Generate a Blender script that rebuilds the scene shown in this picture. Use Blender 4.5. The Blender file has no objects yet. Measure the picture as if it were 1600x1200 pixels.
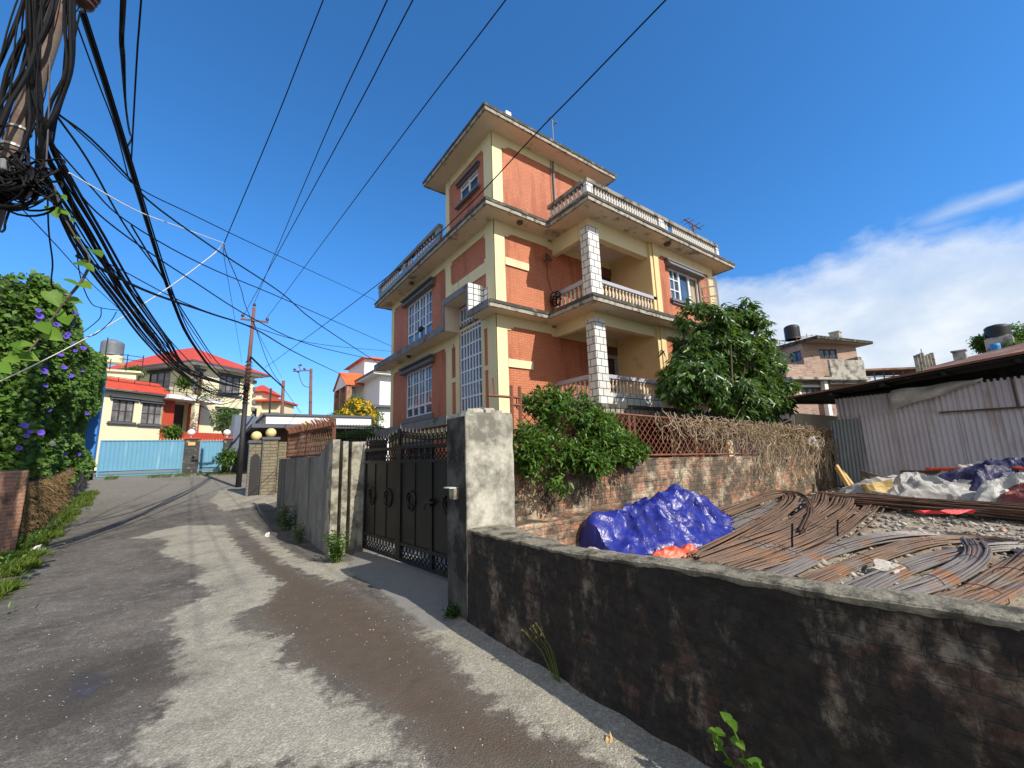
import bpy, math, random
import numpy as np
from mathutils import Vector, Matrix, noise as mnoise
random.seed(7); rng = np.random.default_rng(7)
PI = math.pi
S = bpy.context.scene
COL = S.collection
W = bpy.data.worlds.new("World"); S.world = W; W.use_nodes = True

# ------------------------------------------------------------------ camera (wide phone lens, pitched up)
F = 646.0
CM = np.array([[0.8096814, -0.07348177, -0.5822512], [-0.58595857, -0.15648528, -0.79508799], [-0.03268927, 0.98494304, -0.16976049]])
CC = np.array([0, 0, 1.6])
cd_ = bpy.data.cameras.new('camera'); cam = bpy.data.objects.new('camera', cd_); COL.objects.link(cam)
cd_.sensor_width = 36; cd_.lens = F / 1600 * 36; cd_.clip_start = 0.05; cd_.clip_end = 3000
m4 = Matrix.Identity(4)
for i in range(3):
    for j in range(3): m4[i][j] = CM[i][j]
    m4[i][3] = CC[i]
cam.matrix_world = m4
S.camera = cam

def ray(x, y): return CM @ np.array([(x - 800) / F, (600 - y) / F, -1.0])
def pz(x, y, z):
    d = ray(x, y); return CC + d * ((z - CC[2]) / d[2])
def px(x, y, X):
    d = ray(x, y); return CC + d * (X / d[0])
def py(x, y, Y):
    d = ray(x, y); return CC + d * (Y / d[1])
def pd(x, y, D):
    d = ray(x, y); return CC + d * (D / math.hypot(d[0], d[1]))
def pl(x, y, a, b):
    a = np.array(a[:2]); b = np.array(b[:2]); t = b - a; n = np.array([-t[1], t[0]]); d = ray(x, y)
    return CC + d * ((n @ a) / (n @ d[:2]))

HY = [-50, 9, 12, 15, 19, 24, 31, 45, 80]; HZ = [0, 0, .04, .12, .40, .65, 1.15, 1.9, 2.2]
def hy(Y): return float(np.interp(Y, HY, HZ))
def pg(x, y):                      # ray meets the road
    d = ray(x, y); t = .5
    for _ in range(4000):
        p = CC + d * t
        if p[2] < hy(p[1]): return p
        t *= 1.004
    return p

# ------------------------------------------------------------------ materials
def nt(name):
    m = bpy.data.materials.new(name); m.use_nodes = True
    t = m.node_tree; b = t.nodes['Principled BSDF']
    return m, t, b
def nd(t, typ, **kw):
    n = t.nodes.new(typ)
    for k, v in kw.items():
        if k in n.inputs: n.inputs[k].default_value = v
        else: setattr(n, k, v)
    return n
def c4(c): return (c[0], c[1], c[2], 1)
def mixc(t, fac, a, b, mode='MIX'):
    n = t.nodes.new('ShaderNodeMix'); n.data_type = 'RGBA'; n.blend_type = mode
    for k, v in ((0, fac), (6, a), (7, b)):
        if isinstance(v, (int, float)): n.inputs[k].default_value = v
        elif isinstance(v, tuple): n.inputs[k].default_value = c4(v)
        else: t.links.new(v, n.inputs[k])
    return n.outputs[2]
def ramp(t, inp, stops):
    r = t.nodes.new('ShaderNodeValToRGB'); e = r.color_ramp.elements
    while len(e) < len(stops): e.new(.5)
    for q, (p, c) in zip(e, stops):
        q.position = p; q.color = c4(c) if isinstance(c, tuple) else (c, c, c, 1)
    t.links.new(inp, r.inputs[0]); return r.outputs[0]
def tnoise(t, vec, scale, detail=4, rough=.55, stretch=None):
    if stretch:
        mp = nd(t, 'ShaderNodeMapping'); mp.inputs['Scale'].default_value = stretch
        t.links.new(vec, mp.inputs[0]); vec = mp.outputs[0]
    n = nd(t, 'ShaderNodeTexNoise', Scale=scale, Detail=detail, Roughness=rough); t.links.new(vec, n.inputs['Vector']); return n.outputs['Fac']
def math_(t, op, a, b=None):
    n = t.nodes.new('ShaderNodeMath'); n.operation = op
    for k, v in ((0, a), (1, b)):
        if v is None: continue
        if isinstance(v, (int, float)): n.inputs[k].default_value = v
        else: t.links.new(v, n.inputs[k])
    return n.outputs[0]
def bump(t, b, h, strength=.3, dist=.02):
    n = nd(t, 'ShaderNodeBump', Strength=strength, Distance=dist); t.links.new(h, n.inputs['Height']); t.links.new(n.outputs[0], b.inputs['Normal'])

MATS = {}
def M(name, base, rough=.75, var=.25, scale=2.5, fine=40, bmp=.25, metal=0, spec=.4, dirt=None, streak=None, rust=None):
    """general weathered surface: broad and fine tone variation, optional dirt blotches and vertical streaks"""
    m, t, b = nt(name)
    o = nd(t, 'ShaderNodeTexCoord').outputs['Object']
    n1 = tnoise(t, o, scale); n2 = tnoise(t, o, fine, 3)
    lo = tuple(x * (1 - var) for x in base); hi = tuple(min(1, x * (1 + var)) for x in base)
    c = ramp(t, n1, [(.3, lo), (.7, hi)])
    c = mixc(t, .5, c, ramp(t, n2, [(.3, lo), (.7, hi)]))
    if dirt:
        dc, amt, dsc = dirt
        n3 = tnoise(t, o, dsc, 8, .65)
        c = mixc(t, ramp(t, n3, [(.62 - amt * .3, 0.0), (.72 - amt * .2, 1.0)]), c, dc)
    if streak:
        sc, amt, ss = streak
        n4 = tnoise(t, o, ss, 6, .6, (1, 1, .12))
        c = mixc(t, ramp(t, n4, [(.66 - amt * .3, 0.0), (.8 - amt * .2, .9)]), c, sc)
    t.links.new(c, b.inputs['Base Color'])
    b.inputs['Roughness'].default_value = rough; b.inputs['Metallic'].default_value = metal
    b.inputs['Specular IOR Level'].default_value = spec
    if bmp: bump(t, b, math_(t, 'ADD', n2, n1), bmp, .01)
    MATS[name] = m; return m

def MBrick(name, c1, c2, mortar, w=.21, h=.065, ms=.012, stain=None, stain_amt=.5, stain_sc=2.3, stain_st=None, bmp=.5, rough=.85, plaster=None, plaster_amt=.4, plaster_sc=1.7, grain=0):
    m, t, b = nt(name)
    tc = nd(t, 'ShaderNodeTexCoord'); uv = tc.outputs['UV']; ob = tc.outputs['Object']
    br = nd(t, 'ShaderNodeTexBrick', Scale=1.0); br.inputs['Color1'].default_value = c4(c1); br.inputs['Color2'].default_value = c4(c2); br.inputs['Mortar'].default_value = c4(mortar)
    br.inputs['Mortar Size'].default_value = ms; br.inputs['Mortar Smooth'].default_value = .3; br.inputs['Brick Width'].default_value = w; br.inputs['Row Height'].default_value = h; br.inputs['Bias'].default_value = 0
    dist = nd(t, 'ShaderNodeTexNoise', Scale=9.0, Detail=3.0); t.links.new(ob, dist.inputs['Vector'])
    va = nd(t, 'ShaderNodeVectorMath'); va.operation = 'MULTIPLY_ADD'; va.inputs[1].default_value = (.03, .022, 0); t.links.new(dist.outputs['Color'], va.inputs[0]); t.links.new(uv, va.inputs[2])
    t.links.new(va.outputs[0], br.inputs['Vector'])
    c = br.outputs['Color']
    n0 = tnoise(t, ob, 1.2, 6)
    c = mixc(t, ramp(t, n0, [(.35, 0.0), (.7, .35)]), c, tuple(x * .6 for x in c1))
    hgt = br.outputs['Fac']
    if plaster:
        n2 = tnoise(t, ob, plaster_sc, 9, .7)
        f = ramp(t, n2, [(.6 - plaster_amt * .35, 0.0), (.68 - plaster_amt * .3, 1.0)])
        n3 = tnoise(t, ob, 14, 4)
        c = mixc(t, f, c, mixc(t, n3, tuple(x * .75 for x in plaster), tuple(x * 1.2 for x in plaster)))
    if stain:
        n1 = tnoise(t, ob, stain_sc, 9, .72, stain_st)
        c = mixc(t, ramp(t, n1, [(.64 - stain_amt * .33, 0.0), (.74 - stain_amt * .3, .95)]), c, stain)
    if grain: c = mixc(t, 1.0, c, ramp(t, tnoise(t, ob, grain, 6, .75), [(.32, .45), (.68, 1.5)]), 'MULTIPLY')
    t.links.new(c, b.inputs['Base Color']); b.inputs['Roughness'].default_value = rough
    inv = math_(t, 'SUBTRACT', 1.0, hgt); f2 = tnoise(t, ob, 30, 4)
    bump(t, b, math_(t, 'ADD', inv, f2), bmp, .012)
    MATS[name] = m; return m

def MTile(name, base, joint, w, h, ms=.02, offset=.5):
    m, t, b = nt(name)
    uv = nd(t, 'ShaderNodeTexCoord').outputs['UV']; ob = nd(t, 'ShaderNodeTexCoord').outputs['Object']
    br = nd(t, 'ShaderNodeTexBrick', Scale=1.0); br.offset = offset
    br.inputs['Color1'].default_value = c4(base); br.inputs['Color2'].default_value = c4(tuple(x * .9 for x in base)); br.inputs['Mortar'].default_value = c4(joint)
    br.inputs['Mortar Size'].default_value = ms; br.inputs['Brick Width'].default_value = w; br.inputs['Row Height'].default_value = h; br.inputs['Mortar Smooth'].default_value = 0
    t.links.new(uv, br.inputs['Vector'])
    c = mixc(t, ramp(t, tnoise(t, ob, 3, 7, .65), [(.5, 0.0), (.8, .5)]), br.outputs['Color'], tuple(x * .45 for x in base))
    t.links.new(c, b.inputs['Base Color']); b.inputs['Roughness'].default_value = .5
    bump(t, b, math_(t, 'SUBTRACT', 1.0, br.outputs['Fac']), .4, .01)
    MATS[name] = m; return m

def MLeaf(name, cols, rough=.45, trans=.35, spec=.35):
    m, t, b = nt(name)
    g = nd(t, 'ShaderNodeNewGeometry')
    c = ramp(t, g.outputs['Random Per Island'], [(i / max(1, len(cols) - 1), q) for i, q in enumerate(cols)])
    t.links.new(c, b.inputs['Base Color']); b.inputs['Roughness'].default_value = rough; b.inputs['Specular IOR Level'].default_value = spec
    tr = nd(t, 'ShaderNodeBsdfTranslucent'); t.links.new(mixc(t, .5, c, (.25, .4, .04)), tr.inputs['Color'])
    mx = nd(t, 'ShaderNodeMixShader'); mx.inputs[0].default_value = trans
    t.links.new(b.outputs[0], mx.inputs[1]); t.links.new(tr.outputs[0], mx.inputs[2])
    t.links.new(mx.outputs[0], t.nodes['Material Output'].inputs['Surface'])
    MATS[name] = m; return m

def MGlass(name, c=(.02, .03, .045), rough=.06, spec=.9):
    m, t, b = nt(name); ob = nd(t, 'ShaderNodeTexCoord').outputs['Object']
    n = tnoise(t, ob, 1.6, 2)
    t.links.new(ramp(t, n, [(.35, tuple(x * .6 for x in c)), (.65, tuple(x * 1.6 for x in c))]), b.inputs['Base Color'])
    b.inputs['Roughness'].default_value = rough; b.inputs['Specular IOR Level'].default_value = spec
    bump(t, b, tnoise(t, ob, 2.2, 1), .05, .05)
    MATS[name] = m; return m

MBrick('painted_brick', (.60, .212, .105), (.53, .18, .086), (.38, .125, .065), w=.23, h=.072, ms=.009, stain=(.34, .10, .05), stain_amt=.42, stain_sc=1.3, stain_st=(1, 1, .22), bmp=.45, rough=.7)
MBrick('old_brick', (.47, .19, .10), (.28, .135, .08), (.33, .28, .21), w=.24, h=.085, ms=.016, stain=(.085, .07, .05), stain_amt=.62, stain_sc=2.6, plaster=(.46, .38, .27), plaster_amt=.34, plaster_sc=2.0, bmp=1.0, grain=14)
MBrick('mossy_brick', (.15, .075, .045), (.075, .048, .034), (.06, .048, .036), w=.23, h=.075, ms=.008, stain=(.017, .013, .009), stain_amt=.84, stain_sc=3.2, stain_st=(1, 1, .55), plaster=(.21, .17, .12), plaster_amt=.34, plaster_sc=4.0, bmp=1.0, grain=16)
MBrick('pier_brick', (.52, .22, .12), (.42, .18, .1), (.42, .34, .25), w=.22, h=.07, ms=.012, stain=(.12, .08, .05), stain_amt=.4, bmp=.7)
MBrick('pink_brick', (.50, .34, .26), (.34, .21, .165), (.40, .32, .27), w=.5, h=.17, ms=.03, stain=(.16, .12, .1), stain_amt=.3)
MBrick('stone_course', (.26, .225, .15), (.2, .175, .12), (.09, .08, .06), w=.45, h=.12, ms=.012, stain=(.1, .09, .07), stain_amt=.3, bmp=.8)
MBrick('slate_cladding', (.05, .052, .055), (.09, .09, .09), (.03, .03, .03), w=.3, h=.16, ms=.006, stain=(.5, .42, .27), stain_amt=.18, stain_sc=5)
MTile('balcony_tile', (.74, .74, .71), (.045, .045, .045), .30, .215, .011)
MTile('hood_tile', (.82, .84, .84), (.03, .03, .03), .19, .19, .014, 0.0)
M('cream_trim', (.78, .69, .42), .7, .06, 2, 30, .08, streak=((.50, .44, .28), .3, 3))
M('balcony_cream', (.74, .58, .30), .7, .06, 2, 30, .08, dirt=((.45, .36, .24), .1, 1.5))
M('soffit', (.74, .61, .47), .85, .1, 1.3, 25, .15, dirt=((.22, .19, .15), .30, 1.6))
M('soffit_plain', (.74, .62, .48), .85, .08, 1.3, 25, .1, dirt=((.3, .25, .2), .15, 1.2))
M('white_ceiling', (.72, .66, .58), .85, .06)
M('grey_ledge', (.20, .20, .21), .75, .2, 3, 30, .2, dirt=((.09, .09, .085), .35, 2.5))
M('weathered_ledge', (.30, .28, .23), .85, .3, 3, 30, .35, dirt=((.05, .047, .04), .75, 6))
M('fascia_light', (.40, .37, .31), .85, .3, 3, 30, .35, dirt=((.08, .075, .065), .45, 6))
M('dark_moss_edge', (.07, .065, .055), .9, .4, 3, 30, .35, dirt=((.22, .2, .16), .3, 4))
M('grey_paint', (.17, .165, .18), .6, .12, 2, 30, .08)
M('rail_paint', (.40, .40, .46), .6, .1, 2, 30, .08)
M('baluster', (.66, .56, .42), .7, .12, 4, 30, .1, dirt=((.3, .25, .2), .2, 5))
M('old_baluster', (.62, .60, .56), .8, .2, 4, 30, .2, dirt=((.15, .14, .11), .4, 5))
M('white_frame', (.72, .76, .80), .5, .05, 3, 30, .03)
M('blue_white_frame', (.70, .76, .86), .5, .08, 3, 30, .03)
M('dark_wood', (.06, .04, .035), .6, .3, 5, 40, .1)
M('brown_wood', (.16, .08, .05), .6, .3, 5, 40, .1)
M('lamp_dark', (.09, .07, .05), .5, .3)
MGlass('glass', (.015, .024, .04)); MGlass('glass_blue', (.05, .085, .13)); MGlass('glass_curtain', (.17, .17, .17), .1, .6)
MGlass('glass_dark', (.012, .012, .013), .15, .5)
M('concrete_pillar', (.50, .48, .40), .9, .2, 2, 35, .5, dirt=((.17, .165, .135), .62, 2.6), streak=((.2, .19, .16), .3, 3))
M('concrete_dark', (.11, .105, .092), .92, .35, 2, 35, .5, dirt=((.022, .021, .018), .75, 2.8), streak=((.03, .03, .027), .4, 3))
M('wall_cap', (.25, .225, .165), .95, .3, 4, 45, .9, dirt=((.06, .054, .04), .5, 7))
M('grey_wall', (.21, .208, .20), .95, .25, 1.5, 30, .5, dirt=((.30, .29, .27), .3, 2.5), streak=((.085, .082, .075), .55, 2.2))
M('post_concrete', (.38, .355, .28), .9, .25, 3, 35, .5, dirt=((.13, .12, .095), .6, 5), streak=((.12, .11, .09), .35, 4))
M('black_iron', (.010, .0095, .0095), .42, .5, 3, 40, .08, 0, .4, dirt=((.04, .03, .022), .2, 3))
M('gate_panel', (.009, .0088, .009), .38, .4, 2, 40, .04, 0, .4, streak=((.022, .018, .014), .3, 4))
M('rusty_iron', (.17, .075, .045), .85, .4, 8, 50, .3, dirt=((.07, .04, .03), .4, 9))
M('rail_rust', (.2, .085, .05), .85, .4, 8, 50, .3)
M('rebar', (.17, .11, .075), .6, .45, 2.2, 60, .3, .15, .4, dirt=((.28, .125, .05), .10, 2.4), streak=((.22, .21, .20), .25, 1.5))
M('rebar_grey', (.185, .165, .155), .5, .4, 2.2, 60, .3, .2, .4, dirt=((.30, .14, .055), .13, 1.6))
M('rebar_dark', (.12, .07, .045), .75, .45, 3, 60, .3, .1)
M('cable', (.006, .006, .007), .6, .3, 5, 40, 0, 0, .2)
M('cable_grey', (.10, .10, .12), .5, .3, 5, 40, 0)
M('cable_white', (.82, .82, .82), .5, .1, 5, 40, 0)
M('pole_steel', (.15, .118, .095), .75, .25, 3, 40, .15, .1, dirt=((.12, .06, .045), .4, 3))
M('pole_rust', (.20, .095, .075), .75, .25, 3, 40, .15, dirt=((.10, .06, .05), .4, 3))
M('pole_black', (.028, .027, .028), .6, .3)
M('box_grey', (.19, .205, .215), .6, .15)
M('clamp', (.42, .42, .4), .5, .2, metal=.5)
M('ceramic', (.10, .05, .04), .3, .2)
M('red_roof', (.58, .075, .035), .6, .18, 2, 30, .15, streak=((.40, .05, .03), .35, 3))
M('orange_roof', (.72, .15, .045), .6, .12, 2, 30, .15)
M('cream_wall', (.82, .74, .50), .8, .05, 1, 20, .05)
M('white_wall', (.84, .84, .84), .8, .04, 1, 20, .05)
M('fascia_grey', (.10, .11, .13), .6, .1)
M('red_paint', (.50, .07, .035), .6, .12)
M('blue_gate', (.15, .36, .52), .45, .08, 2, 30, .03, streak=((.3, .5, .62), .2, 3))
M('blue_wall', (.06, .24, .66), .7, .1, 1, 20, .06)
M('slate_wall', (.17, .20, .26), .8, .1)
M('tank_black', (.018, .018, .02), .5, .3)
M('tank_grey', (.16, .18, .20), .5, .2)
M('tank_blue', (.03, .25, .55), .5, .2)
M('globe_cream', (.80, .66, .30), .35, .06, 3, 30, 0)
M('globe_white', (.85, .85, .85), .3, .03, 3, 30, 0)
M('bark', (.11, .085, .06), .95, .35, 6, 40, .6)
M('dry_stem', (.36, .28, .19), .9, .5, 3, 20, .2)
M('straw', (.34, .22, .11), .95, .4, 2, 25, .2)
M('plank', (.62, .44, .19), .7, .2, 6, 40, .1)
M('foam', (.66, .48, .20), .8, .2, 3, 30, .2)
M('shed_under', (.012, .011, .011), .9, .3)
M('rust_roof', (.20, .095, .06), .85, .3, 1, 25, .2, dirt=((.3, .2, .15), .3, .5))
M('beige_wall', (.42, .36, .27), .9, .15)
M('mould_wall', (.42, .40, .35), .9, .2, 2, 30, .3, dirt=((.12, .11, .09), .5, 1.5))
M('stone_light', (.46, .42, .36), .95, .35, 3, 30, .4)
M('white_sheet', (.66, .66, .64), .6, .15, 4, 30, .15)
MLeaf('leaf_tree', [(.02, .054, .014), (.042, .10, .02), (.072, .155, .03), (.13, .23, .042)], .34, .28, .5)
MLeaf('leaf_bush', [(.025, .066, .014), (.058, .13, .022), (.095, .195, .032), (.16, .28, .045)], .40, .32, .4)
MLeaf('leaf_bright2', [(.07, .13, .02), (.13, .22, .03), (.2, .28, .04)], .5, .35, .3)
MLeaf('leaf_vine', [(.04, .09, .018), (.07, .15, .026), (.11, .21, .036), (.16, .28, .05)], .5, .32, .3)
MLeaf('leaf_bright', [(.09, .2, .02), (.14, .28, .03), (.2, .34, .05)], .5, .45, .3)
MLeaf('grass', [(.06, .10, .015), (.12, .19, .025), (.2, .24, .05)], .7, .35, .2)
MLeaf('grass_dry', [(.2, .16, .07), (.3, .22, .1), (.14, .15, .04)], .8, .3, .2)
MLeaf('flower_violet', [(.12, .06, .62), (.2, .1, .78), (.28, .16, .85)], .6, .35, .2)
MLeaf('flower_yellow', [(.75, .48, .02), (.85, .6, .04)], .6, .3, .2)
MLeaf('straw_leaf', [(.28, .18, .09), (.4, .28, .15), (.2, .13, .06)], .9, .15, .1)
MLeaf('dry_leaf', [(.2, .13, .07), (.32, .22, .12), (.12, .085, .05)], .8, .2, .2)
# ------------------------------------------------------------------ mesh building
def root_loc(o):
    while o.parent: o = o.parent
    return Vector(o.location)
class MB:
    def __init__(s, local=False): s.v = []; s.f = []; s.local = local
    def add(s, vs, fs):
        k = len(s.v); s.v += [tuple(map(float, q)) for q in vs]; s.f += [tuple(i + k for i in f) for f in fs]; return s
    def hexa(s, c):    # 8 corners: bottom 4 ccw, top 4
        return s.add(c, [(3, 2, 1, 0), (4, 5, 6, 7), (0, 1, 5, 4), (1, 2, 6, 5), (2, 3, 7, 6), (3, 0, 4, 7)])
    def box(s, x0, x1, y0, y1, z0, z1):
        return s.hexa([(x0, y0, z0), (x1, y0, z0), (x1, y1, z0), (x0, y1, z0), (x0, y0, z1), (x1, y0, z1), (x1, y1, z1), (x0, y1, z1)])
    def bx(s, P, a0, a1, d0, d1, z0, z1):
        return s.hexa([P(a0, d0, z0), P(a1, d0, z0), P(a1, d1, z0), P(a0, d1, z0), P(a0, d0, z1), P(a1, d0, z1), P(a1, d1, z1), P(a0, d1, z1)])
    def obox(s, c, sz, mat):
        cs = []
        for z in (-.5, .5):
            for x, y in ((-.5, -.5), (.5, -.5), (.5, .5), (-.5, .5)):
                cs.append(Vector(c) + mat @ Vector((x * sz[0], y * sz[1], z * sz[2])))
        return s.hexa(cs)
    def quad(s, a, b, c, d): return s.add([a, b, c, d], [(0, 1, 2, 3)])
    def poly(s, pts, vec):   # extrude polygon by vec
        n = len(pts); vec = np.array(vec, float); a = [np.array(p, float) for p in pts]
        return s.add(a + [p + vec for p in a], [tuple(range(n))[::-1], tuple(range(n, 2 * n))] + [(i, (i + 1) % n, n + (i + 1) % n, n + i) for i in range(n)])
    def tube(s, pts, r, n=6, cap=True):
        pts = [Vector(p) for p in pts]; k = len(pts); vs = []; fs = []
        rr = r if hasattr(r, '__len__') else [r] * k
        up = None
        for i, p in enumerate(pts):
            t = (pts[min(i + 1, k - 1)] - pts[max(i - 1, 0)])
            if t.length < 1e-9: t = Vector((0, 0, 1))
            t.normalize()
            if up is None:
                up = t.orthogonal().normalized()
            else:
                up = up - t * up.dot(t)
                up = up.normalized() if up.length > 1e-6 else t.orthogonal().normalized()
            w = t.cross(up)
            for j in range(n):
                a = 2 * PI * j / n; vs.append(p + (up * math.cos(a) + w * math.sin(a)) * rr[i])
        for i in range(k - 1):
            for j in range(n): fs.append((i * n + j, i * n + (j + 1) % n, (i + 1) * n + (j + 1) % n, (i + 1) * n + j))
        if cap: fs += [tuple(range(n))[::-1], tuple((k - 1) * n + j for j in range(n))]
        return s.add(vs, fs)
    def lathe(s, prof, c, n=12, cap=True):
        vs = []; fs = []; k = len(prof)
        for r, z in prof:
            for j in range(n):
                a = 2 * PI * j / n; vs.append((c[0] + r * math.cos(a), c[1] + r * math.sin(a), c[2] + z))
        for i in range(k - 1):
            for j in range(n): fs.append((i * n + j, i * n + (j + 1) % n, (i + 1) * n + (j + 1) % n, (i + 1) * n + j))
        if cap: fs += [tuple(range(n))[::-1], tuple((k - 1) * n + j for j in range(n))]
        return s.add(vs, fs)
    def grid(s, fn, nu, nv, wrap=False):
        vs = [fn(i / nu, j / nv) for j in range(nv + 1) for i in range(nu + 1)]
        return s.add(vs, [(j * (nu + 1) + i, j * (nu + 1) + i + 1, (j + 1) * (nu + 1) + i + 1, (j + 1) * (nu + 1) + i) for j in range(nv) for i in range(nu)])
    def sphere(s, c, r, n=14, m=9, sz=1):
        return s.lathe([(max(1e-3, r * math.sin(PI * i / m)), -r * sz * math.cos(PI * i / m)) for i in range(m + 1)], c, n, False)
    def build(s, name, mat, parent=None, smooth=False, bevel=0):
        me = bpy.data.meshes.new(name)
        off = np.array(root_loc(parent)) if (parent is not None and not s.local) else np.zeros(3)
        v = np.array(s.v).reshape(-1, 3) - off
        me.from_pydata(v.tolist(), [], s.f); me.update()
        uvs(me)
        o = bpy.data.objects.new(name, me); COL.objects.link(o)
        me.materials.append(MATS[mat] if isinstance(mat, str) else mat)
        if parent is not None: o.parent = parent
        if smooth:
            me.polygons.foreach_set('use_smooth', [True] * len(me.polygons))
        if bevel:
            md = o.modifiers.new('bevel', 'BEVEL'); md.width = bevel; md.segments = 2; md.limit_method = 'ANGLE'
        return o
def uvs(me):
    nl = len(me.loops); npoly = len(me.polygons)
    if not nl: return
    vi = np.empty(nl, np.int32); me.loops.foreach_get('vertex_index', vi)
    co = np.empty(len(me.vertices) * 3); me.vertices.foreach_get('co', co); co = co.reshape(-1, 3)
    nr = np.empty(npoly * 3); me.polygons.foreach_get('normal', nr); nr = nr.reshape(-1, 3)
    lt = np.empty(npoly, np.int32); me.polygons.foreach_get('loop_total', lt)
    pn = np.repeat(nr, lt, axis=0); p = co[vi]
    flat = np.abs(pn[:, 2]) > .7
    h = np.hypot(pn[:, 0], pn[:, 1]) + 1e-9
    tx, ty = -pn[:, 1] / h, pn[:, 0] / h
    sgn = np.where(np.abs(tx) > np.abs(ty), np.sign(tx), np.sign(ty)); tx *= sgn; ty *= sgn
    u = np.where(flat, p[:, 0], p[:, 0] * tx + p[:, 1] * ty); v = np.where(flat, p[:, 1], p[:, 2])
    uv = me.uv_layers.new(name='UVMap'); uv.data.foreach_set('uv', np.stack([u, v], 1).ravel())
def raw(name, v, f, mat, parent=None, off=None, smooth=False):
    """fast mesh from numpy arrays, f: (n,3) or (n,4)"""
    me = bpy.data.meshes.new(name); v = np.asarray(v, float)
    if parent is not None and off is None: v = v - np.array(root_loc(parent))
    k = f.shape[1]; n = len(f)
    me.vertices.add(len(v)); me.vertices.foreach_set('co', v.ravel())
    me.loops.add(n * k); me.loops.foreach_set('vertex_index', f.astype(np.int32).ravel())
    me.polygons.add(n); me.polygons.foreach_set('loop_start', np.arange(0, n * k, k, dtype=np.int32))
    if smooth: me.polygons.foreach_set('use_smooth', np.ones(n, bool))
    me.update(calc_edges=True)
    o = bpy.data.objects.new(name, me); COL.objects.link(o); me.materials.append(MATS[mat])
    if parent is not None: o.parent = parent
    return o
def leaves(c, d, nrm, L, wd, fold=.25):
    """c: base points, d: leaf direction, nrm: approx. up side; returns verts, tris (4 verts, 2 tris per leaf)"""
    n = len(c); d = d / (np.linalg.norm(d, axis=1, keepdims=True) + 1e-9)
    s = np.cross(d, nrm); s /= (np.linalg.norm(s, axis=1, keepdims=True) + 1e-9)
    u = np.cross(s, d); L = np.asarray(L).reshape(-1, 1) * np.ones((n, 1)); w = L * wd
    v = np.empty((n, 4, 3))
    v[:, 0] = c; v[:, 1] = c + d * L * .42 + s * w * .5 + u * w * fold; v[:, 2] = c + d * L - u * L * .12; v[:, 3] = c + d * L * .42 - s * w * .5 + u * w * fold
    b = np.arange(n) * 4
    f = np.concatenate([np.stack([b, b + 1, b + 2], 1), np.stack([b, b + 2, b + 3], 1)])
    return v.reshape(-1, 3), f
def heart(c, d, up, L):
    d = Vector(d).normalized(); s_ = d.cross(Vector(up)).normalized(); u = s_.cross(d); out = []
    o_ = [(0, .0), (.16, -.10), (.34, -.06), (.45, .12), (.44, .34), (.33, .58), (.17, .82), (0, 1.02)]
    mid = [Vector(c) + d * (L * y) - u * (L * .10 * y * y) for y in (0, .12, .34, .58, .82, 1.02)]
    R = [Vector(c) + d * (L * y) + s_ * (L * x) + u * (L * (.22 * x - .12 * y * y)) for x, y in o_]; Lf = [Vector(c) + d * (L * y) - s_ * (L * x) + u * (L * (.22 * x - .12 * y * y)) for x, y in o_]
    vs = R + Lf[1:-1]; n_ = len(R); ring = list(range(n_)) + [n_ + k for k in range(n_ - 3, -1, -1)]
    vs = vs + [Vector(c) + d * L * .3 - u * L * .03]; ctr = len(vs) - 1
    return vs, [(ring[k], ring[(k + 1) % len(ring)], ctr) for k in range(len(ring))]
def rnd_dir(n):
    d = rng.normal(size=(n, 3)); return d / np.linalg.norm(d, axis=1, keepdims=True)

def tag(o, label, cat, group=None):
    o['label'] = label; o['category'] = cat
    if group: o['group'] = group
    return o
def thing(name, label, cat, loc=(0, 0, 0), rz=0, group=None):
    o = bpy.data.objects.new(name, None); COL.objects.link(o); o.location = Vector(loc); o.rotation_euler = (0, 0, rz); o.empty_display_size = .2
    return tag(o, label, cat, group)
def struct(o, kind='structure'): o['kind'] = kind; return o
def kids(o): return [c for c in bpy.data.objects if c.parent == o]
def dup(o, loc=None, rz=None, label=None, group=None, parent=None, scale=None):
    c = o.copy(); COL.objects.link(c)
    if parent is not None: c.parent = parent
    for k in kids(o): dup(k, parent=c)
    if loc is not None: c.location = Vector(loc)
    if rz is not None: c.rotation_euler = (0, 0, rz)
    if scale is not None: c.scale = scale
    if label: c['label'] = label
    if group: c['group'] = group
    return c

def wall_holes(mb, P, a0, a1, z0, z1, holes, depth=.16):
    """facade plane at d=0 with rectangular openings (a0,a1,z0,z1) and reveals going inward"""
    A = sorted({a0, a1} | {h[0] for h in holes} | {h[1] for h in holes}); Z = sorted({z0, z1} | {h[2] for h in holes} | {h[3] for h in holes})
    A = [a for a in A if a0 <= a <= a1]; Z = [z for z in Z if z0 <= z <= z1]
    for i in range(len(A) - 1):
        for j in range(len(Z) - 1):
            am, zm = (A[i] + A[i + 1]) / 2, (Z[j] + Z[j + 1]) / 2
            if any(h[0] < am < h[1] and h[2] < zm < h[3] for h in holes): continue
            mb.quad(P(A[i], 0, Z[j]), P(A[i + 1], 0, Z[j]), P(A[i + 1], 0, Z[j + 1]), P(A[i], 0, Z[j + 1]))
    for h in holes:
        for (p, q) in (((h[0], h[2]), (h[1], h[2])), ((h[1], h[2]), (h[1], h[3])), ((h[1], h[3]), (h[0], h[3])), ((h[0], h[3]), (h[0], h[2]))):
            mb.quad(P(p[0], 0, p[1]), P(q[0], 0, q[1]), P(q[0], -depth, q[1]), P(p[0], -depth, p[1]))
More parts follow.
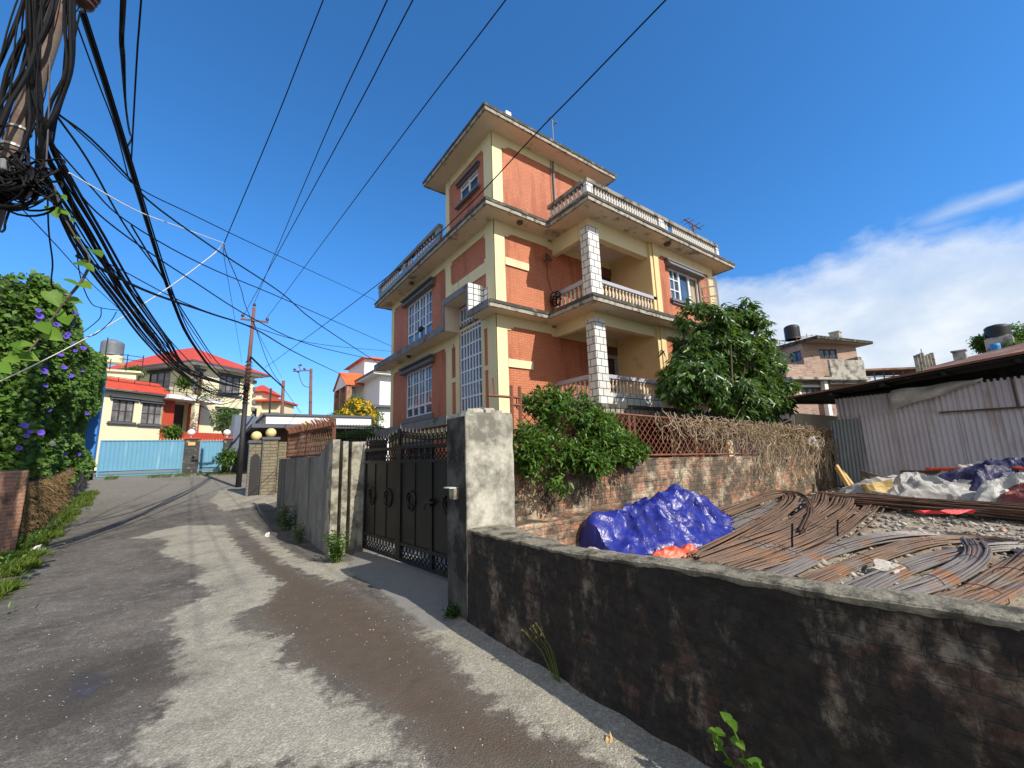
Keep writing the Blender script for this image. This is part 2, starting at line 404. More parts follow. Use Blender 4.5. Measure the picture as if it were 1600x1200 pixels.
def window(par, P, a0, a1, z0, z1, cols, rows, fm='white_frame', gm='glass', rec=.1, fw=.06, mw=.028, sashes=None, transom=None, lintel=None, sill=None, lm='grey_paint', local=False, name='window', thick=.05):
    """frame is the part; pane, lintel, sill are its sub-parts"""
    f = MB(local)
    for (p, q, r, s_) in ((a0, a0 + fw, z0, z1), (a1 - fw, a1, z0, z1)): f.bx(P, p, q, -rec, -rec + thick, r, s_)
    for (r, s_) in ((z0, z0 + fw), (z1 - fw, z1)): f.bx(P, a0 + fw, a1 - fw, -rec, -rec + thick - .004, r, s_)
    ia0, ia1 = a0 + fw, a1 - fw
    for k in range(1, cols):
        a = ia0 + (ia1 - ia0) * k / cols
        w = fw * .8 if (sashes and k % sashes == 0) else mw * .5
        f.bx(P, a - w, a + w, -rec + .002, -rec + thick - .006, (transom if (transom and not (sashes and k % sashes == 0)) else z0 + fw), z1 - fw)
    zb = transom if transom else z0 + fw
    if transom: f.bx(P, ia0, ia1, -rec + .003, -rec + thick + .006, transom - .035, transom + .035)
    for k in range(1, rows):
        z = zb + (z1 - fw - zb) * k / rows
        f.bx(P, ia0, ia1, -rec + .004, -rec + thick - .01, z - mw * .5, z + mw * .5)
    w = f.build(name, fm, par)
    g = MB(local); g.quad(P(a0 + .01, -rec + .012, z0 + .01), P(a1 - .01, -rec + .012, z0 + .01), P(a1 - .01, -rec + .012, z1 - .01), P(a0 + .01, -rec + .012, z1 - .01)); g.build('pane', gm, w)
    if lintel:
        e, h, pr = lintel; l = MB(local)
        c = [P(a0 - e, 0, z1 + .002), P(a1 + e, 0, z1 + .002), P(a1 + e, pr, z1 + .002), P(a0 - e, pr, z1 + .002), P(a0 - e, 0, z1 + h), P(a1 + e, 0, z1 + h), P(a1 + e, pr * .45, z1 + h), P(a0 - e, pr * .45, z1 + h)]
        l.hexa(c); l.bx(P, a0 - e - .03, a1 + e + .03, 0, pr + .04, z1 + h, z1 + h + .05); l.build('lintel', lm, w)
    if sill:
        e, h, pr = sill; l = MB(local); l.bx(P, a0 - e, a1 + e, 0, pr, z0 - h, z0 - .002); l.bx(P, a0 - e - .05, a1 + e + .05, 0, pr + .05, z0 - h - .05, z0 - h - .002); l.build('sill', lm, w)
    return w
# ------------------------------------------------------------------ light, sky
TOSUN = Vector((.19, -1, .80)).normalized()
sl = bpy.data.lights.new('sun', 'SUN'); sl.energy = 3.9; sl.angle = math.radians(.5); sl.color = (1, .93, .82)
so = bpy.data.objects.new('sun', sl); COL.objects.link(so); so.rotation_euler = (-TOSUN).to_track_quat('-Z', 'Y').to_euler(); so.location = (5, -20, 30)
t = W.node_tree; bg = t.nodes['Background']
sky = t.nodes.new('ShaderNodeTexSky'); sky.sky_type = 'NISHITA'; sky.sun_disc = False
sky.sun_elevation = math.asin(TOSUN.z); sky.sun_rotation = math.atan2(TOSUN.x, TOSUN.y); sky.air_density = 1.0; sky.dust_density = .7; sky.ozone_density = 2.2; sky.altitude = 1300
gen = nd(t, 'ShaderNodeTexCoord').outputs['Generated']
sz_ = nd(t, 'ShaderNodeSeparateXYZ'); t.links.new(gen, sz_.inputs[0])
tint = mixc(t, 1.0, sky.outputs[0], ramp(t, sz_.outputs['Z'], [(0.0, (.60, .74, 1.02)), (.22, (.42, .83, 1.2)), (.45, (.37, .90, 1.30))]), 'MULTIPLY')
hs = nd(t, 'ShaderNodeHueSaturation', Saturation=1.0, Value=1.0); t.links.new(tint, hs.inputs['Color'])
a = ray(1110, 440); b = ray(1600, 318); n = np.cross(b, a); n /= np.linalg.norm(n)
dv = nd(t, 'ShaderNodeVectorMath'); dv.operation = 'DOT_PRODUCT'; dv.inputs[1].default_value = tuple(n); t.links.new(gen, dv.inputs[0])
below = dv.outputs['Value']
if n @ ray(1400, 560) < 0: below = math_(t, 'MULTIPLY', below, -1.0)
n1 = tnoise(t, gen, 4, 8, .58, (1, 1, 1.7)); n2 = tnoise(t, gen, 9, 6, .55, (1, 1, 1.5)); n3 = tnoise(t, gen, 2.2, 3, .5)
edge = math_(t, 'ADD', below, math_(t, 'MULTIPLY', math_(t, 'SUBTRACT', n1, .5), .2))
bank = ramp(t, edge, [(.0, 0.0), (.04, .7), (.12, .93), (.22, 1.0)])
# the bank thins out towards the left of the scene
az = nd(t, 'ShaderNodeVectorMath'); az.operation = 'DOT_PRODUCT'; rv = CM[:, 0]; az.inputs[1].default_value = tuple(rv); t.links.new(gen, az.inputs[0])
side = ramp(t, math_(t, 'ADD', az.outputs['Value'], math_(t, 'MULTIPLY', n3, .1)), [(.28, .0), (.40, 1.0)])
wl = ramp(t, math_(t, 'ADD', math_(t, 'MULTIPLY', below, .6), n1), [(.58, 0.0), (.82, .55)])
mask = math_(t, 'MAXIMUM', math_(t, 'MULTIPLY', bank, side), math_(t, 'MULTIPLY', wl, ramp(t, below, [(.0, 0.0), (.12, 1.0)])))
# two thin streaks high on the right
for (p, q, wd, am) in (((1468, 338), (1600, 290), .018, .5), ((1380, 382), (1450, 362), .014, .3)):
    A_ = ray(*p); B_ = ray(*q); nn = np.cross(B_, A_); nn /= np.linalg.norm(nn); mid = A_ + B_; mid /= np.linalg.norm(mid)
    d1 = nd(t, 'ShaderNodeVectorMath'); d1.operation = 'DOT_PRODUCT'; d1.inputs[1].default_value = tuple(nn); t.links.new(gen, d1.inputs[0])
    d2 = nd(t, 'ShaderNodeVectorMath'); d2.operation = 'DOT_PRODUCT'; d2.inputs[1].default_value = tuple(mid); t.links.new(gen, d2.inputs[0])
    half = math.acos(np.clip((A_ @ mid) / np.linalg.norm(A_), -1, 1))
    across = math_(t, 'ADD', math_(t, 'ABSOLUTE', d1.outputs['Value']), math_(t, 'MULTIPLY', math_(t, 'SUBTRACT', n2, .5), .05))
    s1 = ramp(t, across, [(0.0, am), (wd, 0.0)]); s2 = ramp(t, d2.outputs['Value'], [(math.cos(half * 1.3), 0.0), (math.cos(half * .6), 1.0)])
    mask = math_(t, 'MAXIMUM', mask, math_(t, 'MULTIPLY', s1, s2))
cl = ramp(t, math_(t, 'ADD', math_(t, 'MULTIPLY', n2, .6), math_(t, 'MULTIPLY', n1, .4)), [(.3, (2.9, 3.6, 4.5)), (.5, (3.9, 4.4, 5.0)), (.66, (5.2, 5.4, 5.6))])
# unseen white cloud added behind the camera to neutralise the blue fill in shade
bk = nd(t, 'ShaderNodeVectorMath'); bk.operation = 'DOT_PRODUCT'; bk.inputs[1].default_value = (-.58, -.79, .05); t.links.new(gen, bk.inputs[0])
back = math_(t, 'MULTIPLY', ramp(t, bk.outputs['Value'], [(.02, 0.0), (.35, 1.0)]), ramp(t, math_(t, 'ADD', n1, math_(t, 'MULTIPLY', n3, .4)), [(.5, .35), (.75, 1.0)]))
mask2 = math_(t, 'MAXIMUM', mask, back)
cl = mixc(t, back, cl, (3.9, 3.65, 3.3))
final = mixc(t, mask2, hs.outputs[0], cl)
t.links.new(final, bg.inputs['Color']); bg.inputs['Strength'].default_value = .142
S.view_settings.view_transform = 'Standard'; S.view_settings.look = 'None'; S.view_settings.exposure = .42; S.view_settings.gamma = 1
S.cycles.max_bounces = 6; S.cycles.transparent_max_bounces = 6; S.cycles.use_denoising = True

# ------------------------------------------------------------------ ground and road
def sdf(poly, X, Y):
    """signed distance (positive inside) of grid points to a polygon"""
    P = np.asarray(poly)[:, :2]; n = len(P); d = np.full(X.shape, 1e9); ins = np.zeros(X.shape, bool)
    for i in range(n):
        ax, ay = P[i]; bx, by = P[(i + 1) % n]; ex, ey = bx - ax, by - ay
        tt = np.clip(((X - ax) * ex + (Y - ay) * ey) / (ex * ex + ey * ey + 1e-12), 0, 1)
        d = np.minimum(d, np.hypot(X - ax - tt * ex, Y - ay - tt * ey))
        c = ((ay > Y) != (by > Y)) & (X < (bx - ax) * (Y - ay) / (by - ay + 1e-12) + ax); ins ^= c
    return np.where(ins, d, -d)
def gpoly(*pts): return [pg(*p)[:2] for p in pts]
LIGHT = [gpoly((292, 821), (350, 821), (375, 862), (408, 892), (437, 912), (417, 942), (371, 958), (362, 987), (442, 996), (425, 1033), (487, 1054), (521, 1083), (600, 1121), (640, 1160), (660, 1198), (190, 1198), (215, 1158), (250, 1110), (287, 1046), (271, 983), (267, 958), (333, 929), (300, 908), (325, 887), (250, 867), (267, 842), (200, 842), (250, 829)),
         gpoly((329, 783), (346, 764), (431, 771), (440, 783), (350, 800)),
         gpoly((371, 812), (417, 837), (458, 867), (479, 875), (521, 879), (542, 880), (560, 900), (521, 910), (479, 896), (442, 879), (400, 842)),
         gpoly((660, 985), (690, 1012), (740, 1068), (790, 1110), (850, 1140), (930, 1178), (975, 1198), (1250, 1198), (1062, 1149), (875, 1059), (734, 970), (690, 965)) + [(2.6, -1.5), (1.5, -1.5)],
         ]
LIGHT[3] = gpoly((660, 985), (690, 1012), (740, 1068), (790, 1110), (850, 1140), (930, 1178)) + [(1.45, .6), (1.4, -2), (2.6, -2), (2.6, 4.2), (2.2, 4.2)]
DRIVE = gpoly((740, 960), (700, 985), (670, 985), (610, 935), (545, 893)) + [(2.2, 7.9), (4.5, 8.2), (4.5, 4.4), (2.3, 4.3)]
DAMP = gpoly((-60, 1130), (0, 1060), (120, 1030), (230, 1015), (300, 1030), (270, 1070), (180, 1110), (60, 1150))
MUD = gpoly((380, 840), (480, 905), (560, 930), (650, 990), (740, 1085), (840, 1150), (930, 1198), (700, 1198), (600, 1110), (480, 1040), (400, 960), (440, 915), (400, 870))
PUD = [gpoly((95, 1105), (100, 1062), (130, 1045), (165, 1055), (150, 1085)), gpoly((330, 1012), (350, 1006), (400, 1004), (385, 1014), (350, 1020))]
xs = np.concatenate([np.arange(-9, -5, .3), np.arange(-5, 4.4, .09)]); ys = np.concatenate([np.arange(-3, 10, .09), np.arange(10, 20, .2), np.arange(20, 36, .5)])
GX, GY = np.meshgrid(xs, ys); sh = GX.shape
GZ = np.interp(GY, HY, HZ)
nz = np.array([mnoise.fractal(Vector((x * .8, y * .8, 0)), 1, 2, 4) for x, y in zip(GX.ravel(), GY.ravel())]).reshape(sh)
nf = np.array([mnoise.noise(Vector((x * 5, y * 5, 3))) for x, y in zip(GX.ravel(), GY.ravel())]).reshape(sh)
la = np.max([sdf(p, GX, GY) for p in LIGHT], axis=0); dr = sdf(DRIVE, GX, GY); mu = sdf(MUD, GX, GY); pu = np.max([sdf(p, GX, GY) for p in PUD], axis=0)
crown = np.clip(-np.abs(GX + .3) * .012, -.05, 0)
GZ2 = GZ + nz * .012 * np.clip(1 - pu * 4, 0, 1) + nf * .003 + np.clip(la * 2, 0, 1) * .012 + np.clip(dr * 2, -.0, 1) * .03 - np.clip(pu + .25, 0, .3) * .05
v = np.stack([GX, GY, GZ2], -1).reshape(-1, 3); ny, nx = sh
idx = np.arange(ny * nx).reshape(ny, nx)
f = np.stack([idx[:-1, :-1], idx[:-1, 1:], idx[1:, 1:], idx[1:, :-1]], -1).reshape(-1, 4)
m, t, b = nt('road_mix')
ob = nd(t, 'ShaderNodeTexCoord').outputs['Object']
def attr(nm): return nd(t, 'ShaderNodeAttribute', attribute_name=nm).outputs['Fac']
g1 = tnoise(t, ob, 90, 3, .7); g2 = tnoise(t, ob, 1.1, 7, .65); g3 = tnoise(t, ob, 7, 6, .7); g4 = tnoise(t, ob, 260, 2)
vor = nd(t, 'ShaderNodeTexVoronoi', Scale=75.0); t.links.new(ob, vor.inputs['Vector'])
asph = mixc(t, ramp(t, g2, [(.35, 0.0), (.65, 1.0)]), (.088, .077, .066), (.165, .147, .124))
asph = mixc(t, ramp(t, g3, [(.52, 0.0), (.68, .7)]), asph, (.24, .225, .20))
sx = nd(t, 'ShaderNodeSeparateXYZ'); t.links.new(ob, sx.inputs[0])
far = ramp(t, math_(t, 'ADD', math_(t, 'DIVIDE', sx.outputs['Y'], 40.0), math_(t, 'MULTIPLY', g2, .12)), [(.43, 0.0), (.62, .8)])
asph = mixc(t, far, asph, mixc(t, g3, (.17, .155, .13), (.36, .335, .28)))
asph = mixc(t, ramp(t, vor.outputs['Distance'], [(.08, .75), (.22, 0.0)]), asph, mixc(t, g4, (.30, .28, .25), (.10, .09, .08)))
conc = mixc(t, ramp(t, g3, [(.3, 0.0), (.7, 1.0)]), (.30, .28, .222), (.42, .39, .315))
conc = mixc(t, ramp(t, g1, [(.56, 0.0), (.7, .6)]), conc, (.15, .14, .12))
conc = mixc(t, ramp(t, g2, [(.48, 0.0), (.62, .55)]), conc, (.19, .17, .14))
vor2 = nd(t, 'ShaderNodeTexVoronoi', Scale=48.0); t.links.new(ob, vor2.inputs['Vector']); conc = mixc(t, ramp(t, vor2.outputs['Distance'], [(.1, .5), (.24, 0.0)]), conc, mixc(t, g4, (.12, .12, .13), (.5, .48, .44)))
cell = nd(t, 'ShaderNodeTexVoronoi', Scale=105.0); t.links.new(ob, cell.inputs['Vector']); cell2 = nd(t, 'ShaderNodeTexVoronoi', Scale=44.0); t.links.new(ob, cell2.inputs['Vector'])
s1 = nd(t, 'ShaderNodeSeparateColor'); t.links.new(cell.outputs['Color'], s1.inputs[0]); s2 = nd(t, 'ShaderNodeSeparateColor'); t.links.new(cell2.outputs['Color'], s2.inputs[0])
grit = mixc(t, .45, ramp(t, s1.outputs[0], [(0.0, .55), (.6, 1.0), (1.0, 1.7)]), ramp(t, s2.outputs[0], [(0.0, .7), (.85, 1.0), (1.0, 1.5)]))
asph = mixc(t, 1.0, asph, grit, 'MULTIPLY'); conc = mixc(t, .8, conc, grit, 'MULTIPLY')
mud = mixc(t, g3, (.075, .055, .04), (.135, .102, .074))
drive = mixc(t, g3, (.18, .175, .16), (.30, .29, .27))
def soft(nm, nsc, amp, lo, hi):
    k = math_(t, 'ADD', attr(nm), math_(t, 'ADD', math_(t, 'MULTIPLY', math_(t, 'SUBTRACT', tnoise(t, ob, nsc, 8, .7), .5), amp), math_(t, 'MULTIPLY', math_(t, 'SUBTRACT', g3, .5), amp * .5))); return ramp(t, k, [(.5 + lo, 0.0), (.5 + hi, 1.0)])
c = mixc(t, soft('mud', 2.2, .5, -.12, .18), asph, mud)
fl = soft('light', 4.5, .6, -.05, .045)
c = mixc(t, fl, c, conc)
c = mixc(t, soft('drive', 3, .2, -.02, .04), c, drive)
c = mixc(t, math_(t, 'MULTIPLY', soft('damp', 1.8, .5, -.2, .2), .62), c, (.045, .036, .028))
fp = soft('puddle', 2.6, .5, -.05, .16)
c = mixc(t, math_(t, 'MULTIPLY', fp, .75), c, (.036, .03, .026))
# thin repair crack lines
cr = nd(t, 'ShaderNodeTexVoronoi', Scale=.75, feature='DISTANCE_TO_EDGE'); mp = nd(t, 'ShaderNodeVectorMath'); mp.operation = 'MULTIPLY_ADD'; mp.inputs[1].default_value = (.35, .35, 0)
nn_ = nd(t, 'ShaderNodeTexNoise', Scale=4.0, Detail=5.0); t.links.new(ob, nn_.inputs['Vector']); t.links.new(nn_.outputs['Color'], mp.inputs[0]); t.links.new(ob, mp.inputs[2]); t.links.new(mp.outputs[0], cr.inputs['Vector'])
c = mixc(t, math_(t, 'MULTIPLY', ramp(t, cr.outputs['Distance'], [(.0, .55), (.006, 0.0)]), ramp(t, g2, [(.5, 0.0), (.6, 1.0)])), c, (.05, .045, .04))
t.links.new(c, b.inputs['Base Color'])
t.links.new(ramp(t, fp, [(0.0, .92), (.9, .2)]), b.inputs['Roughness']); b.inputs['Specular IOR Level'].default_value = .4
hh = math_(t, 'ADD', math_(t, 'ADD', g1, math_(t, 'MULTIPLY', vor.outputs['Distance'], -1.4)), math_(t, 'MULTIPLY', g3, 1.2))
bn = nd(t, 'ShaderNodeBump', Distance=.012); t.links.new(hh, bn.inputs['Height']); t.links.new(ramp(t, fp, [(0.0, .4), (.8, .03)]), bn.inputs['Strength']); t.links.new(bn.outputs[0], b.inputs['Normal'])
MATS['road_mix'] = m
road = struct(raw('road', v, f, 'road_mix', smooth=True))
for nm, arr in (('light', la), ('mud', mu), ('drive', dr), ('puddle', pu), ('damp', sdf(DAMP, GX, GY))):
    at = road.data.attributes.new(nm, 'FLOAT', 'POINT'); at.data.foreach_set('value', (np.clip(arr, -.5, .5) + .5).ravel().astype(np.float32))

M('dirt', (.17, .135, .09), .95, .35, .6, 12, .5, dirt=((.08, .10, .035), .5, .35))
gx = np.concatenate([np.arange(-400, -20, 40), np.arange(-20, 60, 4), np.arange(60, 441, 40)]); gy = np.concatenate([np.arange(-200, -8, 24), np.arange(-8, 60, 2), np.arange(60, 700, 40)])
A_, B_ = np.meshgrid(gx, gy); Zg = np.interp(B_, HY, HZ) - .07
v = np.stack([A_, B_, Zg], -1).reshape(-1, 3); ny, nx = A_.shape; idx = np.arange(ny * nx).reshape(ny, nx)
f = np.stack([idx[:-1, :-1], idx[:-1, 1:], idx[1:, 1:], idx[1:, :-1]], -1).reshape(-1, 4)
struct(raw('ground', v, f, 'dirt'))
# loose pebbles
def pebbles(name, pts, smin, smax, mat, parent=None):
    vs = []; fs = []; base = np.array([(1, 0, 0), (0, 1, 0), (-1, 0, 0), (0, -1, 0), (0, 0, .8), (0, 0, -.4)]); tri = np.array([(0, 1, 4), (1, 2, 4), (2, 3, 4), (3, 0, 4), (1, 0, 5), (2, 1, 5), (3, 2, 5), (0, 3, 5)])
    for k, p in enumerate(pts):
        s = smin * (smax / smin) ** (random.random() ** 2); a = random.random() * 6.28; ca, sa = math.cos(a), math.sin(a)
        q = base * np.array([s, s * random.uniform(.5, 1), s * random.uniform(.4, .9)]) * (1 + .35 * rng.normal(size=(6, 1)))
        q = np.stack([q[:, 0] * ca - q[:, 1] * sa, q[:, 0] * sa + q[:, 1] * ca, q[:, 2]], 1) + p
        vs.append(q); fs.append(tri + 6 * k)
    return raw(name, np.concatenate(vs), np.concatenate(fs), mat, parent)
m, t, b = nt('pebble'); gq = nd(t, 'ShaderNodeNewGeometry'); t.links.new(ramp(t, gq.outputs['Random Per Island'], [(0, (.12, .11, .1)), (.4, (.28, .26, .22)), (.8, (.5, .47, .42)), (.93, (.5, .47, .42)), (1, (.42, .17, .09))]), b.inputs['Base Color']); b.inputs['Roughness'].default_value = .9; MATS['pebble'] = m
pts = []
for _ in range(1500):
    x = random.uniform(-3, 2.15); y = random.uniform(.3, 14) if random.random() < .6 else random.uniform(.3, 5); pts.append((x, y, hy(y) + .006))
for _ in range(6500):
    x, y = random.uniform(-3, 2.1), .4 + 7 * random.random() ** 1.5; pts.append((x, y, hy(y) + .002))
struct(pebbles('gravel', pts, .002, .011, 'pebble'), 'stuff')['label'] = 'loose grey pebbles scattered over the road'
# ------------------------------------------------------------------ the brick house
X0, Y0, Y1 = 6.46, 9.5, 7.75
XL, XR, YB = 8.67, 15.66, 18.05
HOUSE = thing('brick_house', 'three storey orange brick house with cream trim and tiled balconies behind the black gate', 'house', (X0, Y0, -.07))
def PL(a, d, z): return (X0 - d, a, z)
def PR(a, d, z): return (a, Y0 - d, z)
def PB(a, d, z): return (a, Y1 - d, z)
def PS(a, d, z): return (11.83 - d, a, z)
w = MB()
winL = [(13.8, 16.2, 6.12, 8.02), (13.82, 16.28, 3.2, 5.06), (10.3, 11.66, 1.7, 6.46), (13.9, 16.2, .9, 2.1)]
wall_holes(w, PL, Y0, YB, -.07, 8.7, winL)
wall_holes(w, PL, Y0, 12.55, 8.7, 11.66, [(10.33, 11.53, 10.27, 10.92)])
doors = [(11.05, 11.72, 5.9, 8.0), (11.05, 11.72, 2.92, 5.0)]
wall_holes(w, PR, X0, 16.0, -.07, 8.7, doors, .2)
wall_holes(w, PR, X0, 11.0, 8.7, 11.66, [])
winB = [(12.7, 14.6, 6.8, 7.98), (12.7, 14.6, 3.9, 5.08)]
wall_holes(w, PB, 11.83, XR, -.07, 8.7, winB)
w.quad((XR, Y1, -.07), (XR, YB, -.07), (XR, YB, 8.7), (XR, Y1, 8.7)); w.quad((X0, YB, -.07), (XR, YB, -.07), (XR, YB, 8.7), (X0, YB, 8.7))
w.quad((11.0, Y0, 8.7), (11.0, 12.55, 8.7), (11.0, 12.55, 11.66), (11.0, Y0, 11.66)); w.quad((X0, 12.55, 8.7), (11.0, 12.55, 8.7), (11.0, 12.55, 11.66), (X0, 12.55, 11.66))
w.build('wall', 'painted_brick', HOUSE)
# balcony side wall (cream) and ceilings
w = MB(); w.box(11.68, 11.826, Y1 + .01, Y0 - .003, 2.92, 8.62); w.box(11.826, 12.09, Y1 - .03, Y1 + .0, -.07, 8.3); w.build('side_wall', 'balcony_cream', HOUSE)
w = MB(); w.box(8.98, 11.68, 8.08, Y0 - .004, 8.56, 8.62); w.build('balcony_ceiling', 'white_ceiling', HOUSE); w = MB(); w.box(8.98, 11.68, 8.08, Y0 - .004, 5.58, 5.64); w.build('balcony_ceiling', 'white_ceiling', HOUSE)
# cream trim on the left facade
T = .03
tl = MB()
def tr(P, a0, a1, z0, z1, d=T): tl.bx(P, a0, a1, .0005, d, z0, z1)
tr(PL, Y0 - T, 9.93, -.07, 8.7); tr(PL, 17.75, YB, -.07, 8.7)
tr(PL, 9.93, 17.75, 8.36, 8.66); tr(PL, 9.93, 10.29, 5.36, 5.66); tr(PL, 11.68, 17.75, 5.36, 5.66)
tr(PL, 12.22, 12.6, 5.9, 8.36); tr(PL, 12.2, 12.6, 2.9, 5.36); tr(PL, 11.68, 11.92, 1.6, 5.36); tr(PL, 10.13, 10.29, 1.6, 5.36)
tr(PL, 9.93, 12.22, 7.08, 7.46); tr(PL, 11.92, 12.2, 4.05, 4.2, T - .004); tr(PL, 9.93, 10.13, 4.08, 4.22, T - .004)
tr(PL, 9.93, 17.75, 2.25, 2.62); tr(PL, Y0 - T, 9.93, 8.86, 11.66); tr(PL, 12.3, 12.56, 8.86, 11.66); tr(PL, 9.93, 12.3, 11.36, 11.66)
for (a, z) in ((9.93, 8.36), (12.22, 8.36), (12.6, 8.36), (17.75, 8.36), (12.6, 5.36), (12.2, 5.36), (11.92, 5.36), (17.75, 5.36), (9.93, 11.36), (12.3, 11.36)):
    for k in (-1, 1): tl.bx(PL, a + (0 if k > 0 else -.09), a + (.09 if k > 0 else 0), .0005, T - .006, z - .11, z)
for (a, z) in ((9.93, 7.46), (12.22, 7.46)): tl.bx(PL, a - .09, a + .09, .0005, T - .006, z, z + .11)
tl.build('trim', 'cream_trim', HOUSE)
tl = MB()
tr(PR, X0 - T + .002, 6.83, -.07, 8.7); tr(PR, 6.83, 8.6, 8.34, 8.66); tr(PR, 6.83, 8.6, 5.36, 5.66); tr(PR, 6.83, 7.74, 7.28, 7.52, .05); tr(PR, 6.83, 7.74, 4.12, 4.36, .05)
tr(PR, X0 - T + .002, 6.83, 8.86, 11.66); tr(PR, 6.83, 11.0, 11.38, 11.66); tr(PR, 8.6, 11.67, 8.3, 8.56, .02); tr(PR, 8.6, 11.67, 5.3, 5.58, .02)
for z in (8.34, 5.36, 11.38): tl.bx(PR, 6.83, 6.98, .0005, T - .004, z - .12, z); tl.bx(PR, 6.98, 7.08, .0005, T - .006, z - .05, z)
tl.build('trim', 'cream_trim', HOUSE)
tl = MB()
tr(PB, 15.33, XR + .02, -.07, 8.7); tr(PB, 12.09, 15.33, 8.3, 8.66); tr(PB, 12.09, 15.33, 5.36, 5.66); tr(PB, 11.83, 12.09, 8.3, 8.66)
for z in (8.3, 5.36): tl.bx(PB, 12.09, 12.2, .0005, T - .006, z - .1, z)
tl.build('trim', 'cream_trim', HOUSE)
# beams of the balcony corner
for z0, z1 in ((8.1, 8.64), (5.3, 5.66)):
    bm_ = MB(); bm_.box(8.8, 11.83, 7.85, 8.08, z0, z1); bm_.build('beam', 'cream_trim', HOUSE)
    bm_ = MB(); bm_.box(8.8, 8.98, 8.08, Y0, z0 + .002, z1); bm_.build('beam', 'cream_trim', HOUSE)
# floor slabs: soffit + two-step weathered fascia
def slab(name, outline, z, th, edge, soff='soffit', top='weathered_ledge', step=.035):
    s = MB(); s.poly([(x, y, z) for x, y in outline], (0, 0, th * .45)); o = s.build(name, soff, HOUSE)
    cx = sum(p[0] for p in outline) / len(outline); cy = sum(p[1] for p in outline) / len(outline)
    e = MB(); n = len(outline)
    def off(d):      # outline moved outwards by d (mitred corners)
        out = []
        for i in range(n):
            p0, p1, p2 = np.array(outline[i - 1]), np.array(outline[i]), np.array(outline[(i + 1) % n])
            a_ = (p1 - p0) / np.linalg.norm(p1 - p0); b_ = (p2 - p1) / np.linalg.norm(p2 - p1); n1_ = np.array([a_[1], -a_[0]]); n2_ = np.array([b_[1], -b_[0]])
            out.append(p1 + (n1_ + n2_) * d / (1 + n1_ @ n2_))
        return out
    for (din, dout, za, zb_) in ((-.05, .012, z - .012, z + th * .5), (-.05, step, z + th * .5 + .003, z + th)):
        if din == -.05 and dout == step: e.build('slab_edge', 'fascia_light' if top == 'weathered_ledge' else top, o); e = MB()
        I_, O_ = off(din), off(dout)
        for i in range(n):
            if not edge(i): continue
            j = (i + 1) % n; seg = max(1, int(math.dist(O_[i], O_[j]) / .2))
            for k in range(seg):
                u0, u1 = k / seg, (k + 1) / seg
                def P3(A, u, zz): q = A[i] + (A[j] - A[i]) * u; return (q[0], q[1], zz)
                w0, w1 = [.010 * mnoise.noise(Vector((P3(O_, u_, 0)[0] * 2.3, P3(O_, u_, 0)[1] * 2.3, z))) for u_ in (u0, u1)]
                e.quad(P3(O_, u0, za + w0), P3(O_, u1, za + w1), P3(O_, u1, zb_ + w1), P3(O_, u0, zb_ + w0)); e.quad(P3(I_, u0, zb_ + w0), P3(O_, u0, zb_ + w0), P3(O_, u1, zb_ + w1), P3(I_, u1, zb_ + w1)); e.quad(P3(I_, u0, za + w0), P3(O_, u0, za + w0), P3(O_, u1, za + w1), P3(I_, u1, za + w1))
    e.build('slab_coping', 'dark_moss_edge' if top == 'weathered_ledge' else top, o)
    tp = MB(); tp.poly([(x, y, z + th * .5) for x, y in outline], (0, 0, th * .5 - .006)); tp.build('slab_top', 'weathered_ledge', o)
    return o
S3 = [(5.82, 8.9), (8.12, 8.9), (8.12, 7.17), (16.38, 7.17), (16.38, 18.6), (5.82, 18.6)]
slab('floor_slab', S3, 8.64, .19, lambda i: True)
slab('roof_slab', [(5.82, 8.85), (11.62, 8.85), (11.62, 13.15), (5.82, 13.15)], 11.66, .19, lambda i: True, 'soffit_plain')
S2 = [(5.94, 9.0), (8.08, 9.0), (8.08, 7.19), (16.3, 7.19), (16.3, 18.5), (X0, 18.5), (X0, 10.14), (5.94, 10.14)]
slab('floor_slab', S2, 5.66, .19, lambda i: i in (0, 1, 2, 3, 4), 'soffit_plain')
led = MB(); led.box(5.94, X0, 11.78, 18.7, 5.66, 5.75); led.build('ledge_soffit', 'soffit_plain', HOUSE)
led = MB(); led.box(5.91, X0, 11.78, 18.7, 5.752, 5.87); led.box(5.88, 5.905, 11.74, 18.73, 5.64, 5.89); led.box(5.88, X0, 18.7, 18.73, 5.64, 5.89)
led.box(5.89, 5.935, 9.0, 10.12, 5.645, 5.86)
led.build('ledge', 'grey_ledge', HOUSE)
# first-floor ledge (low) and plinth
led = MB(); led.box(6.0, X0, 11.7, 18.6, 2.66, 2.78); led.box(5.97, 6.0, 11.7, 18.62, 2.62, 2.9)
led.build('ledge', 'grey_ledge', HOUSE)
S1 = [(8.1, 9.499), (8.1, 7.2), (16.2, 7.2), (16.2, 9.499)]
slab('floor_slab', S1, 2.62, .22, lambda i: i in (0, 1, 2), 'soffit_plain')
# stepped hood over the stair window
h = MB(); h.box(5.9, X0, 11.66, 11.76, 5.66, 6.66); h.box(5.9, X0, 10.14, 11.66, 6.52, 6.64); h.build('window_hood', 'soffit_plain', HOUSE)
h2 = MB(); h2.box(5.875, 5.897, 11.64, 11.78, 5.63, 6.70); h2.box(5.872, 5.897, 10.12, 11.64, 6.5, 6.70); h2.box(5.87, 5.9, 10.10, 10.2, 5.65, 6.5); h2.box(5.9, X0, 10.14, 11.76, 6.645, 6.69); h2.build('hood_edge', 'grey_ledge', HOUSE)
h3 = MB(); h3.box(5.9, X0, 10.10, 10.14, 5.86, 6.72); h3.box(5.9, X0, 10.14, 10.18, 5.7, 6.5); h3.box(6.425, 6.457, 9.84, 10.098, 5.87, 6.62); h3.build('hood_tiles', 'hood_tile', HOUSE)
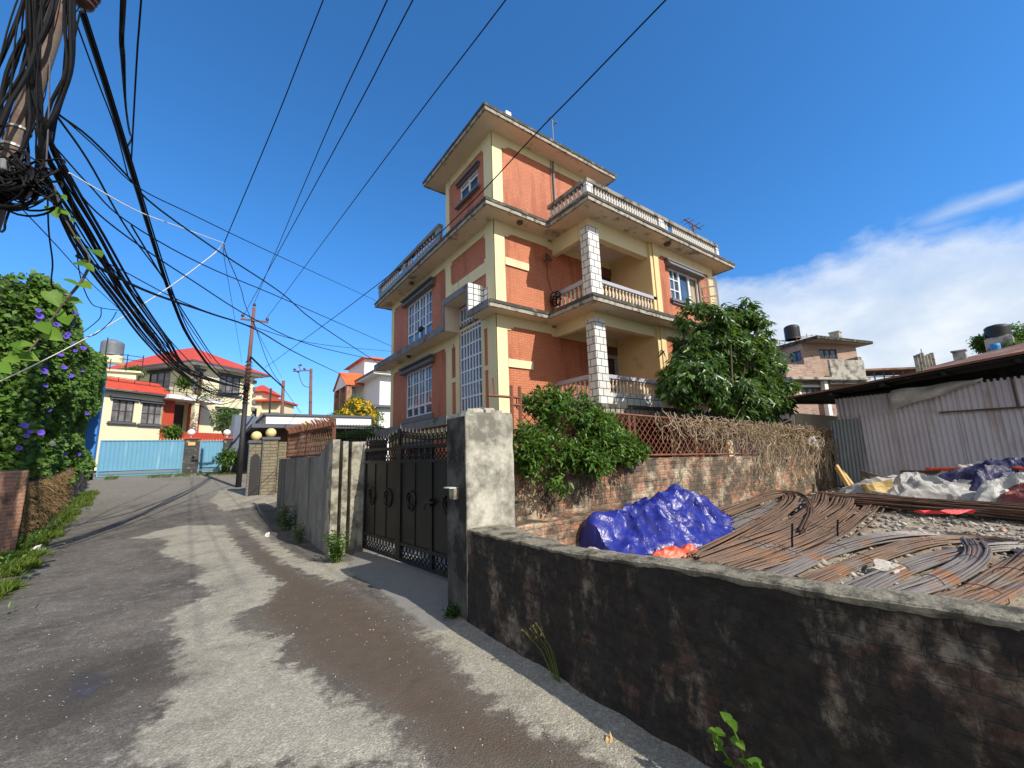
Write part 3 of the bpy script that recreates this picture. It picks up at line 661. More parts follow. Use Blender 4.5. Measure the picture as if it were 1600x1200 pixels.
# windows of the left facade
bw = 'blue_white_frame'
window(HOUSE, PL, *winL[0], 8, 3, bw, 'glass_blue', .08, .07, .035, 2, 6.68, (.3, .24, .2), None)
window(HOUSE, PL, *winL[1], 8, 3, bw, 'glass_blue', .08, .07, .035, 2, 3.6, (.3, .22, .2), (.2, .16, .1))
window(HOUSE, PL, *winL[2], 7, 11, bw, 'glass_blue', .06, .05, .05, None, None)
window(HOUSE, PL, *winL[3], 4, 2, 'grey_paint', 'glass_dark', .08, .07, .035, 2, None, (.15, .1, .1))
window(HOUSE, PL, 10.33, 11.53, 10.27, 10.92, 2, 1, 'white_frame', 'glass', .08, .06, .04, 1, 10.74, (.12, .10, .08), (.12, .1, .09))
# windows of the right bay, one casement standing open
for i, (a0, a1, z0, z1) in enumerate(winB):
    wn = MB()
    wn.bx(PB, a0, a0 + .06, -.09, -.03, z0, z1); wn.bx(PB, a1 - .06, a1, -.09, -.03, z0, z1); wn.bx(PB, a0 + .06, a1 - .06, -.09, -.032, z0, z0 + .06); wn.bx(PB, a0 + .06, a1 - .06, -.09, -.032, z1 - .06, z1)
    for a in (a0 + .64, a0 + 1.28): wn.bx(PB, a - .05, a + .05, -.088, -.034, z0 + .06, z1 - .06)
    for k in (1, 2): z = z0 + (z1 - z0) * k / 3; wn.bx(PB, a0 + .06, a0 + .59, -.085, -.04, z - .02, z + .02)
    wn.bx(PB, a0 + .3, a0 + .34, -.084, -.041, z0 + .06, z1 - .06)
    W_ = wn.build('window', 'white_frame', HOUSE)
    g = MB(); g.quad(PB(a0, -.08, z0), PB(a0 + 1.28, -.08, z0), PB(a0 + 1.28, -.08, z1), PB(a0, -.08, z1)); g.build('pane', 'glass_blue', W_)
    g = MB(); g.grid(lambda u, v_: PB(a0 + 1.28 + u * (a1 - a0 - 1.28), -.14 - .02 * math.sin(u * 26), z0 + v_ * (z1 - z0)), 16, 1); g.build('curtain', 'beige_wall', W_)
    l = MB(); l.hexa([PB(a0 - .18, 0, z1), PB(a1 + .18, 0, z1), PB(a1 + .18, .24, z1), PB(a0 - .18, .24, z1), PB(a0 - .18, 0, z1 + .2), PB(a1 + .18, 0, z1 + .2), PB(a1 + .18, .1, z1 + .2), PB(a0 - .18, .1, z1 + .2)]); l.bx(PB, a0 - .22, a1 + .22, 0, .14, z1 + .2, z1 + .26); l.build('lintel', 'grey_paint', W_)
    l = MB(); l.bx(PB, a0 - .1, a1 + .1, 0, .12, z0 - .1, z0 - .003); l.bx(PB, a0 - .02, a1 + .02, 0, .07, z0 - .17, z0 - .102); l.build('sill', 'grey_paint', W_)
    c_ = MB(); ux, uy = .42, -.56; L = math.hypot(ux, uy); ux, uy = ux / L, uy / L
    def PC(a, d, z): return (a1 + ux * a + uy * d, Y1 - .02 + uy * a - ux * d, z)
    for (p, q, r, s_) in ((0, .05, z0 + .03, z1 - .02), (.57, .62, z0 + .03, z1 - .02)): c_.bx(PC, p, q, -.02, .02, r, s_)
    for z in (z0 + .03, z0 + .4, z0 + .78, z1 - .07): c_.bx(PC, .05, .57, -.018, .018, z, z + .045)
    c_.bx(PC, .29, .33, -.017, .017, z0 + .05, z1 - .04)
    C_ = c_.build('open_casement', 'beige_wall', W_)
    # glass of the open leaf
    m_ = 'casement_glass'
    if m_ not in MATS:
        mm, tt, bb = nt(m_); bb.inputs['Base Color'].default_value = (.9, .8, .7, 1); bb.inputs['Roughness'].default_value = .05; bb.inputs['Transmission Weight'].default_value = .9; bb.inputs['IOR'].default_value = 1.1; MATS[m_] = mm
    g = MB(); g.bx(PC, .05, .57, -.004, .004, z0 + .05, z1 - .04); g.build('pane', m_, C_)
# balcony doors
for i, (a0, a1, z0, z1) in enumerate(doors):
    d_ = MB(); d_.bx(PR, a0, a0 + .07, -.16, -.02, z0, z1); d_.bx(PR, a1 - .07, a1, -.16, -.02, z0, z1); d_.bx(PR, a0 + .07, a1 - .07, -.16, -.022, z1 - .1, z1)
    D_ = d_.build('balcony_door', 'rail_paint' if i else 'dark_wood', HOUSE)
    g = MB(); g.bx(PR, a0 + .07, a1 - .07, -.15, -.11, z0, z1 - .1); g.build('door_panel', 'dark_wood', D_)
    g = MB(); g.bx(PR, a0 - .1, a1 - .0, .001, .05, z1 + .02, z1 + .3); g.build('lintel', 'brown_wood', D_)
# columns
for z0, z1 in ((5.85, 8.34), (2.84, 5.42)):
    c_ = MB(); c_.box(8.67, 9.13, 7.76, 8.09, z0, z1); c_.build('column', 'balcony_tile', HOUSE)
# railings: tiled base, turned balusters, rail
bal = MB(local=True); bal.lathe([(.045, 0), (.045, .05), (.028, .07), (.05, .17), (.045, .22), (.024, .30), (.03, .33), (.045, .345), (.045, .4)], (0, 0, 0), 8)
PROTO = {}
def baluster(par, x, y, z, mat, hgt):
    key = mat
    if key not in PROTO:
        o = bal.build('baluster', mat, par, smooth=True); PROTO[key] = o.data
    else:
        o = bpy.data.objects.new('baluster', PROTO[key]); COL.objects.link(o); o.parent = par
    o.location = Vector((x, y, z)) - root_loc(par); o.scale = (1, 1, hgt / .4)
def railing(name, P, a0, a1, zb, zs, zt, zr, n, basem, balm, railm, th=.09, posts=(), skip=()):
    r = MB(); r.bx(P, a0, a1, -th, 0, zb, zs); R_ = r.build(name, basem, HOUSE)
    r = MB(); r.bx(P, a0 - .0, a1, -th - .03, .03, zt, zr); r.build('top_rail', railm, R_)
    for (p, wd) in posts:
        q = MB(); q.bx(P, p - wd / 2, p + wd / 2, -th - .01, .01, zs + .002, zt - .002); q.build('post', basem, R_)
    for k in range(n):
        a = a0 + (a1 - a0) * (k + .5) / n
        if k in skip or any(abs(a - p) < wd / 2 + .05 for p, wd in posts): continue
        x, y, z = P(a, -th / 2, zs); baluster(R_, x, y, z, balm, zt - zs)
    return R_
PF = lambda a, d, z: (a, 7.79 - d, z)
PE = lambda a, d, z: (8.72 - d, a, z)
railing('balcony_railing', PF, 9.13, 11.83, 5.85, 6.17, 6.58, 6.69, 17, 'balcony_tile', 'baluster', 'rail_paint')
railing('balcony_railing', PE, 8.09, Y0 - .002, 5.85, 6.17, 6.58, 6.72, 8, 'balcony_tile', 'baluster', 'rail_paint')
railing('balcony_railing', PF, 9.13, 11.83, 2.84, 3.28, 3.69, 3.8, 17, 'balcony_tile', 'baluster', 'rail_paint')
railing('balcony_railing', PE, 8.09, Y0 - .002, 2.84, 3.28, 3.69, 3.82, 8, 'balcony_tile', 'baluster', 'rail_paint')
PT = lambda a, d, z: (a, 7.28 - d, z); PU = lambda a, d, z: (8.2 - d, a, z); PV = lambda a, d, z: (5.94 - d, a, z)
M('parapet_cap', (.33, .30, .25), .9, .3, 3, 30, .4, dirt=((.06, .055, .045), .55, 3))
railing('roof_parapet', PT, 8.2, 15.5, 8.83, 8.98, 9.28, 9.40, 60, 'balcony_tile', 'old_baluster', 'parapet_cap', .12, ((8.33, .26), (11.78, .28), (15.4, .2)), (33, 34))
railing('roof_parapet', PU, 7.41, 8.95, 8.83, 9.0, 9.28, 9.40, 9, 'balcony_tile', 'old_baluster', 'parapet_cap', .12, ())
M('old_tile', (.30, .32, .34), .6, .1); MTile('parapet_tile', (.30, .33, .36), (.05, .05, .06), .30, .2, .014)
railing('roof_parapet', PV, 12.1, 18.5, 8.83, 9.22, 9.52, 9.66, 26, 'parapet_tile', 'old_baluster', 'grey_ledge', .12, ((12.25, .3), (15.3, .3), (18.4, .2)), (9, 15))
# small round lamps under the slabs
for (x, y, z, r) in ((7.2, 9.15, 8.64, .1), (12.3, 7.45, 8.64, .12), (6.15, 15.07, 8.64, .1), (6.2, 15.38, 5.66, .1), (10.2, 8.5, 8.56, .12), (9.9, 8.3, 5.58, .11)):
    l = MB(); l.lathe([(r * .55, 0), (r, -.02), (r, -.05), (r * .7, -.09), (.02, -.1)], (x, y, z - .001), 14); l.build('ceiling_lamp', 'lamp_dark', HOUSE, True)
fl_ = MB(); fl_.obox((5.82, 13.35, 6.15), (.12, .22, .14), Matrix.Rotation(.3, 3, 'Y')); fl_.tube([(5.9, 13.4, 5.9), (5.86, 13.36, 6.1)], .015); fl_.build('flood_lamp', 'pole_black', HOUSE)
# drain pipe on the tower wall
p_ = MB(); p_.tube([(9.0, 9.44, 11.66), (9.0, 9.44, 8.85)], .03, 8); p_.tube([(8.9, 9.45, 11.66), (8.91, 9.45, 8.85)], .012, 6); p_.build('drain_pipe', 'box_grey', HOUSE)
st_ = MB(); st_.box(6.86, 7.06, 9.2, 9.4, 11.85, 12.42); st_.build('roof_stub', 'white_wall', HOUSE)
st_ = MB(); st_.tube([(5.95, 11.0, 11.85), (5.95, 11.0, 12.15)], .03); st_.build('roof_stub', 'box_grey', HOUSE)
# things on and at the house
def yagi(name, label, loc, rz, h, L, n, mat, r=.014):
    o = thing(name, label, 'antenna', loc, rz, None)
    a = MB(True); a.tube([(0, 0, 0), (0, 0, h)], r * 1.3, 6); a.build('mast', mat, o)
    a = MB(True); a.tube([(-L / 2, 0, h), (L / 2, 0, h)], r, 6)
    for k in range(n): x = -L / 2 + L * (k + .5) / n; a.tube([(x, -.22, h + .01), (x, .22, h + .01)], r * .6, 5)
    a.build('boom', mat, o); return o
a = MB(); A0 = thing('antenna', 'rusty television antenna above the right end of the roof parapet', 'antenna', (14.2, 7.5, 8.83))
a.tube([(14.2, 7.5, 8.83), (14.23, 7.5, 9.98)], .03, 6); a.build('mast', 'rusty_iron', A0)
a = MB(); a.obox((14.23, 7.5, 10.0), (1.15, .035, .035), Matrix.Rotation(.03, 3, 'Y')); [a.tube([(x_, 7.3, 10.02), (x_, 7.7, 10.02)], .01) for x_ in (13.75, 14.0, 14.4, 14.7)]; a.tube([(13.95, 7.5, 9.98), (13.98, 7.5, 9.86), (14.2, 7.5, 9.78)], .012); a.tube([(14.5, 7.5, 9.98), (14.45, 7.5, 9.86), (14.25, 7.5, 9.78)], .012); a.build('boom', 'rusty_iron', A0)
A1 = thing('antenna', 'thin grey antenna mast on the topmost roof slab', 'antenna', (9.62, 10, 11.85))
a = MB(); a.tube([(9.62, 10, 11.85), (9.62, 10, 14.05)], .022, 6); a.build('mast', 'box_grey', A1)
a = MB(); a.tube([(9.45, 10, 14.1), (9.80, 10, 14.0)], .018, 6); a.tube([(9.47, 9.9, 14.09), (9.47, 10.1, 14.09)], .012); a.tube([(9.78, 9.9, 14.0), (9.78, 10.1, 14.0)], .02); a.build('boom', 'box_grey', A1)
D0 = thing('satellite_dish', 'small dark satellite dish on the brick wall beside the upper balcony', 'satellite dish', (8.42, 9.42, 7.82))
d_ = MB(); c0 = Vector((8.42, 9.3, 7.84)); ax = Vector((.15, -.9, .3)).normalized(); e1 = ax.orthogonal().normalized(); e2 = ax.cross(e1)
rings = [(.02, -.05), (.09, -.03), (.15, 0), (.17, .03)]
d_.add([c0 + ax * h_ + (e1 * math.cos(2 * PI * j / 16) + e2 * math.sin(2 * PI * j / 16)) * r_ for r_, h_ in rings for j in range(16)], [(i * 16 + j, i * 16 + (j + 1) % 16, (i + 1) * 16 + (j + 1) % 16, (i + 1) * 16 + j) for i in range(3) for j in range(16)] + [tuple(range(16))])
d_.build('dish', 'lamp_dark', D0, True)
d_ = MB(); d_.tube([(8.42, 9.49, 7.78), (8.42, 9.32, 7.84)], .02); d_.build('bracket', 'rusty_iron', D0)
wv = MB(); wv.tube([(8.44, 9.4, 7.7), (8.5, 9.46, 7.3), (8.62, 9.47, 6.9), (8.66, 9.4, 6.74)], .008, 5); tag(wv.build('dish_cable', 'cable', None), 'thin dark cable hanging from the satellite dish to the balcony railing', 'cable')
# folded cloth and wires heaped at the end of the upper left railing
TK = thing('water_tank', 'black plastic water tank behind the left roof parapet', 'water tank', (8.3, 14.3, 8.83))
tk = MB(True); tk.lathe([(.6, 0), (.62, .1), (.6, .5), (.62, .55), (.6, .6), (.6, 1.5), (.62, 1.55), (.45, 1.85), (.25, 1.95), (.25, 2.02), (.02, 2.03)], (0, 0, .5), 22); tk.build('tank_body', 'tank_black', TK, True)
tk = MB(True); tk.box(-.7, .7, -.7, .7, 0, .5); tk.build('tank_base', 'weathered_ledge', TK)
tw = thing('cable_tangle', 'black cables coiled over the corner of the upper balcony railing', 'cable tangle', (8.62, 9.2, 6.2))
c_ = MB()
for k in range(9):
    r_ = random.uniform(.1, .24); cx, cy, cz = 8.6, random.uniform(9.1, 9.35), random.uniform(6.3, 6.6); ph = random.random() * 6
    c_.tube([(cx + .04 * math.sin(3 * a_ + ph), cy + r_ * math.cos(a_), cz + r_ * math.sin(a_)) for a_ in np.linspace(0, 6.28, 16)], .012, 5)
c_.build('coil', 'cable', tw)
# ------------------------------------------------------------------ low mossy wall in front
def fbm(x, y, z=0, o=4): return mnoise.fractal(Vector((x, y, z)), 1, 2, o)
WALL = thing('low_wall', 'low blackened mossy brick wall with a rough cement cap along the right edge of the lane', 'wall', (2.3, .5, 0))
def xf(y): return 2.2 + .012 * math.sin(y * 1.7) + (.06 * max(0, .8 - y))
def th(y): return .175 + .22 * max(0, min(1, (y - 2.6) / 1.0)) + .03 * fbm(y * 1.3, 7)
def zt(y): return float(np.interp(y, [-3, .2, .85, 1.5, 2.3, 3.9], [1.02, 1.0, .965, .945, .888, .868])) + .006 * fbm(y * 2.1, 3)
ya, yb = -2.6, 3.86
def face(u, v):
    y = ya + (yb - ya) * u; z = -.1 + (zt(y) + .1 - .02) * v
    return (xf(y) - .022 * fbm(y * 2.5, z * 2.5, 1) - .016 * fbm(y * 9, z * 9, 2) + (1 - v) * -.035, y, z)
w = MB(); w.grid(face, 150, 26)
w.grid(lambda u, v: (xf(ya + (yb - ya) * u) + th(ya + (yb - ya) * u) + .01 * fbm(u * 30, v * 8), ya + (yb - ya) * u, -.1 + (zt(ya + (yb - ya) * u) + .08) * v), 80, 8)
w.build('wall_body', 'mossy_brick', WALL)
def cap(u, v):
    y = ya + (yb - ya) * u; a = v * PI; prof = [(.004, -.03), (-.006, -.02), (-.008, -.003), (.04, .004), (.5, .012), (.94, .006), (1.02, -.01), (1.03, -.05), (1.0, -.08)]
    q = v * 8; i = min(7, int(q)); fr = q - i; px_ = prof[i][0] * (1 - fr) + prof[i + 1][0] * fr; pz_ = prof[i][1] * (1 - fr) + prof[i + 1][1] * fr
    wdt = th(y); X = xf(y) + (px_ * wdt if 0 < px_ < 1 else (px_ if px_ <= 0 else wdt + (px_ - 1)))
    rag = .012 * fbm(y * 6, 11, 3) if v < .3 else 0
    return (X + .005 * fbm(y * 7, 6, 5) + .004 * fbm(y * 25, v * 6, 5), y, zt(y) + pz_ + rag * (1 - v / .3 if v < .3 else 0) + .004 * fbm(y * 5, v * 5, 4) + .004 * fbm(y * 17, v * 12, 6))
w = MB(); w.grid(cap, 260, 16); w.build('cement_cap', 'wall_cap', WALL)
# ------------------------------------------------------------------ tall gate pillar
def rough_box(x0, x1, y0, y1, z0, z1, amp=.012, n=10, seed=0):
    m_ = MB(); bm = bmesh.new(); bmesh.ops.create_cube(bm, size=1)
    bmesh.ops.bevel(bm, geom=bm.edges[:], offset=.02, segments=1, affect='EDGES')
    bmesh.ops.subdivide_edges(bm, edges=[e for e in bm.edges if e.calc_length() > .5], cuts=n, use_grid_fill=True)
    for v in bm.verts:
        p = Vector(((x0 + x1) / 2 + v.co.x * (x1 - x0), (y0 + y1) / 2 + v.co.y * (y1 - y0), (z0 + z1) / 2 + v.co.z * (z1 - z0)))
        d = Vector((v.co.x, v.co.y, v.co.z)); p += d * amp * 2 * fbm(p.x * 4 + seed, p.y * 4, p.z * 4); v.co = p
    m_.v = [tuple(v.co) for v in bm.verts]; bm.verts.index_update(); m_.f = [tuple(v.index for v in f.verts) for f in bm.faces]; bm.free()
    return m_
import bmesh
PIL = thing('gate_pillar', 'tall stained concrete gate pillar where the low mossy wall ends', 'pillar', (2.5, 4.07, 0), 0)
pb = rough_box(2.2, 2.82, 3.86, 4.28, -.1, 2.08, .007, 12)
pb.build('pillar_body', 'concrete_pillar', PIL)
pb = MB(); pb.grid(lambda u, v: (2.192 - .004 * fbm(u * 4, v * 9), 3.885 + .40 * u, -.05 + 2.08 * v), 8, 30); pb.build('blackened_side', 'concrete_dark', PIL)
ru = MB()
for k in range(16):
    x, y = random.uniform(2.35, 2.72), random.uniform(3.92, 4.2); s_ = random.uniform(.03, .07)
    ru.obox((x, y, 2.08 + s_ * .3), (s_ * 1.6, s_ * 1.2, s_), Matrix.Rotation(random.random() * 3, 3, 'Z') @ Matrix.Rotation(random.uniform(-.4, .4), 3, 'X'))
ru.build('rubble_top', 'stone_light', PIL)
SW = thing('switch_box', 'small yellowish switch box with a white lid on the dark side of the gate pillar', 'switch box', (2.19, 4.1, 1.2))
a_ = MB(); a_.box(2.13, 2.195, 4.02, 4.12, 1.16, 1.27); a_.build('box_body', 'post_concrete', SW)
a_ = MB(); a_.box(2.09, 2.2, 4.03, 4.17, 1.272, 1.283); a_.build('box_lid', 'white_sheet', SW)
# ------------------------------------------------------------------ black iron gate
G0 = Vector((2.34, 7.78, .0)); G1 = Vector((2.62, 5.0, .0)); gu = (G1 - G0).normalized(); gn = Vector((-gu.y, gu.x, 0)); gn = gn if gn.x < 0 else -gn
G1 = G0 + gu * 3.4
def PG(a, d, z): return tuple(G0 + gu * a + gn * d + Vector((0, 0, z)))
GATE = thing('iron_gate', 'black iron double gate with spiked top and lattice bands beside the concrete pillar', 'gate', G0)
def leaf(a0, a1, hinge_hi, rings, wicket=None):
    f = MB(); t_ = .03
    zb, zp0, zp1, zl = .08, .33, 1.56, 1.79
    for a in (a0, a1 - .05): f.bx(PG, a, a + .05, -t_, t_, zb, zl + .02)
    if wicket: f.bx(PG, wicket - .025, wicket + .025, -t_ + .002, t_ - .002, zb, zl)
    for z in (zb, zp0 - .02, zp1 - .02, zl - .04): f.bx(PG, a0 + .05, a1 - .05, -t_ + .003, t_ - .003, z, z + .045)
    L_ = f.build('gate_leaf', 'black_iron', GATE)
    p = MB(); p.bx(PG, a0 + .04, a1 - .04, -.008, .008, zp0, zp1)
    n = max(2, int((a1 - a0) / .42))
    for k in range(1, n): a = a0 + (a1 - a0) * k / n; p.bx(PG, a - .008, a + .008, .006, .02, zp0 + .03, zp1 - .03)
    p.build('panel', 'gate_panel', L_)
    for (z0, z1) in ((zb + .04, zp0 - .02), (zp1 + .02, zl - .04)):
        g = MB()
        h_ = z1 - z0; n = int((a1 - a0 - .1) / (h_ * .55)); st_ = (a1 - a0 - .1) / n
        for k in range(n + 1):
            a = a0 + .05 + st_ * k
            for sgn in (-1, 1):
                q = [(a + sgn * st_ * .5 * math.sin(PI * s_ * 2), z0 + h_ * s_) for s_ in np.linspace(0, 1, 9)]
                q = [(min(max(x_, a0 + .045), a1 - .045), z_) for x_, z_ in q]
                g.tube([PG(x_, sgn * .008, z_) for x_, z_ in q], .010, 4)
        g.build('lattice', 'black_iron', L_)
    s = MB(); n = int((a1 - a0) / .115)
    tops = []
    for k in range(n + 1):
        u = k / n; a = a0 + .03 + (a1 - a0 - .06) * u; q = u if hinge_hi else 1 - u
        top = 1.92 + .09 * max(0, 1 - q * 2.2) ** 1.4
        tops.append((a, top))
        s.tube([PG(a, 0, zl), PG(a, 0, top)], .013, 5)
        s.tube([PG(a, 0, top), PG(a, 0, top + .03), PG(a, 0, top + .10)], [.013, .022, .002], 6)
        for sg in (-1, 1):
            s.tube([PG(a + sg * r_, 0.01, top - .05 + zz) for r_, zz in ((.005, .0), (.035, .0), (.045, .03), (.03, .05), (.018, .035))], .009, 4)
    for z_ in (-.06,): s.tube([PG(a, -.012, t2 + z_) for a, t2 in tops], .012, 5)
    s.build('spikes', 'black_iron', L_)
    for a in rings:
        r = MB()
        for rr in (.13, .075): r.tube([PG(a + rr * math.cos(x), .022, .98 + rr * math.sin(x) * 1.05) for x in np.linspace(0, 2 * PI, 25)], .018 if rr > .1 else .012, 6, False)
        c = MB(); r.build('ring_ornament', 'black_iron', L_)
    return L_
L1 = leaf(0, 1.32, False, (.32, .95)); L2 = leaf(1.36, 3.3, True, (1.72, 2.75), 2.32)
lk = MB(); lk.bx(PG, 2.28, 2.36, .03, .07, .95, 1.05); lk.tube([PG(2.2, .06, 1.0), PG(2.44, .06, 1.0)], .014, 6); lk.tube([PG(2.24, .05, .98), PG(2.24, .09, .93), PG(2.28, .09, .9)], .012); lk.build('lock', 'black_iron', L2)
cp = MB(); cp.bx(PG, 1.32, 1.36, -.03, .03, .1, 2.04); cp.tube([PG(1.34, 0, 2.04), PG(1.34, 0, 2.08), PG(1.34, 0, 2.16)], [.02, .03, .002], 6); cp.build('gate_stile', 'black_iron', GATE)
# slotted concrete end posts left of the gate (three upright pieces with dark gaps)
EP = thing('gate_pillar', 'low concrete gate pillar with two dark upright slots left of the black gate', 'pillar', (2.05, 7.95, 0))
for i, (xa, xb, zt_) in enumerate(((1.78, 1.9, 1.98), (1.955, 2.05, 1.95), (2.11, 2.42, 1.94))):
    rb = rough_box(xa, xb, 7.87, 8.2, -.1, zt_, .006, 6, i * 3); rb.build('post', 'post_concrete', EP)
rb = MB(); rb.box(1.9, 2.11, 8.12, 8.19, -.1, 1.9); rb.build('slot_back', 'concrete_dark', EP)
# ------------------------------------------------------------------ grey plastered wall with rusty grill
GWL = thing('grey_wall', 'long grey plastered wall with a rusty grill on top, left of the slotted pillar', 'wall', (1.85, 11.5, 0))
w = MB(); w.grid(lambda u, v: (1.79 + .04 * u - .008 * fbm(u * 20, v * 4), 8.18 + 6.9 * u, -.1 + (1.70 + .02 * u + .1 + (.30 * max(0, 1 - u * 9))) * v), 60, 10)
w.grid(lambda u, v: (1.79 + .04 * u + .22 * v, 8.18 + 6.9 * u, 1.70 + .02 * u + (.30 * max(0, 1 - u * 9))), 60, 1)
w.quad((1.83, 15.08, -.1), (2.05, 15.08, -.1), (2.05, 15.08, 1.72), (1.83, 15.08, 1.72)); w.quad((2.05, 8.2, -.1), (2.05, 15.08, -.1), (2.05, 15.08, 1.72), (2.05, 8.2, 1.72))
w.build('wall_body', 'grey_wall', GWL)
def lattice_fence(mb, P, a0, a1, zb, zt, pitch, r):
    """crossing diagonal bars; zb, zt functions of a"""
    n = int((a1 - a0) / pitch); H = (zt(a0) - zb(a0)); k = -int(H / pitch) - 1
    for i in range(k, n + 1):
        for sg in (1, -1):
            s0 = a0 + i * pitch if sg > 0 else a0 + (i + 0) * pitch + H
            pts = []
            for u in np.linspace(0, 1, 9):
                a = s0 + sg * u * H
                if a0 <= a <= a1: pts.append(P(a, .006 * sg, zb(a) + (zt(a) - zb(a)) * u))
            if len(pts) > 1: mb.tube([pts[0], pts[-1]], r, 4, False)
PGW = lambda a, d, z: (1.93 - d, a, z)
gb = lambda a: 1.74 + .005 * (a - 8); gt = lambda a: 2.27 + .028 * (a - 8.4)
GR = thing('iron_grill', 'rusty iron lattice grill with bent spikes standing on the grey plastered wall', 'grill', (1.93, 11.3, 1.72))
g = MB()
for a in (8.5, 11.2, 14.2): g.tube([PGW(a, 0, gb(a) - .03), PGW(a, 0, gt(a) + .14)], .035, 5)
g.tube([PGW(8.5, 0, gb(8.5)), PGW(14.2, 0, gb(14.2))], .022, 5); g.tube([PGW(8.5, 0, gt(8.5)), PGW(14.2, 0, gt(14.2))], .022, 5); g.build('frame', 'rusty_iron', GR)
g = MB(); lattice_fence(g, PGW, 8.5, 14.2, gb, gt, .2, .0075); g.build('lattice', 'rusty_iron', GR)
g = MB()
for a in np.arange(8.45, 14.3, .085):
    ln = random.uniform(.16, .24); g.tube([PGW(a, 0, gt(a)), PGW(a + random.uniform(-.03, .03), .02, gt(a) + ln * .6), PGW(a + random.uniform(-.05, .05), .09, gt(a) + ln)], [.016, .016, .006], 4)
g.build('spikes', 'rail_rust', GR)
# ------------------------------------------------------------------ brick boundary wall and rusty fence along the lot
BW = thing('brick_wall', 'old brick boundary wall with crumbling plaster between the building lot and the orange house', 'wall', (8.6, 4.4, 0))
bt = lambda x: 1.53 - .018 * (x - 3.2)
w = MB(); w.grid(lambda u, v: (2.8 + 11.75 * u, 4.29 - .03 * fbm(u * 24, v * 3) - .012 * fbm(u * 90, v * 12) + .03 * (1 - v), -.1 + (bt(2.8 + 11.75 * u) + .1 + .018 * fbm(u * 60, 3)) * v), 240, 26)
w.grid(lambda u, v: (2.8 + 11.75 * u, 4.29 - .02 * fbm(u * 24, 3) + .26 * v, bt(2.8 + 11.75 * u) + .018 * fbm(u * 60, 3) * (1 - v)), 200, 2)
w.quad((14.55, 4.29, -.1), (14.55, 4.55, -.1), (14.55, 4.55, 1.33), (14.55, 4.29, 1.33)); w.quad((2.8, 4.55, -.1), (14.55, 4.55, -.1), (14.55, 4.55, 1.33), (2.8, 4.55, 1.5))
w.build('wall_body', 'old_brick', BW)
w = rough_box(2.82, 4.75, 3.86, 4.30, .0, .80, .03, 14, 5); w.build('footing', 'old_brick', BW)
PF2 = lambda a, d, z: (a, 4.42 - d, z)
fb = lambda a: bt(a) + .03; ft = lambda a: 2.2 - .0245 * (a - 4.9)
FE = thing('iron_fence', 'rusty spiked lattice fence on top of the old brick boundary wall', 'fence', (8.6, 4.42, 1.45))
g = MB()
for a in (3.22, 3.36, 5.62, 5.75, 7.55, 9.35, 11.1, 12.8, 14.3):
    g.tube([PF2(a, 0, fb(a) - .05), PF2(a, 0, ft(a) + (.28 if a < 3.4 else .04))], .026, 5)
for fz in (fb, ft): g.tube([PF2(3.2, 0.003, fz(3.2) + .02), PF2(14.4, 0.003, fz(14.4) + .02)], .02, 5)
g.tube([PF2(2.85, 0, ft(3) + .12), PF2(3.4, 0, ft(3.2) + .12)], .018, 5); g.tube([PF2(2.95, 0, ft(3) + .12), PF2(2.93, 0, ft(3) + .36)], .012, 5)
g.build('frame', 'rail_rust', FE)
g = MB(); lattice_fence(g, PF2, 3.3, 14.3, fb, ft, .14, .0065); g.build('lattice', 'rail_rust', FE)
g = MB()
for a in np.arange(3.3, 14.4, .125): g.tube([PF2(a, .005, ft(a) - .02), PF2(a, .005, ft(a) + .13)], [.011, .006], 4)
g.build('spikes', 'black_iron', FE)
# dry vines hanging over the fence
DV = thing('dry_vine', 'tangle of dry brown vines hanging over the right half of the rusty fence', 'vine', (10.5, 4.3, 1.9))
v = MB()
for k in range(760):
    a = 14.45 - abs(random.gauss(0, 1)) * 3.2 if random.random() < .8 else random.uniform(6.3, 14.4)
    if a < 5.9 or a > 14.5: continue
    top = ft(a) + random.uniform(-.1, .14); ln = random.uniform(.35, 1.5) * (1 if a > 9.5 else .5)
    p = Vector(PF2(a, random.uniform(.02, .12), top)); pts = [p.copy()]; dr = Vector((random.uniform(-.4, .4), -.15, -1))
    for j in range(8):
        dr += Vector((random.gauss(0, .45), random.gauss(0, .12), random.gauss(-.05, .3))); dr.normalize(); p = p + dr * ln / 8; p.y = min(p.y, 4.36); p.y = max(p.y, 4.08); pts.append(p.copy())
    v.tube(pts, random.choice((.004, .005, .006, .009)), 4, False)
for k in range(60):
    a = random.uniform(7.0, 14); pts = []
    for j in range(12):
        pts.append(PF2(a + j * .11, .05 + .04 * math.sin(j * 1.3 + k), ft(a) - random.uniform(.0, .05) - .25 * (k % 5) / 4 + .1 * math.sin(j * .7 + k)))
    v.tube(pts, .006, 4, False)
v.build('stems', 'dry_stem', DV)
n = 1500; a = np.clip(14.4 - np.abs(rng.normal(size=n)) * 3.3, 6.2, 14.4); zz = np.interp(a, [3, 15], [2.25, 1.98]) - np.abs(rng.normal(size=n)) * .28
c = np.stack([a, 4.36 - rng.random(n) * .2, zz], 1); d = rnd_dir(n); d[:, 2] -= .8
vv, ff = leaves(c, d, rnd_dir(n), rng.uniform(.04, .1, n), .4); raw('dry_leaves', vv, ff, 'dry_leaf', DV)
vs_ = MB(); vs_.grid(lambda u, v_: (12.55 + .7 * u, 4.2 + .05 * math.sin(u * 9 + v_ * 3), 1.55 + .26 * v_ - .05 * u + .03 * math.sin(u * 7)), 14, 8)
tag(vs_.build('plastic_sheet', 'white_sheet', None), 'torn white plastic sheet caught in the dry vines on the fence', 'plastic sheet')
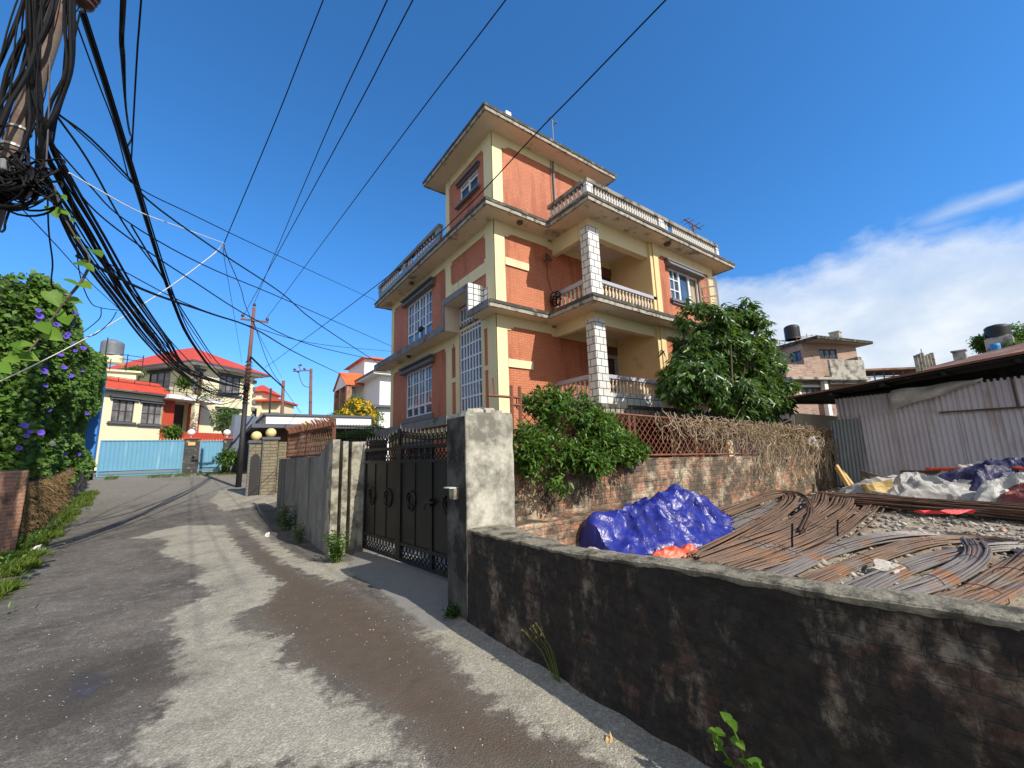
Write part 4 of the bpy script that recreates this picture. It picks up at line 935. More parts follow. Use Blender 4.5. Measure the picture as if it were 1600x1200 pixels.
# ------------------------------------------------------------------ bush over the fence
def blob_points(blobs, n, shell=.55):
    wgt = np.array([b_[3] * b_[4] * b_[5] for b_ in blobs]) ** .67; wgt /= wgt.sum(); out = []; nor = []
    ch = rng.choice(len(blobs), n, p=wgt)
    for i in range(n):
        b_ = blobs[ch[i]]; d = rng.normal(size=3); d /= np.linalg.norm(d); r = shell + (1 - shell) * rng.random() ** .5
        out.append((b_[0] + d[0] * b_[3] * r, b_[1] + d[1] * b_[4] * r, b_[2] + d[2] * b_[5] * r)); nor.append(d)
    return np.array(out), np.array(nor)
BU = thing('bush', 'leafy green bush spilling over the fence and brick wall beside the concrete pillar', 'bush', (4.2, 4.4, 1.4))
blobs = [(4.0, 4.15, 2.05, .5, .36, .42), (4.45, 4.1, 1.8, .5, .34, .4), (3.5, 4.05, 1.62, .48, .24, .26), (4.9, 4.15, 1.66, .45, .28, .26), (3.9, 4.4, 2.3, .45, .3, .2), (5.35, 4.2, 1.62, .3, .2, .18), (3.15, 4.05, 1.7, .3, .16, .25), (3.7, 4.0, 1.3, .35, .14, .15), (4.1, 3.98, 1.5, .5, .2, .24), (3.3, 4.0, 1.45, .32, .16, .22), (5.25, 4.2, 1.6, .3, .2, .16), (4.7, 4.02, 1.38, .35, .16, .16)]
P_, N_ = blob_points(blobs, 2300, .3); kk = np.array([fbm(*(q * 2.6)) for q in P_]) > -.12; P_, N_ = P_[kk], N_[kk]; nb_ = len(P_)
c = np.repeat(P_, 8, 0) + rng.normal(size=(nb_ * 8, 3)) * .035; d = np.repeat(N_, 8, 0) * .6 + rnd_dir(nb_ * 8) * .9 + np.array([0, -.1, .1])
vv, ff = leaves(c, d, np.array([0, -.35, 1.0]) + rnd_dir(len(c)) * .5, rng.uniform(.06, .11, len(c)), .45); raw('foliage', vv, ff, 'leaf_bush', BU)
st = MB()
for k in range(26):
    q = P_[k * 7]; st.tube([(q[0] * .3 + 4.1 * .7, 4.4, 1.3), ((q[0] + 4.1) / 2, 4.3, (q[2] + 1.3) / 2 + .1), tuple(q)], [.018, .012, .004], 5)
for k in range(40):   # hanging tendrils on the bricks
    x = random.uniform(3.0, 5.2); z = 1.4; pts = [(x, 4.2, z)]
    for j in range(5): x += random.gauss(0, .04); z -= random.uniform(.05, .13); pts.append((x, 4.235, z))
    st.tube(pts, .004, 4, False)
st.build('stems', 'bark', BU)
# ------------------------------------------------------------------ mango-like tree between wall and house
def make_tree(name, label, cat, base, blobs, ntw, per, L, wd, leafmat, trunk_r, group=None, droop=.8, shell=.4, branch=14):
    o = thing(name, label, cat, base, 0, group); tk = MB(); bx_, by_, bz_ = base
    cx = np.mean([b_[0] for b_ in blobs]); cy = np.mean([b_[1] for b_ in blobs]); cz = min(b_[2] for b_ in blobs)
    fork = (bx_ + (cx - bx_) * .4, by_ + (cy - by_) * .4, bz_ + (cz - bz_) * .65)
    tk.tube([base, ((base[0] + fork[0]) / 2 + .05, (base[1] + fork[1]) / 2, (base[2] + fork[2]) / 2), fork], [trunk_r, trunk_r * .85, trunk_r * .7], 9)
    P_, N_ = blob_points(blobs, ntw, shell); kk = np.array([fbm(*(q * 1.3)) for q in P_]) > -.07; P_, N_ = P_[kk] + N_[kk] * (rng.random((kk.sum(), 1)) ** 4) * .22, N_[kk]; ntw = len(P_)
    for k in range(branch):
        b_ = blobs[k % len(blobs)]; e = np.array(b_[:3]) + rng.normal(size=3) * np.array(b_[3:]) * .4; m_ = (np.array(fork) + e) / 2 + rng.normal(size=3) * .15
        tk.tube([fork, tuple(m_), tuple(e)], [trunk_r * .5, trunk_r * .3, trunk_r * .08], 6)
    tk.build('trunk', 'bark', o, True)
    n = ntw * per; c = np.repeat(P_, per, 0) + rng.normal(size=(n, 3)) * L * .18
    d = np.repeat(N_, per, 0) * .35 + rnd_dir(n) * np.array([1, 1, .5]) + np.array([0, 0, -droop])
    vv, ff = leaves(c, d, rnd_dir(n) * .5 + np.repeat(N_, per, 0) + np.array([0, 0, .4]), L * rng.uniform(.7, 1.2, n), wd, .15); raw('crown', vv, ff, leafmat, o); return o
TB = [(10.1, 5.7, 3.35, 1.1, .8, .6), (11.0, 5.8, 4.1, 1.2, .9, .9), (10.6, 5.7, 4.9, .8, .7, .6), (12.2, 5.8, 4.0, 1.3, 1.0, 1.0), (13.0, 5.8, 5.0, .9, .8, .9), (13.3, 5.85, 5.7, .5, .5, .5), (13.9, 5.9, 3.9, 1.1, .9, .9), (14.6, 5.9, 3.3, .9, .8, .7), (12.6, 5.6, 2.9, 1.2, .8, .6), (11.4, 5.6, 3.0, 1.1, .7, .55), (13.8, 5.7, 2.8, .8, .7, .5), (9.5, 5.7, 3.2, .6, .5, .4), (11.9, 5.9, 4.9, .7, .6, .5), (14.4, 5.9, 4.5, .6, .5, .5)]
make_tree('tree', 'dense dark green tree with drooping leaves before the right end of the orange house', 'tree', (11.8, 6.5, -.07), TB, 4200, 10, .22, .33, 'leaf_tree', .16, droop=.75)
# ------------------------------------------------------------------ weeds along the walls
def weed(name, label, loc, h, n, leafL, mat, spread=.2, group=None, wd=.28):
    o = thing(name, label, 'weed', loc, 0, group); s = MB(); cs = []; ds = []
    for k in range(n):
        a = random.random() * 6.28; r = random.random() ** .5 * spread; hh = h * random.uniform(.55, 1)
        p0 = Vector(loc) + Vector((math.cos(a) * r * .3, math.sin(a) * r * .3, 0)); p1 = Vector(loc) + Vector((math.cos(a) * r, math.sin(a) * r, hh)); s.tube([p0, (p0 + p1) / 2 + Vector((0, 0, .03)), p1], [.006, .005, .002], 4)
        for j in range(14):
            u = .2 + .8 * j / 13; cs.append(p0.lerp(p1, u)); b_ = random.random() * 6.28; ds.append((math.cos(b_), math.sin(b_), random.uniform(-.1, .7)))
    s.build('stems', 'leaf_bush', o)
    vv, ff = leaves(np.array(cs), np.array(ds), np.tile([0, 0, 1.], (len(cs), 1)), leafL * rng.uniform(.6, 1.1, len(cs)), wd); raw('leaves', vv, ff, mat, o); return o
weed('weed', 'tall bright green weed growing at the foot of the slotted concrete pillar', (1.80, 7.35, 0), .48, 22, .12, 'leaf_bush', .2)
weed('weed', 'dark green weed clump at the far foot of the grey plastered wall', (1.62, 11.4, .02), .6, 16, .14, 'leaf_tree', .28)
weed('weed', 'small pale green weed at the middle foot of the grey plastered wall', (1.58, 9.5, .0), .42, 9, .1, 'leaf_bush', .13)
weed('weed', 'low dark weed at the foot of the tall concrete pillar', (2.12, 4.02, 0), .1, 8, .08, 'leaf_tree', .1)
W1 = thing('weed', 'thin dry flowering weed leaning against the middle of the low mossy wall', 'weed', (2.12, 2.48, 0))
s = MB(); fl = []
for k in range(5):
    p = Vector((2.12, 2.44 + k * .012, 0)); q = Vector((2.02 + random.uniform(-.03, .03), 2.56 + k * .05 - .05, .30 + .09 * random.random())); mid = (p + q) / 2 + Vector((.03, 0, .02)); s.tube([p, mid, q], [.004, .003, .002], 4); fl += [q, q.lerp(mid, .25) + Vector((.015, .01, 0)), q.lerp(mid, .5) + Vector((-.015, .01, .01))]
s.build('stems', 'grass', W1)
c = np.repeat(np.array([tuple(q) for q in fl]), 5, 0); vv, ff = leaves(c, rnd_dir(len(c)), rnd_dir(len(c)), rng.uniform(.012, .022, len(c)), .5); raw('flower_heads', vv, ff, 'grass_dry', W1)
W2 = thing('climbing_plant', 'small sprout with lit green leaves at the foot of the low mossy wall', 'plant', (2.2, 1.15, 0))
s = MB(); cs = []; ds = []
for k, (y0, dy, h) in enumerate(((1.14, .02, .34), (1.15, -.1, .22), (1.16, .1, .26))):
    pts = [(2.12 - .02 * j, y0 + dy * j / 4 + .01 * math.sin(j * 2 + k), .02 + h * j / 4) for j in range(5)]; s.tube(pts, .004, 4)
    for q in pts[1:]:
        for e in (-1, 1): cs.append(q); ds.append((-.5, e * .8, .2))
s.build('stems', 'leaf_bright', W2)
hm = MB()
for q, dv_ in zip(cs, ds): hm.add(*heart(q, Vector(dv_) + Vector(rng.normal(size=3) * .3), Vector((-.4, -.5, .9)) + Vector(rng.normal(size=3) * .25), random.uniform(.028, .058)))
hm.build('leaves', 'leaf_bright', W2, True)

# litter on the lane
for k, (x, y, sz, lab) in enumerate(((42, 871, .09, 'crumpled white paper by the grass at the left edge of the lane'), (418, 838, .05, 'small white scrap near the gate side of the lane'), (955, 1160, .02, 'small orange wrapper near the foot of the low mossy wall'))):
    p = pg(x, y); q = rough_box(-sz, sz, -sz * .6, sz * .6, 0, sz * .5, .25, 3, k); q.local = True; o = q.build(('paper_scrap', 'paper_scrap', 'wrapper')[k], ['white_sheet', 'white_sheet', 'plank'][k], None); o.location = (p[0], p[1], p[2] + .01); o.rotation_euler = (.1, .2, k); tag(o, lab, ('paper', 'paper', 'wrapper')[k])
# ------------------------------------------------------------------ the building lot
LZ = .30
def lh(x, y): return LZ + .012 * (x - 3) + .05 * fbm(x * .7, y * .7, 9) + .02 * fbm(x * 3, y * 3, 4)
xs = np.arange(2.45, 16, .12); ys = np.arange(-4, 4.4, .12); A_, B_ = np.meshgrid(xs, ys)
Z_ = np.array([lh(x, y) for x, y in zip(A_.ravel(), B_.ravel())]).reshape(A_.shape)
ny, nx = A_.shape; idx = np.arange(ny * nx).reshape(ny, nx); f = np.stack([idx[:-1, :-1], idx[:-1, 1:], idx[1:, 1:], idx[1:, :-1]], -1).reshape(-1, 4)
M('lot_soil', (.33, .28, .21), .95, .4, 2.5, 30, .8, dirt=((.14, .11, .08), .45, 2))
struct(raw('lot_ground', np.stack([A_, B_, Z_], -1).reshape(-1, 3), f, 'lot_soil', smooth=True))
pts = []
for _ in range(11000):
    x = 2.7 + 12 * random.random() ** 1.1; y = random.uniform(-3, 4.2); pts.append((x, y, lh(x, y) + .008))
struct(pebbles('rubble', pts, .014, .075, 'pebble'), 'stuff')['label'] = 'grey and reddish stone rubble strewn over the building lot'
for k, (x, y, s, lab) in enumerate(((5.35, 1.32, .15, 'large flat grey stone between the rebar bundles behind the low wall'), (8.3, .75, .1, 'pale stone lying at the right between the rebar bundles'))):
    tag(rough_box(x - s, x + s, y - s * .6, y + s * .6, LZ, LZ + s * .9, .05, 4, k).build('stone', 'stone_light', None), lab, 'stone')
tag(rough_box(4.85, 5.0, 2.12, 2.2, LZ + .02, LZ + .11, .02, 3, 3).build('brick', 'pier_brick', None), 'broken orange brick lying behind the cap of the low wall', 'brick')

# bent reinforcing bars
def spline(pts, n):
    P = [np.array(p, float) for p in pts]; P = [2 * P[0] - P[1]] + P + [2 * P[-1] - P[-2]]; out = []
    segs = len(P) - 3
    for i in range(n):
        u = i / (n - 1) * segs; k = min(segs - 1, int(u)); t = u - k; p0, p1, p2, p3 = P[k:k + 4]
        out.append(.5 * ((2 * p1) + (-p0 + p2) * t + (2 * p0 - 5 * p1 + 4 * p2 - p3) * t * t + (-p0 + 3 * p1 - 3 * p2 + p3) * t ** 3))
    return out
def bundle(label, pix, zs, nb, width, mat='rebar', r=.011, layers=2, n=22, loops=True, name='rebar_bundle', flare=.5):
    """pix: image points on the lot at heights zs"""
    c = spline([pz(x, y, z) for (x, y), z in zip(pix, zs)], n); c = [Vector(p) for p in c]
    o = thing(name, label, 'rebar', (c[0].x, c[0].y, LZ), 0, 'bundles of bent rebar lying on the lot'); m_ = MB()
    for k in range(nb):
        off = (random.random() - .5) * width; lift = random.random() * layers * .02; dft = random.gauss(0, width * .15 * flare); ph = random.random() * 6
        pts = []
        e0 = random.uniform(0, 1.2); e1 = random.uniform(0, 1.2)
        for i, p in enumerate(c):
            t = c[min(i + 1, n - 1)] - c[max(i - 1, 0)]; t.normalize(); s_ = Vector((-t.y, t.x, 0)).normalized(); u = i / (n - 1)
            q = p + s_ * (off * (1 + flare * .7 * (u - .5)) + dft * .4 * (u - .5) + .006 * math.sin(u * 5 + ph)) + Vector((0, 0, lift + .012 * math.sin(u * 7 + ph)))
            if i == 0: q = q - t * e0 * .1
            if i == n - 1: q = q + t * e1 * .1
            q.z = max(q.z, lh(q.x, q.y) + .012)
            pts.append(q)
        m_.tube(pts, r, 5)
    m_.build('bars', mat, o)
    if loops:
        for i in (n // 4, n // 2, 3 * n // 4):
            b_ = MB()
            p = c[i]; t = (c[i + 1] - c[i - 1]).normalized(); s_ = Vector((-t.y, t.x, 0)).normalized()
            b_.tube([p + s_ * (width * .42) * math.cos(a) + Vector((0, 0, .02 + (.03 + .015 * layers) * math.sin(a))) + t * .01 * math.sin(2 * a) for a in np.linspace(0, 2 * PI, 14)], .004, 4, False)
            b_.build('wire_tie', 'rebar_dark', o)
    return o
B = bundle
B('innermost tight bundle of rusty rebar bent up beside the blue tarpaulin', [(1085, 878), (1150, 846), (1205, 815), (1234, 790), (1232, 778), (1205, 779), (1165, 793), (1130, 806)], [.36, .4, .46, .52, .56, .56, .5, .45], 24, .24, 'rebar', layers=5)
B('grey rebar lengths running straight from the blue tarpaulin to the back wall', [(1140, 832), (1175, 815), (1215, 797), (1245, 782)], [.42, .44, .47, .5], 30, .55, 'rebar_grey', layers=4)
B('second rusty rebar bundle curving back towards the brick wall', [(1090, 882), (1170, 852), (1240, 823), (1275, 795), (1282, 778)], [.36, .4, .44, .5, .52], 22, .26, 'rebar', layers=4)
B('rusty rebar bundle spreading to its cut ends near the rubble', [(1110, 887), (1190, 862), (1260, 832), (1308, 800), (1318, 783)], [.36, .38, .42, .48, .5], 24, .30, 'rebar', layers=4)
B('rebar bundle with splayed ends lying closest to the standing spikes', [(1150, 893), (1225, 868), (1290, 838), (1335, 806), (1345, 795)], [.36, .38, .4, .45, .46], 30, .5, 'rebar', layers=3)
B('long grey and orange rebar arc starting under the middle of the wall cap', [(1205, 903), (1290, 866), (1375, 843), (1470, 838), (1570, 852), (1640, 872)], [.36, .37, .38, .38, .38, .38], 30, .30, 'rebar_grey', layers=2)
B('rusty rebar arc bending over beyond the flat grey stone', [(1260, 916), (1350, 876), (1440, 850), (1530, 846), (1620, 858)], [.36, .37, .38, .39, .39], 28, .26, 'rebar', layers=2)
B('rebar arc nearest the flat grey stone with an orange rust patch', [(1330, 930), (1410, 892), (1500, 864), (1600, 856), (1690, 866)], [.37, .38, .39, .4, .4], 24, .2, 'rebar_grey', layers=2)
B('short upright rebar bundle curving down at the right behind the wall cap', [(1390, 938), (1460, 915), (1515, 885), (1528, 866), (1520, 850)], [.37, .38, .40, .43, .44], 24, .2, 'rebar_grey', layers=3)
B('rebar bundle leaving the frame at the lower right corner of the lot', [(1480, 958), (1555, 925), (1610, 893), (1645, 868)], [.38, .39, .42, .44], 30, .34, 'rebar', layers=3)
B('small rusty coil of rebar standing against the brick wall', [(1255, 830), (1268, 800), (1258, 778), (1235, 770), (1200, 772), (1172, 784)], [.5, .54, .6, .66, .64, .58], 9, .08, 'rebar_dark', layers=2)
# straight stack of bars in front of the shed
o = thing('rebar_bundle', 'long straight stack of dark rusty bars in front of the heaped tarpaulins', 'rebar', (10.5, 2.0, .4), 0, 'bundles of bent rebar lying on the lot'); m_ = MB()
a = Vector(pz(1300, 783, .45)); b_ = Vector(pz(1640, 812, .45)); tdir = (b_ - a).normalized(); sdir = Vector((-tdir.y, tdir.x, 0))
for k in range(70):
    p = a + sdir * random.uniform(-.36, .36) + Vector((0, 0, random.uniform(.0, .17))) - tdir * random.uniform(-.3, .4); q = b_ + sdir * random.uniform(-.36, .36) + Vector((0, 0, random.uniform(.0, .17))) + tdir * .5
    m_.tube([p, p.lerp(q, .33) + Vector((0, 0, random.uniform(-.015, .015))), p.lerp(q, .66) + Vector((0, 0, random.uniform(-.015, .015))), q], .013, 5)
m_.build('bars', 'rebar_dark', o)
for (x, y0, y1, z, lab) in ((1237, 867, 818, .36, 'nearest iron spike standing upright among the bent rebar'), (1308, 843, 812, .38, 'thin iron spike standing upright near the cut rebar ends')):
    p = Vector(pz(x, y0, z)); D = math.hypot(p.x, p.y); q = Vector(pd(x + 1, y1, D)); s = MB(); s.tube([p - Vector((0, 0, .1)), (p + q) / 2, q], .011, 6); tag(s.build('iron_spike', 'black_iron', None), lab, 'iron bar')
p = Vector(pz(1231, 823, .42)); s = rough_box(p.x - .03, p.x + .03, p.y - .04, p.y + .04, p.z - .02, p.z + .06, .01, 3); tag(s.build('paper_scrap', 'white_sheet', None), 'white scrap caught on the bent rebar by the iron spike', 'scrap')
p = Vector(pz(1445, 801, .62)); M('red_plastic', (.75, .05, .06), .5, .1); s = MB(); s.grid(lambda u, v_: (p.x - .0 + .5 * u, p.y - .45 * u + .12 * v_ * (1 - u * .5), p.z + .03 * math.sin(u * 8 + v_ * 3)), 14, 4); tag(s.build('plastic_strip', 'red_plastic', None), 'red plastic strip lying on the straight stack of bars', 'plastic strip')
# ------------------------------------------------------------------ crumpled tarpaulins
def tarp(c, rx, ry, h, rot, seed, nu=70, nv=50, fold=.12, peaks=(), zb=LZ, sharp=.8, freq=2.6, an=1.0, crease=.03):
    m_ = MB(); ca, sa = math.cos(rot), math.sin(rot)
    def fn(u, v):
        x = (u * 2 - 1); y = (v * 2 - 1); ang = math.atan2(y, x); rim = 1 + .14 * mnoise.noise(Vector((math.cos(ang) * 1.5 + seed, math.sin(ang) * 1.5, 0)))
        # square to disc
        xx = x * math.sqrt(max(0, 1 - y * y / 2)) * rim; yy = y * math.sqrt(max(0, 1 - x * x / 2)) * rim; r = min(1, math.hypot(xx, yy) / rim)
        env = (1 - r ** 3.0)
        z = h * env * (.55 if peaks else 1)
        for (px_, py_, ph, pw) in peaks: z += ph * math.exp(-((xx - px_) ** 2 + ((yy - py_) * ry / rx * 1.4) ** 2) / pw ** 2)
        X = xx * rx; Y = yy * ry
        q = Vector((X * freq * an, Y * freq, seed)); w_ = mnoise.noise_vector(q * .6) * .5
        rg = 1 - abs(mnoise.noise(q + w_)) * 2; rg2 = 1 - abs(mnoise.noise(q * 2.3 + w_ * 2)) * 2
        amp = fold * (.35 + .65 * env)
        z += amp * (rg * sharp + rg2 * .35) - amp * .5
        qc = Vector((X * 4.6 + seed, Y * 4.6, z * 2)); wq = mnoise.noise_vector(qc * .5) * .8; r3 = 1 - abs(mnoise.noise(qc + wq)) * 2.4; r4 = 1 - abs(mnoise.noise(qc * 2.1 + wq * 1.5)) * 2.4
        z += crease * (.25 + env) * (r3 + .45 * r4); Y -= crease * .6 * r3; X += crease * .5 * r4
        X += fold * .8 * mnoise.noise(q * 1.1 + Vector((9, 0, 0))); Y += fold * .8 * mnoise.noise(q * 1.1 + Vector((0, 9, 0)))
        z = max(z, .012 + .02 * r) if r < .97 else max(.0, .02 * mnoise.noise(q))
        wx, wy = c[0] + X * ca - Y * sa, c[1] + X * sa + Y * ca
        return (wx, wy, zb + z)
    m_.grid(fn, nu, nv); return m_
def MTarp(name, col, rough=.3, spec=.6, alt=None, sc=3):
    m, t, b = nt(name); ob = nd(t, 'ShaderNodeTexCoord').outputs['Object']
    n1 = tnoise(t, ob, 5, 6, .6); n2 = tnoise(t, ob, 60, 3); c = ramp(t, n1, [(.3, tuple(x * .7 for x in col)), (.7, tuple(min(1, x * 1.25) for x in col))])
    if alt: c = mixc(t, ramp(t, tnoise(t, ob, sc, 7, .7), [(.58, 0.0), (.66, .8)]), c, alt)
    t.links.new(c, b.inputs['Base Color']); b.inputs['Roughness'].default_value = rough; b.inputs['Specular IOR Level'].default_value = spec
    vo = nd(t, 'ShaderNodeTexVoronoi', Scale=9.0, feature='DISTANCE_TO_EDGE'); wv_ = nd(t, 'ShaderNodeTexNoise', Scale=4.0, Detail=4.0); t.links.new(ob, wv_.inputs['Vector'])
    ad = nd(t, 'ShaderNodeVectorMath'); ad.operation = 'MULTIPLY_ADD'; ad.inputs[1].default_value = (.4, .4, .4); t.links.new(wv_.outputs['Color'], ad.inputs[0]); t.links.new(ob, ad.inputs[2]); t.links.new(ad.outputs[0], vo.inputs['Vector'])
    bump(t, b, math_(t, 'ADD', math_(t, 'MULTIPLY', vo.outputs['Distance'], .8), math_(t, 'MULTIPLY', n1, .8)), .35, .03)
    MATS[name] = m
MTarp('blue_tarp', (.02, .027, .24), .36, .5, (.10, .08, .10), 5)
MTarp('grey_tarp', (.37, .36, .345), .55, .4, (.10, .10, .12), 2.5); MTarp('navy_tarp', (.022, .022, .075), .5, .4); MTarp('burgundy_tarp', (.22, .07, .06), .5, .3); MTarp('orange_tarp', (.7, .09, .03), .4, .4, (.7, .68, .66), 6); MTarp('pale_tarp', (.46, .45, .41), .5, .4, (.3, .36, .38), 2)
BT = tarp((5.22, 3.60), 1.66, .66, .16, -.02, 3.1, 240, 120, .13, ((.2, .22, .49, .34), (-.42, .0, .37, .34), (.62, .05, .30, .25), (-.82, .05, .40, .18), (-.05, -.35, .14, .25)), .33, 1.0, 2.1, 1.0, .045)
tag(BT.build('blue_tarpaulin', 'blue_tarp', None), 'crumpled shiny blue tarpaulin heaped behind the low mossy wall', 'tarpaulin')
q = tarp((4.42, 2.97), .34, .13, .09, -.35, 8.0, 40, 24, .08, (), .36); tag(q.build('plastic_bag', 'orange_tarp', None), 'orange and white plastic bag poking out in front of the blue tarpaulin', 'plastic bag')
q = tarp((3.6, 3.5), .25, .18, .12, .2, 5.0, 24, 16, .05, (), .36); tag(q.build('plastic_sheet', 'pale_tarp', None), 'pale folded plastic sheet at the left foot of the blue tarpaulin', 'plastic sheet')
GT = tarp((11.9, 1.9), 1.7, .72, .46, -1.0, 1.7, 170, 90, .26, ((-.4, .1, .2, .4),), .4, freq=2.9, an=.4)
tag(GT.build('grey_tarpaulin', 'grey_tarp', None), 'heaped grey white tarpaulin in deep folds behind the stack of bars', 'tarpaulin')
q = tarp((12.6, .6), 1.8, .75, .66, -1.2, 6.2, 90, 50, .24, (), .42, freq=2.4, an=.4); tag(q.build('navy_tarpaulin', 'navy_tarp', None), 'dark navy tarpaulin lying along the foot of the corrugated shed', 'tarpaulin')
q = tarp((11.3, .35), 1.0, .5, .42, -.9, 9.4, 60, 40, .2, (), .42, freq=2.6, an=.45); tag(q.build('burgundy_tarpaulin', 'burgundy_tarp', None), 'burgundy and pale tarpaulin in front of the navy one at the right', 'tarpaulin')
q = tarp((11.55, .95), .75, .4, .48, -.6, 2.4, 50, 30, .2, (), .42, freq=2.4); tag(q.build('pale_tarpaulin', 'pale_tarp', None), 'pale pinkish tarpaulin folded over the dark navy one', 'tarpaulin')
q = tarp((13.1, 1.25), 1.3, .5, .62, -1.25, 4.4, 60, 36, .2, (), .42, freq=2.6, an=.4); tag(q.build('white_tarpaulin', 'pale_tarp', None), 'white tarpaulin strip lying on top of the navy heap by the shed wall', 'tarpaulin')
s = MB(); pts = [(12.9, 2.2, 1.0), (12.6, 1.5, 1.02), (12.4, 1.0, 1.06), (12.2, .5, 1.0), (12.1, .0, .98), (11.9, -.5, .95)]; s.tube(spline(pts, 24), .035, 6); tag(s.build('orange_strap', 'orange_tarp', None), 'orange hem strap running over the navy tarpaulin', 'strap')
for k, (x, y, z, sx, sy, sz, rz, lab) in enumerate(((11.3, 2.75, .62, .62, .42, .26, .5, 'yellow foam block on top of the heap beside the grey tarpaulin'), (11.75, 2.45, .68, .5, .36, .28, -.3, 'yellow foam block leaning on the grey tarpaulin'), (11.1, 2.6, .48, .9, .4, .1, .35, 'dark flat slab under the yellow foam blocks'), (11.95, 2.85, .66, .8, .6, .4, .2, 'dark sack at the back of the foam heap by the shed'))):
    bb = rough_box(-sx / 2, sx / 2, -sy / 2, sy / 2, -sz / 2, sz / 2, .05, 6, k * 2); bb.local = True; o = bb.build('foam_block' if k < 2 else ('slab' if k == 2 else 'sack'), ['foam', 'foam', 'grey_paint', 'bark'][k], None); o.location = (x, y, z); o.rotation_euler = (.15 * (k - 1), .22, rz); tag(o, lab, ['foam block', 'foam block', 'slab', 'sack'][k])
for k, (p0, p1, lab) in enumerate((((1307, 729, .9), (1332, 770, .45), 'longer yellow plank leaning in the corner of the brick wall'), ((1316, 738, .85), (1338, 768, .45), 'shorter yellow plank leaning in the corner beside the longer one'), ((1308, 775, .45), (1330, 779, .42), 'short pale plank end lying at the corner of the brick wall'))):
    D = math.hypot(*pz(p1[0], p1[1], p1[2])[:2]); D = min(D, 13.2); a = Vector(pd(p0[0], p0[1], D + .3)); b_ = Vector(pd(p1[0], p1[1], D - .2)); dr = (a - b_); rot = dr.to_track_quat('Z', 'X').to_matrix(); s = MB(); s.obox((a + b_) / 2, (.14, .05, dr.length), rot); tag(s.build('plank', 'plank', None), lab, 'plank')
# ------------------------------------------------------------------ corrugated shed
m, t, b = nt('corrugated'); ob = nd(t, 'ShaderNodeTexCoord').outputs['Object']
c = ramp(t, tnoise(t, ob, .9, 6), [(.3, (.50, .47, .52)), (.6, (.60, .58, .61)), (.8, (.46, .40, .44))]); uvs_ = nd(t, 'ShaderNodeTexCoord').outputs['UV']; shb = nd(t, 'ShaderNodeTexBrick', Scale=1.0); shb.offset = 0; shb.inputs['Brick Width'].default_value = .82; shb.inputs['Row Height'].default_value = 30; shb.inputs['Mortar Size'].default_value = .012; shb.inputs['Color1'].default_value = (1, 1, 1, 1); shb.inputs['Color2'].default_value = (.80, .78, .80, 1); shb.inputs['Mortar'].default_value = (.5, .45, .43, 1); t.links.new(uvs_, shb.inputs['Vector']); c = mixc(t, 1.0, c, shb.outputs['Color'], 'MULTIPLY')
c = mixc(t, ramp(t, tnoise(t, ob, 2.6, 9, .72, (1, 1, .2)), [(.54, 0.0), (.68, .7)]), c, (.34, .25, .20))
t.links.new(c, b.inputs['Base Color']); b.inputs['Roughness'].default_value = .55; MATS['corrugated'] = m
M('corrugated_grey', (.23, .25, .26), .55, .2, 2, 30, .05, metal=.2, streak=((.12, .11, .1), .4, 2))
SH = thing('shed', 'long shed of pale lilac corrugated sheets with a dark overhanging roof at the right', 'shed', (15, -1, .3))
def corr(mb, P, a0, a1, z0, z1, pitch=.1, amp=.018, n=6):
    k = int((a1 - a0) / pitch * n); mb.grid(lambda u, v: P(a0 + (a1 - a0) * u, amp * math.sin(2 * PI * (a1 - a0) * u / pitch), z0(a0 + (a1 - a0) * u) + (z1(a0 + (a1 - a0) * u) - z0(a0 + (a1 - a0) * u)) * v), k, 1)
PSH = lambda a, d, z: (14.3 - d, a, z)
w = MB(); corr(w, PSH, -6, 4.05, lambda a: .3, lambda a: 2.42 if a > -9 else 2.4); w.build('wall_sheet', 'corrugated', SH)
w = MB(); corr(w, lambda a, d, z: (14.26 - d, a, z), -6, 2.05, lambda a: 2.25 + .0 * a, lambda a: 2.95); w.build('wall_sheet', 'corrugated', SH)
w = MB(); corr(w, lambda a, d, z: (14.275 - d, a, z), 2.0, 4.02, lambda a: 2.36, lambda a: 2.88); w.build('wall_sheet', 'corrugated', SH)
w = MB(); w.tube([(14.22, 2.0, 2.28), (14.22, -6, 2.2)], .02, 5); w.tube([(14.22, .78, 2.28), (14.22, .78, 2.93)], .018, 5); w.box(14.2, 14.28, -6, 2.9, .84, .9); w.build('batten', 'rebar_dark', SH)
w = MB(); w.box(13.7, 22, 4.75, 4.9, 0, 2.52); w.build('back_wall', 'beige_wall', SH)
def rz(x, y): return 2.97 - .083 * (y - 5.0) + .045 * (x - 13.5)
w = MB(); w.poly([(x, y, rz(x, y) - .02) for x, y in ((13.3, -7), (13.55, 5.1), (22, 5.6), (22, -7))], (0, 0, .05)); R_ = w.build('roof', 'rust_roof', SH)
w = MB(); w.poly([(x, y, rz(x, y) - .07) for x, y in ((13.33, -7), (13.58, 5.05), (22, 5.5), (22, -7))], (0, 0, .03))
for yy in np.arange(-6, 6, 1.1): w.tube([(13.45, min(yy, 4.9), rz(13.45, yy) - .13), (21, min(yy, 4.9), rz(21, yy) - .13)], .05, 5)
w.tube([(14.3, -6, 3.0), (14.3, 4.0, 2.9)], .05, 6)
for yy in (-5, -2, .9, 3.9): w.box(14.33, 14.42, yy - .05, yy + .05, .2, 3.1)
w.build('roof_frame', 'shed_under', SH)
w = MB(); w.quad((14.5, -6, .3), (14.5, 4.02, .3), (14.5, 4.02, 3.0), (14.5, -6, 3.7)); w.build('inner_lining', 'shed_under', SH)
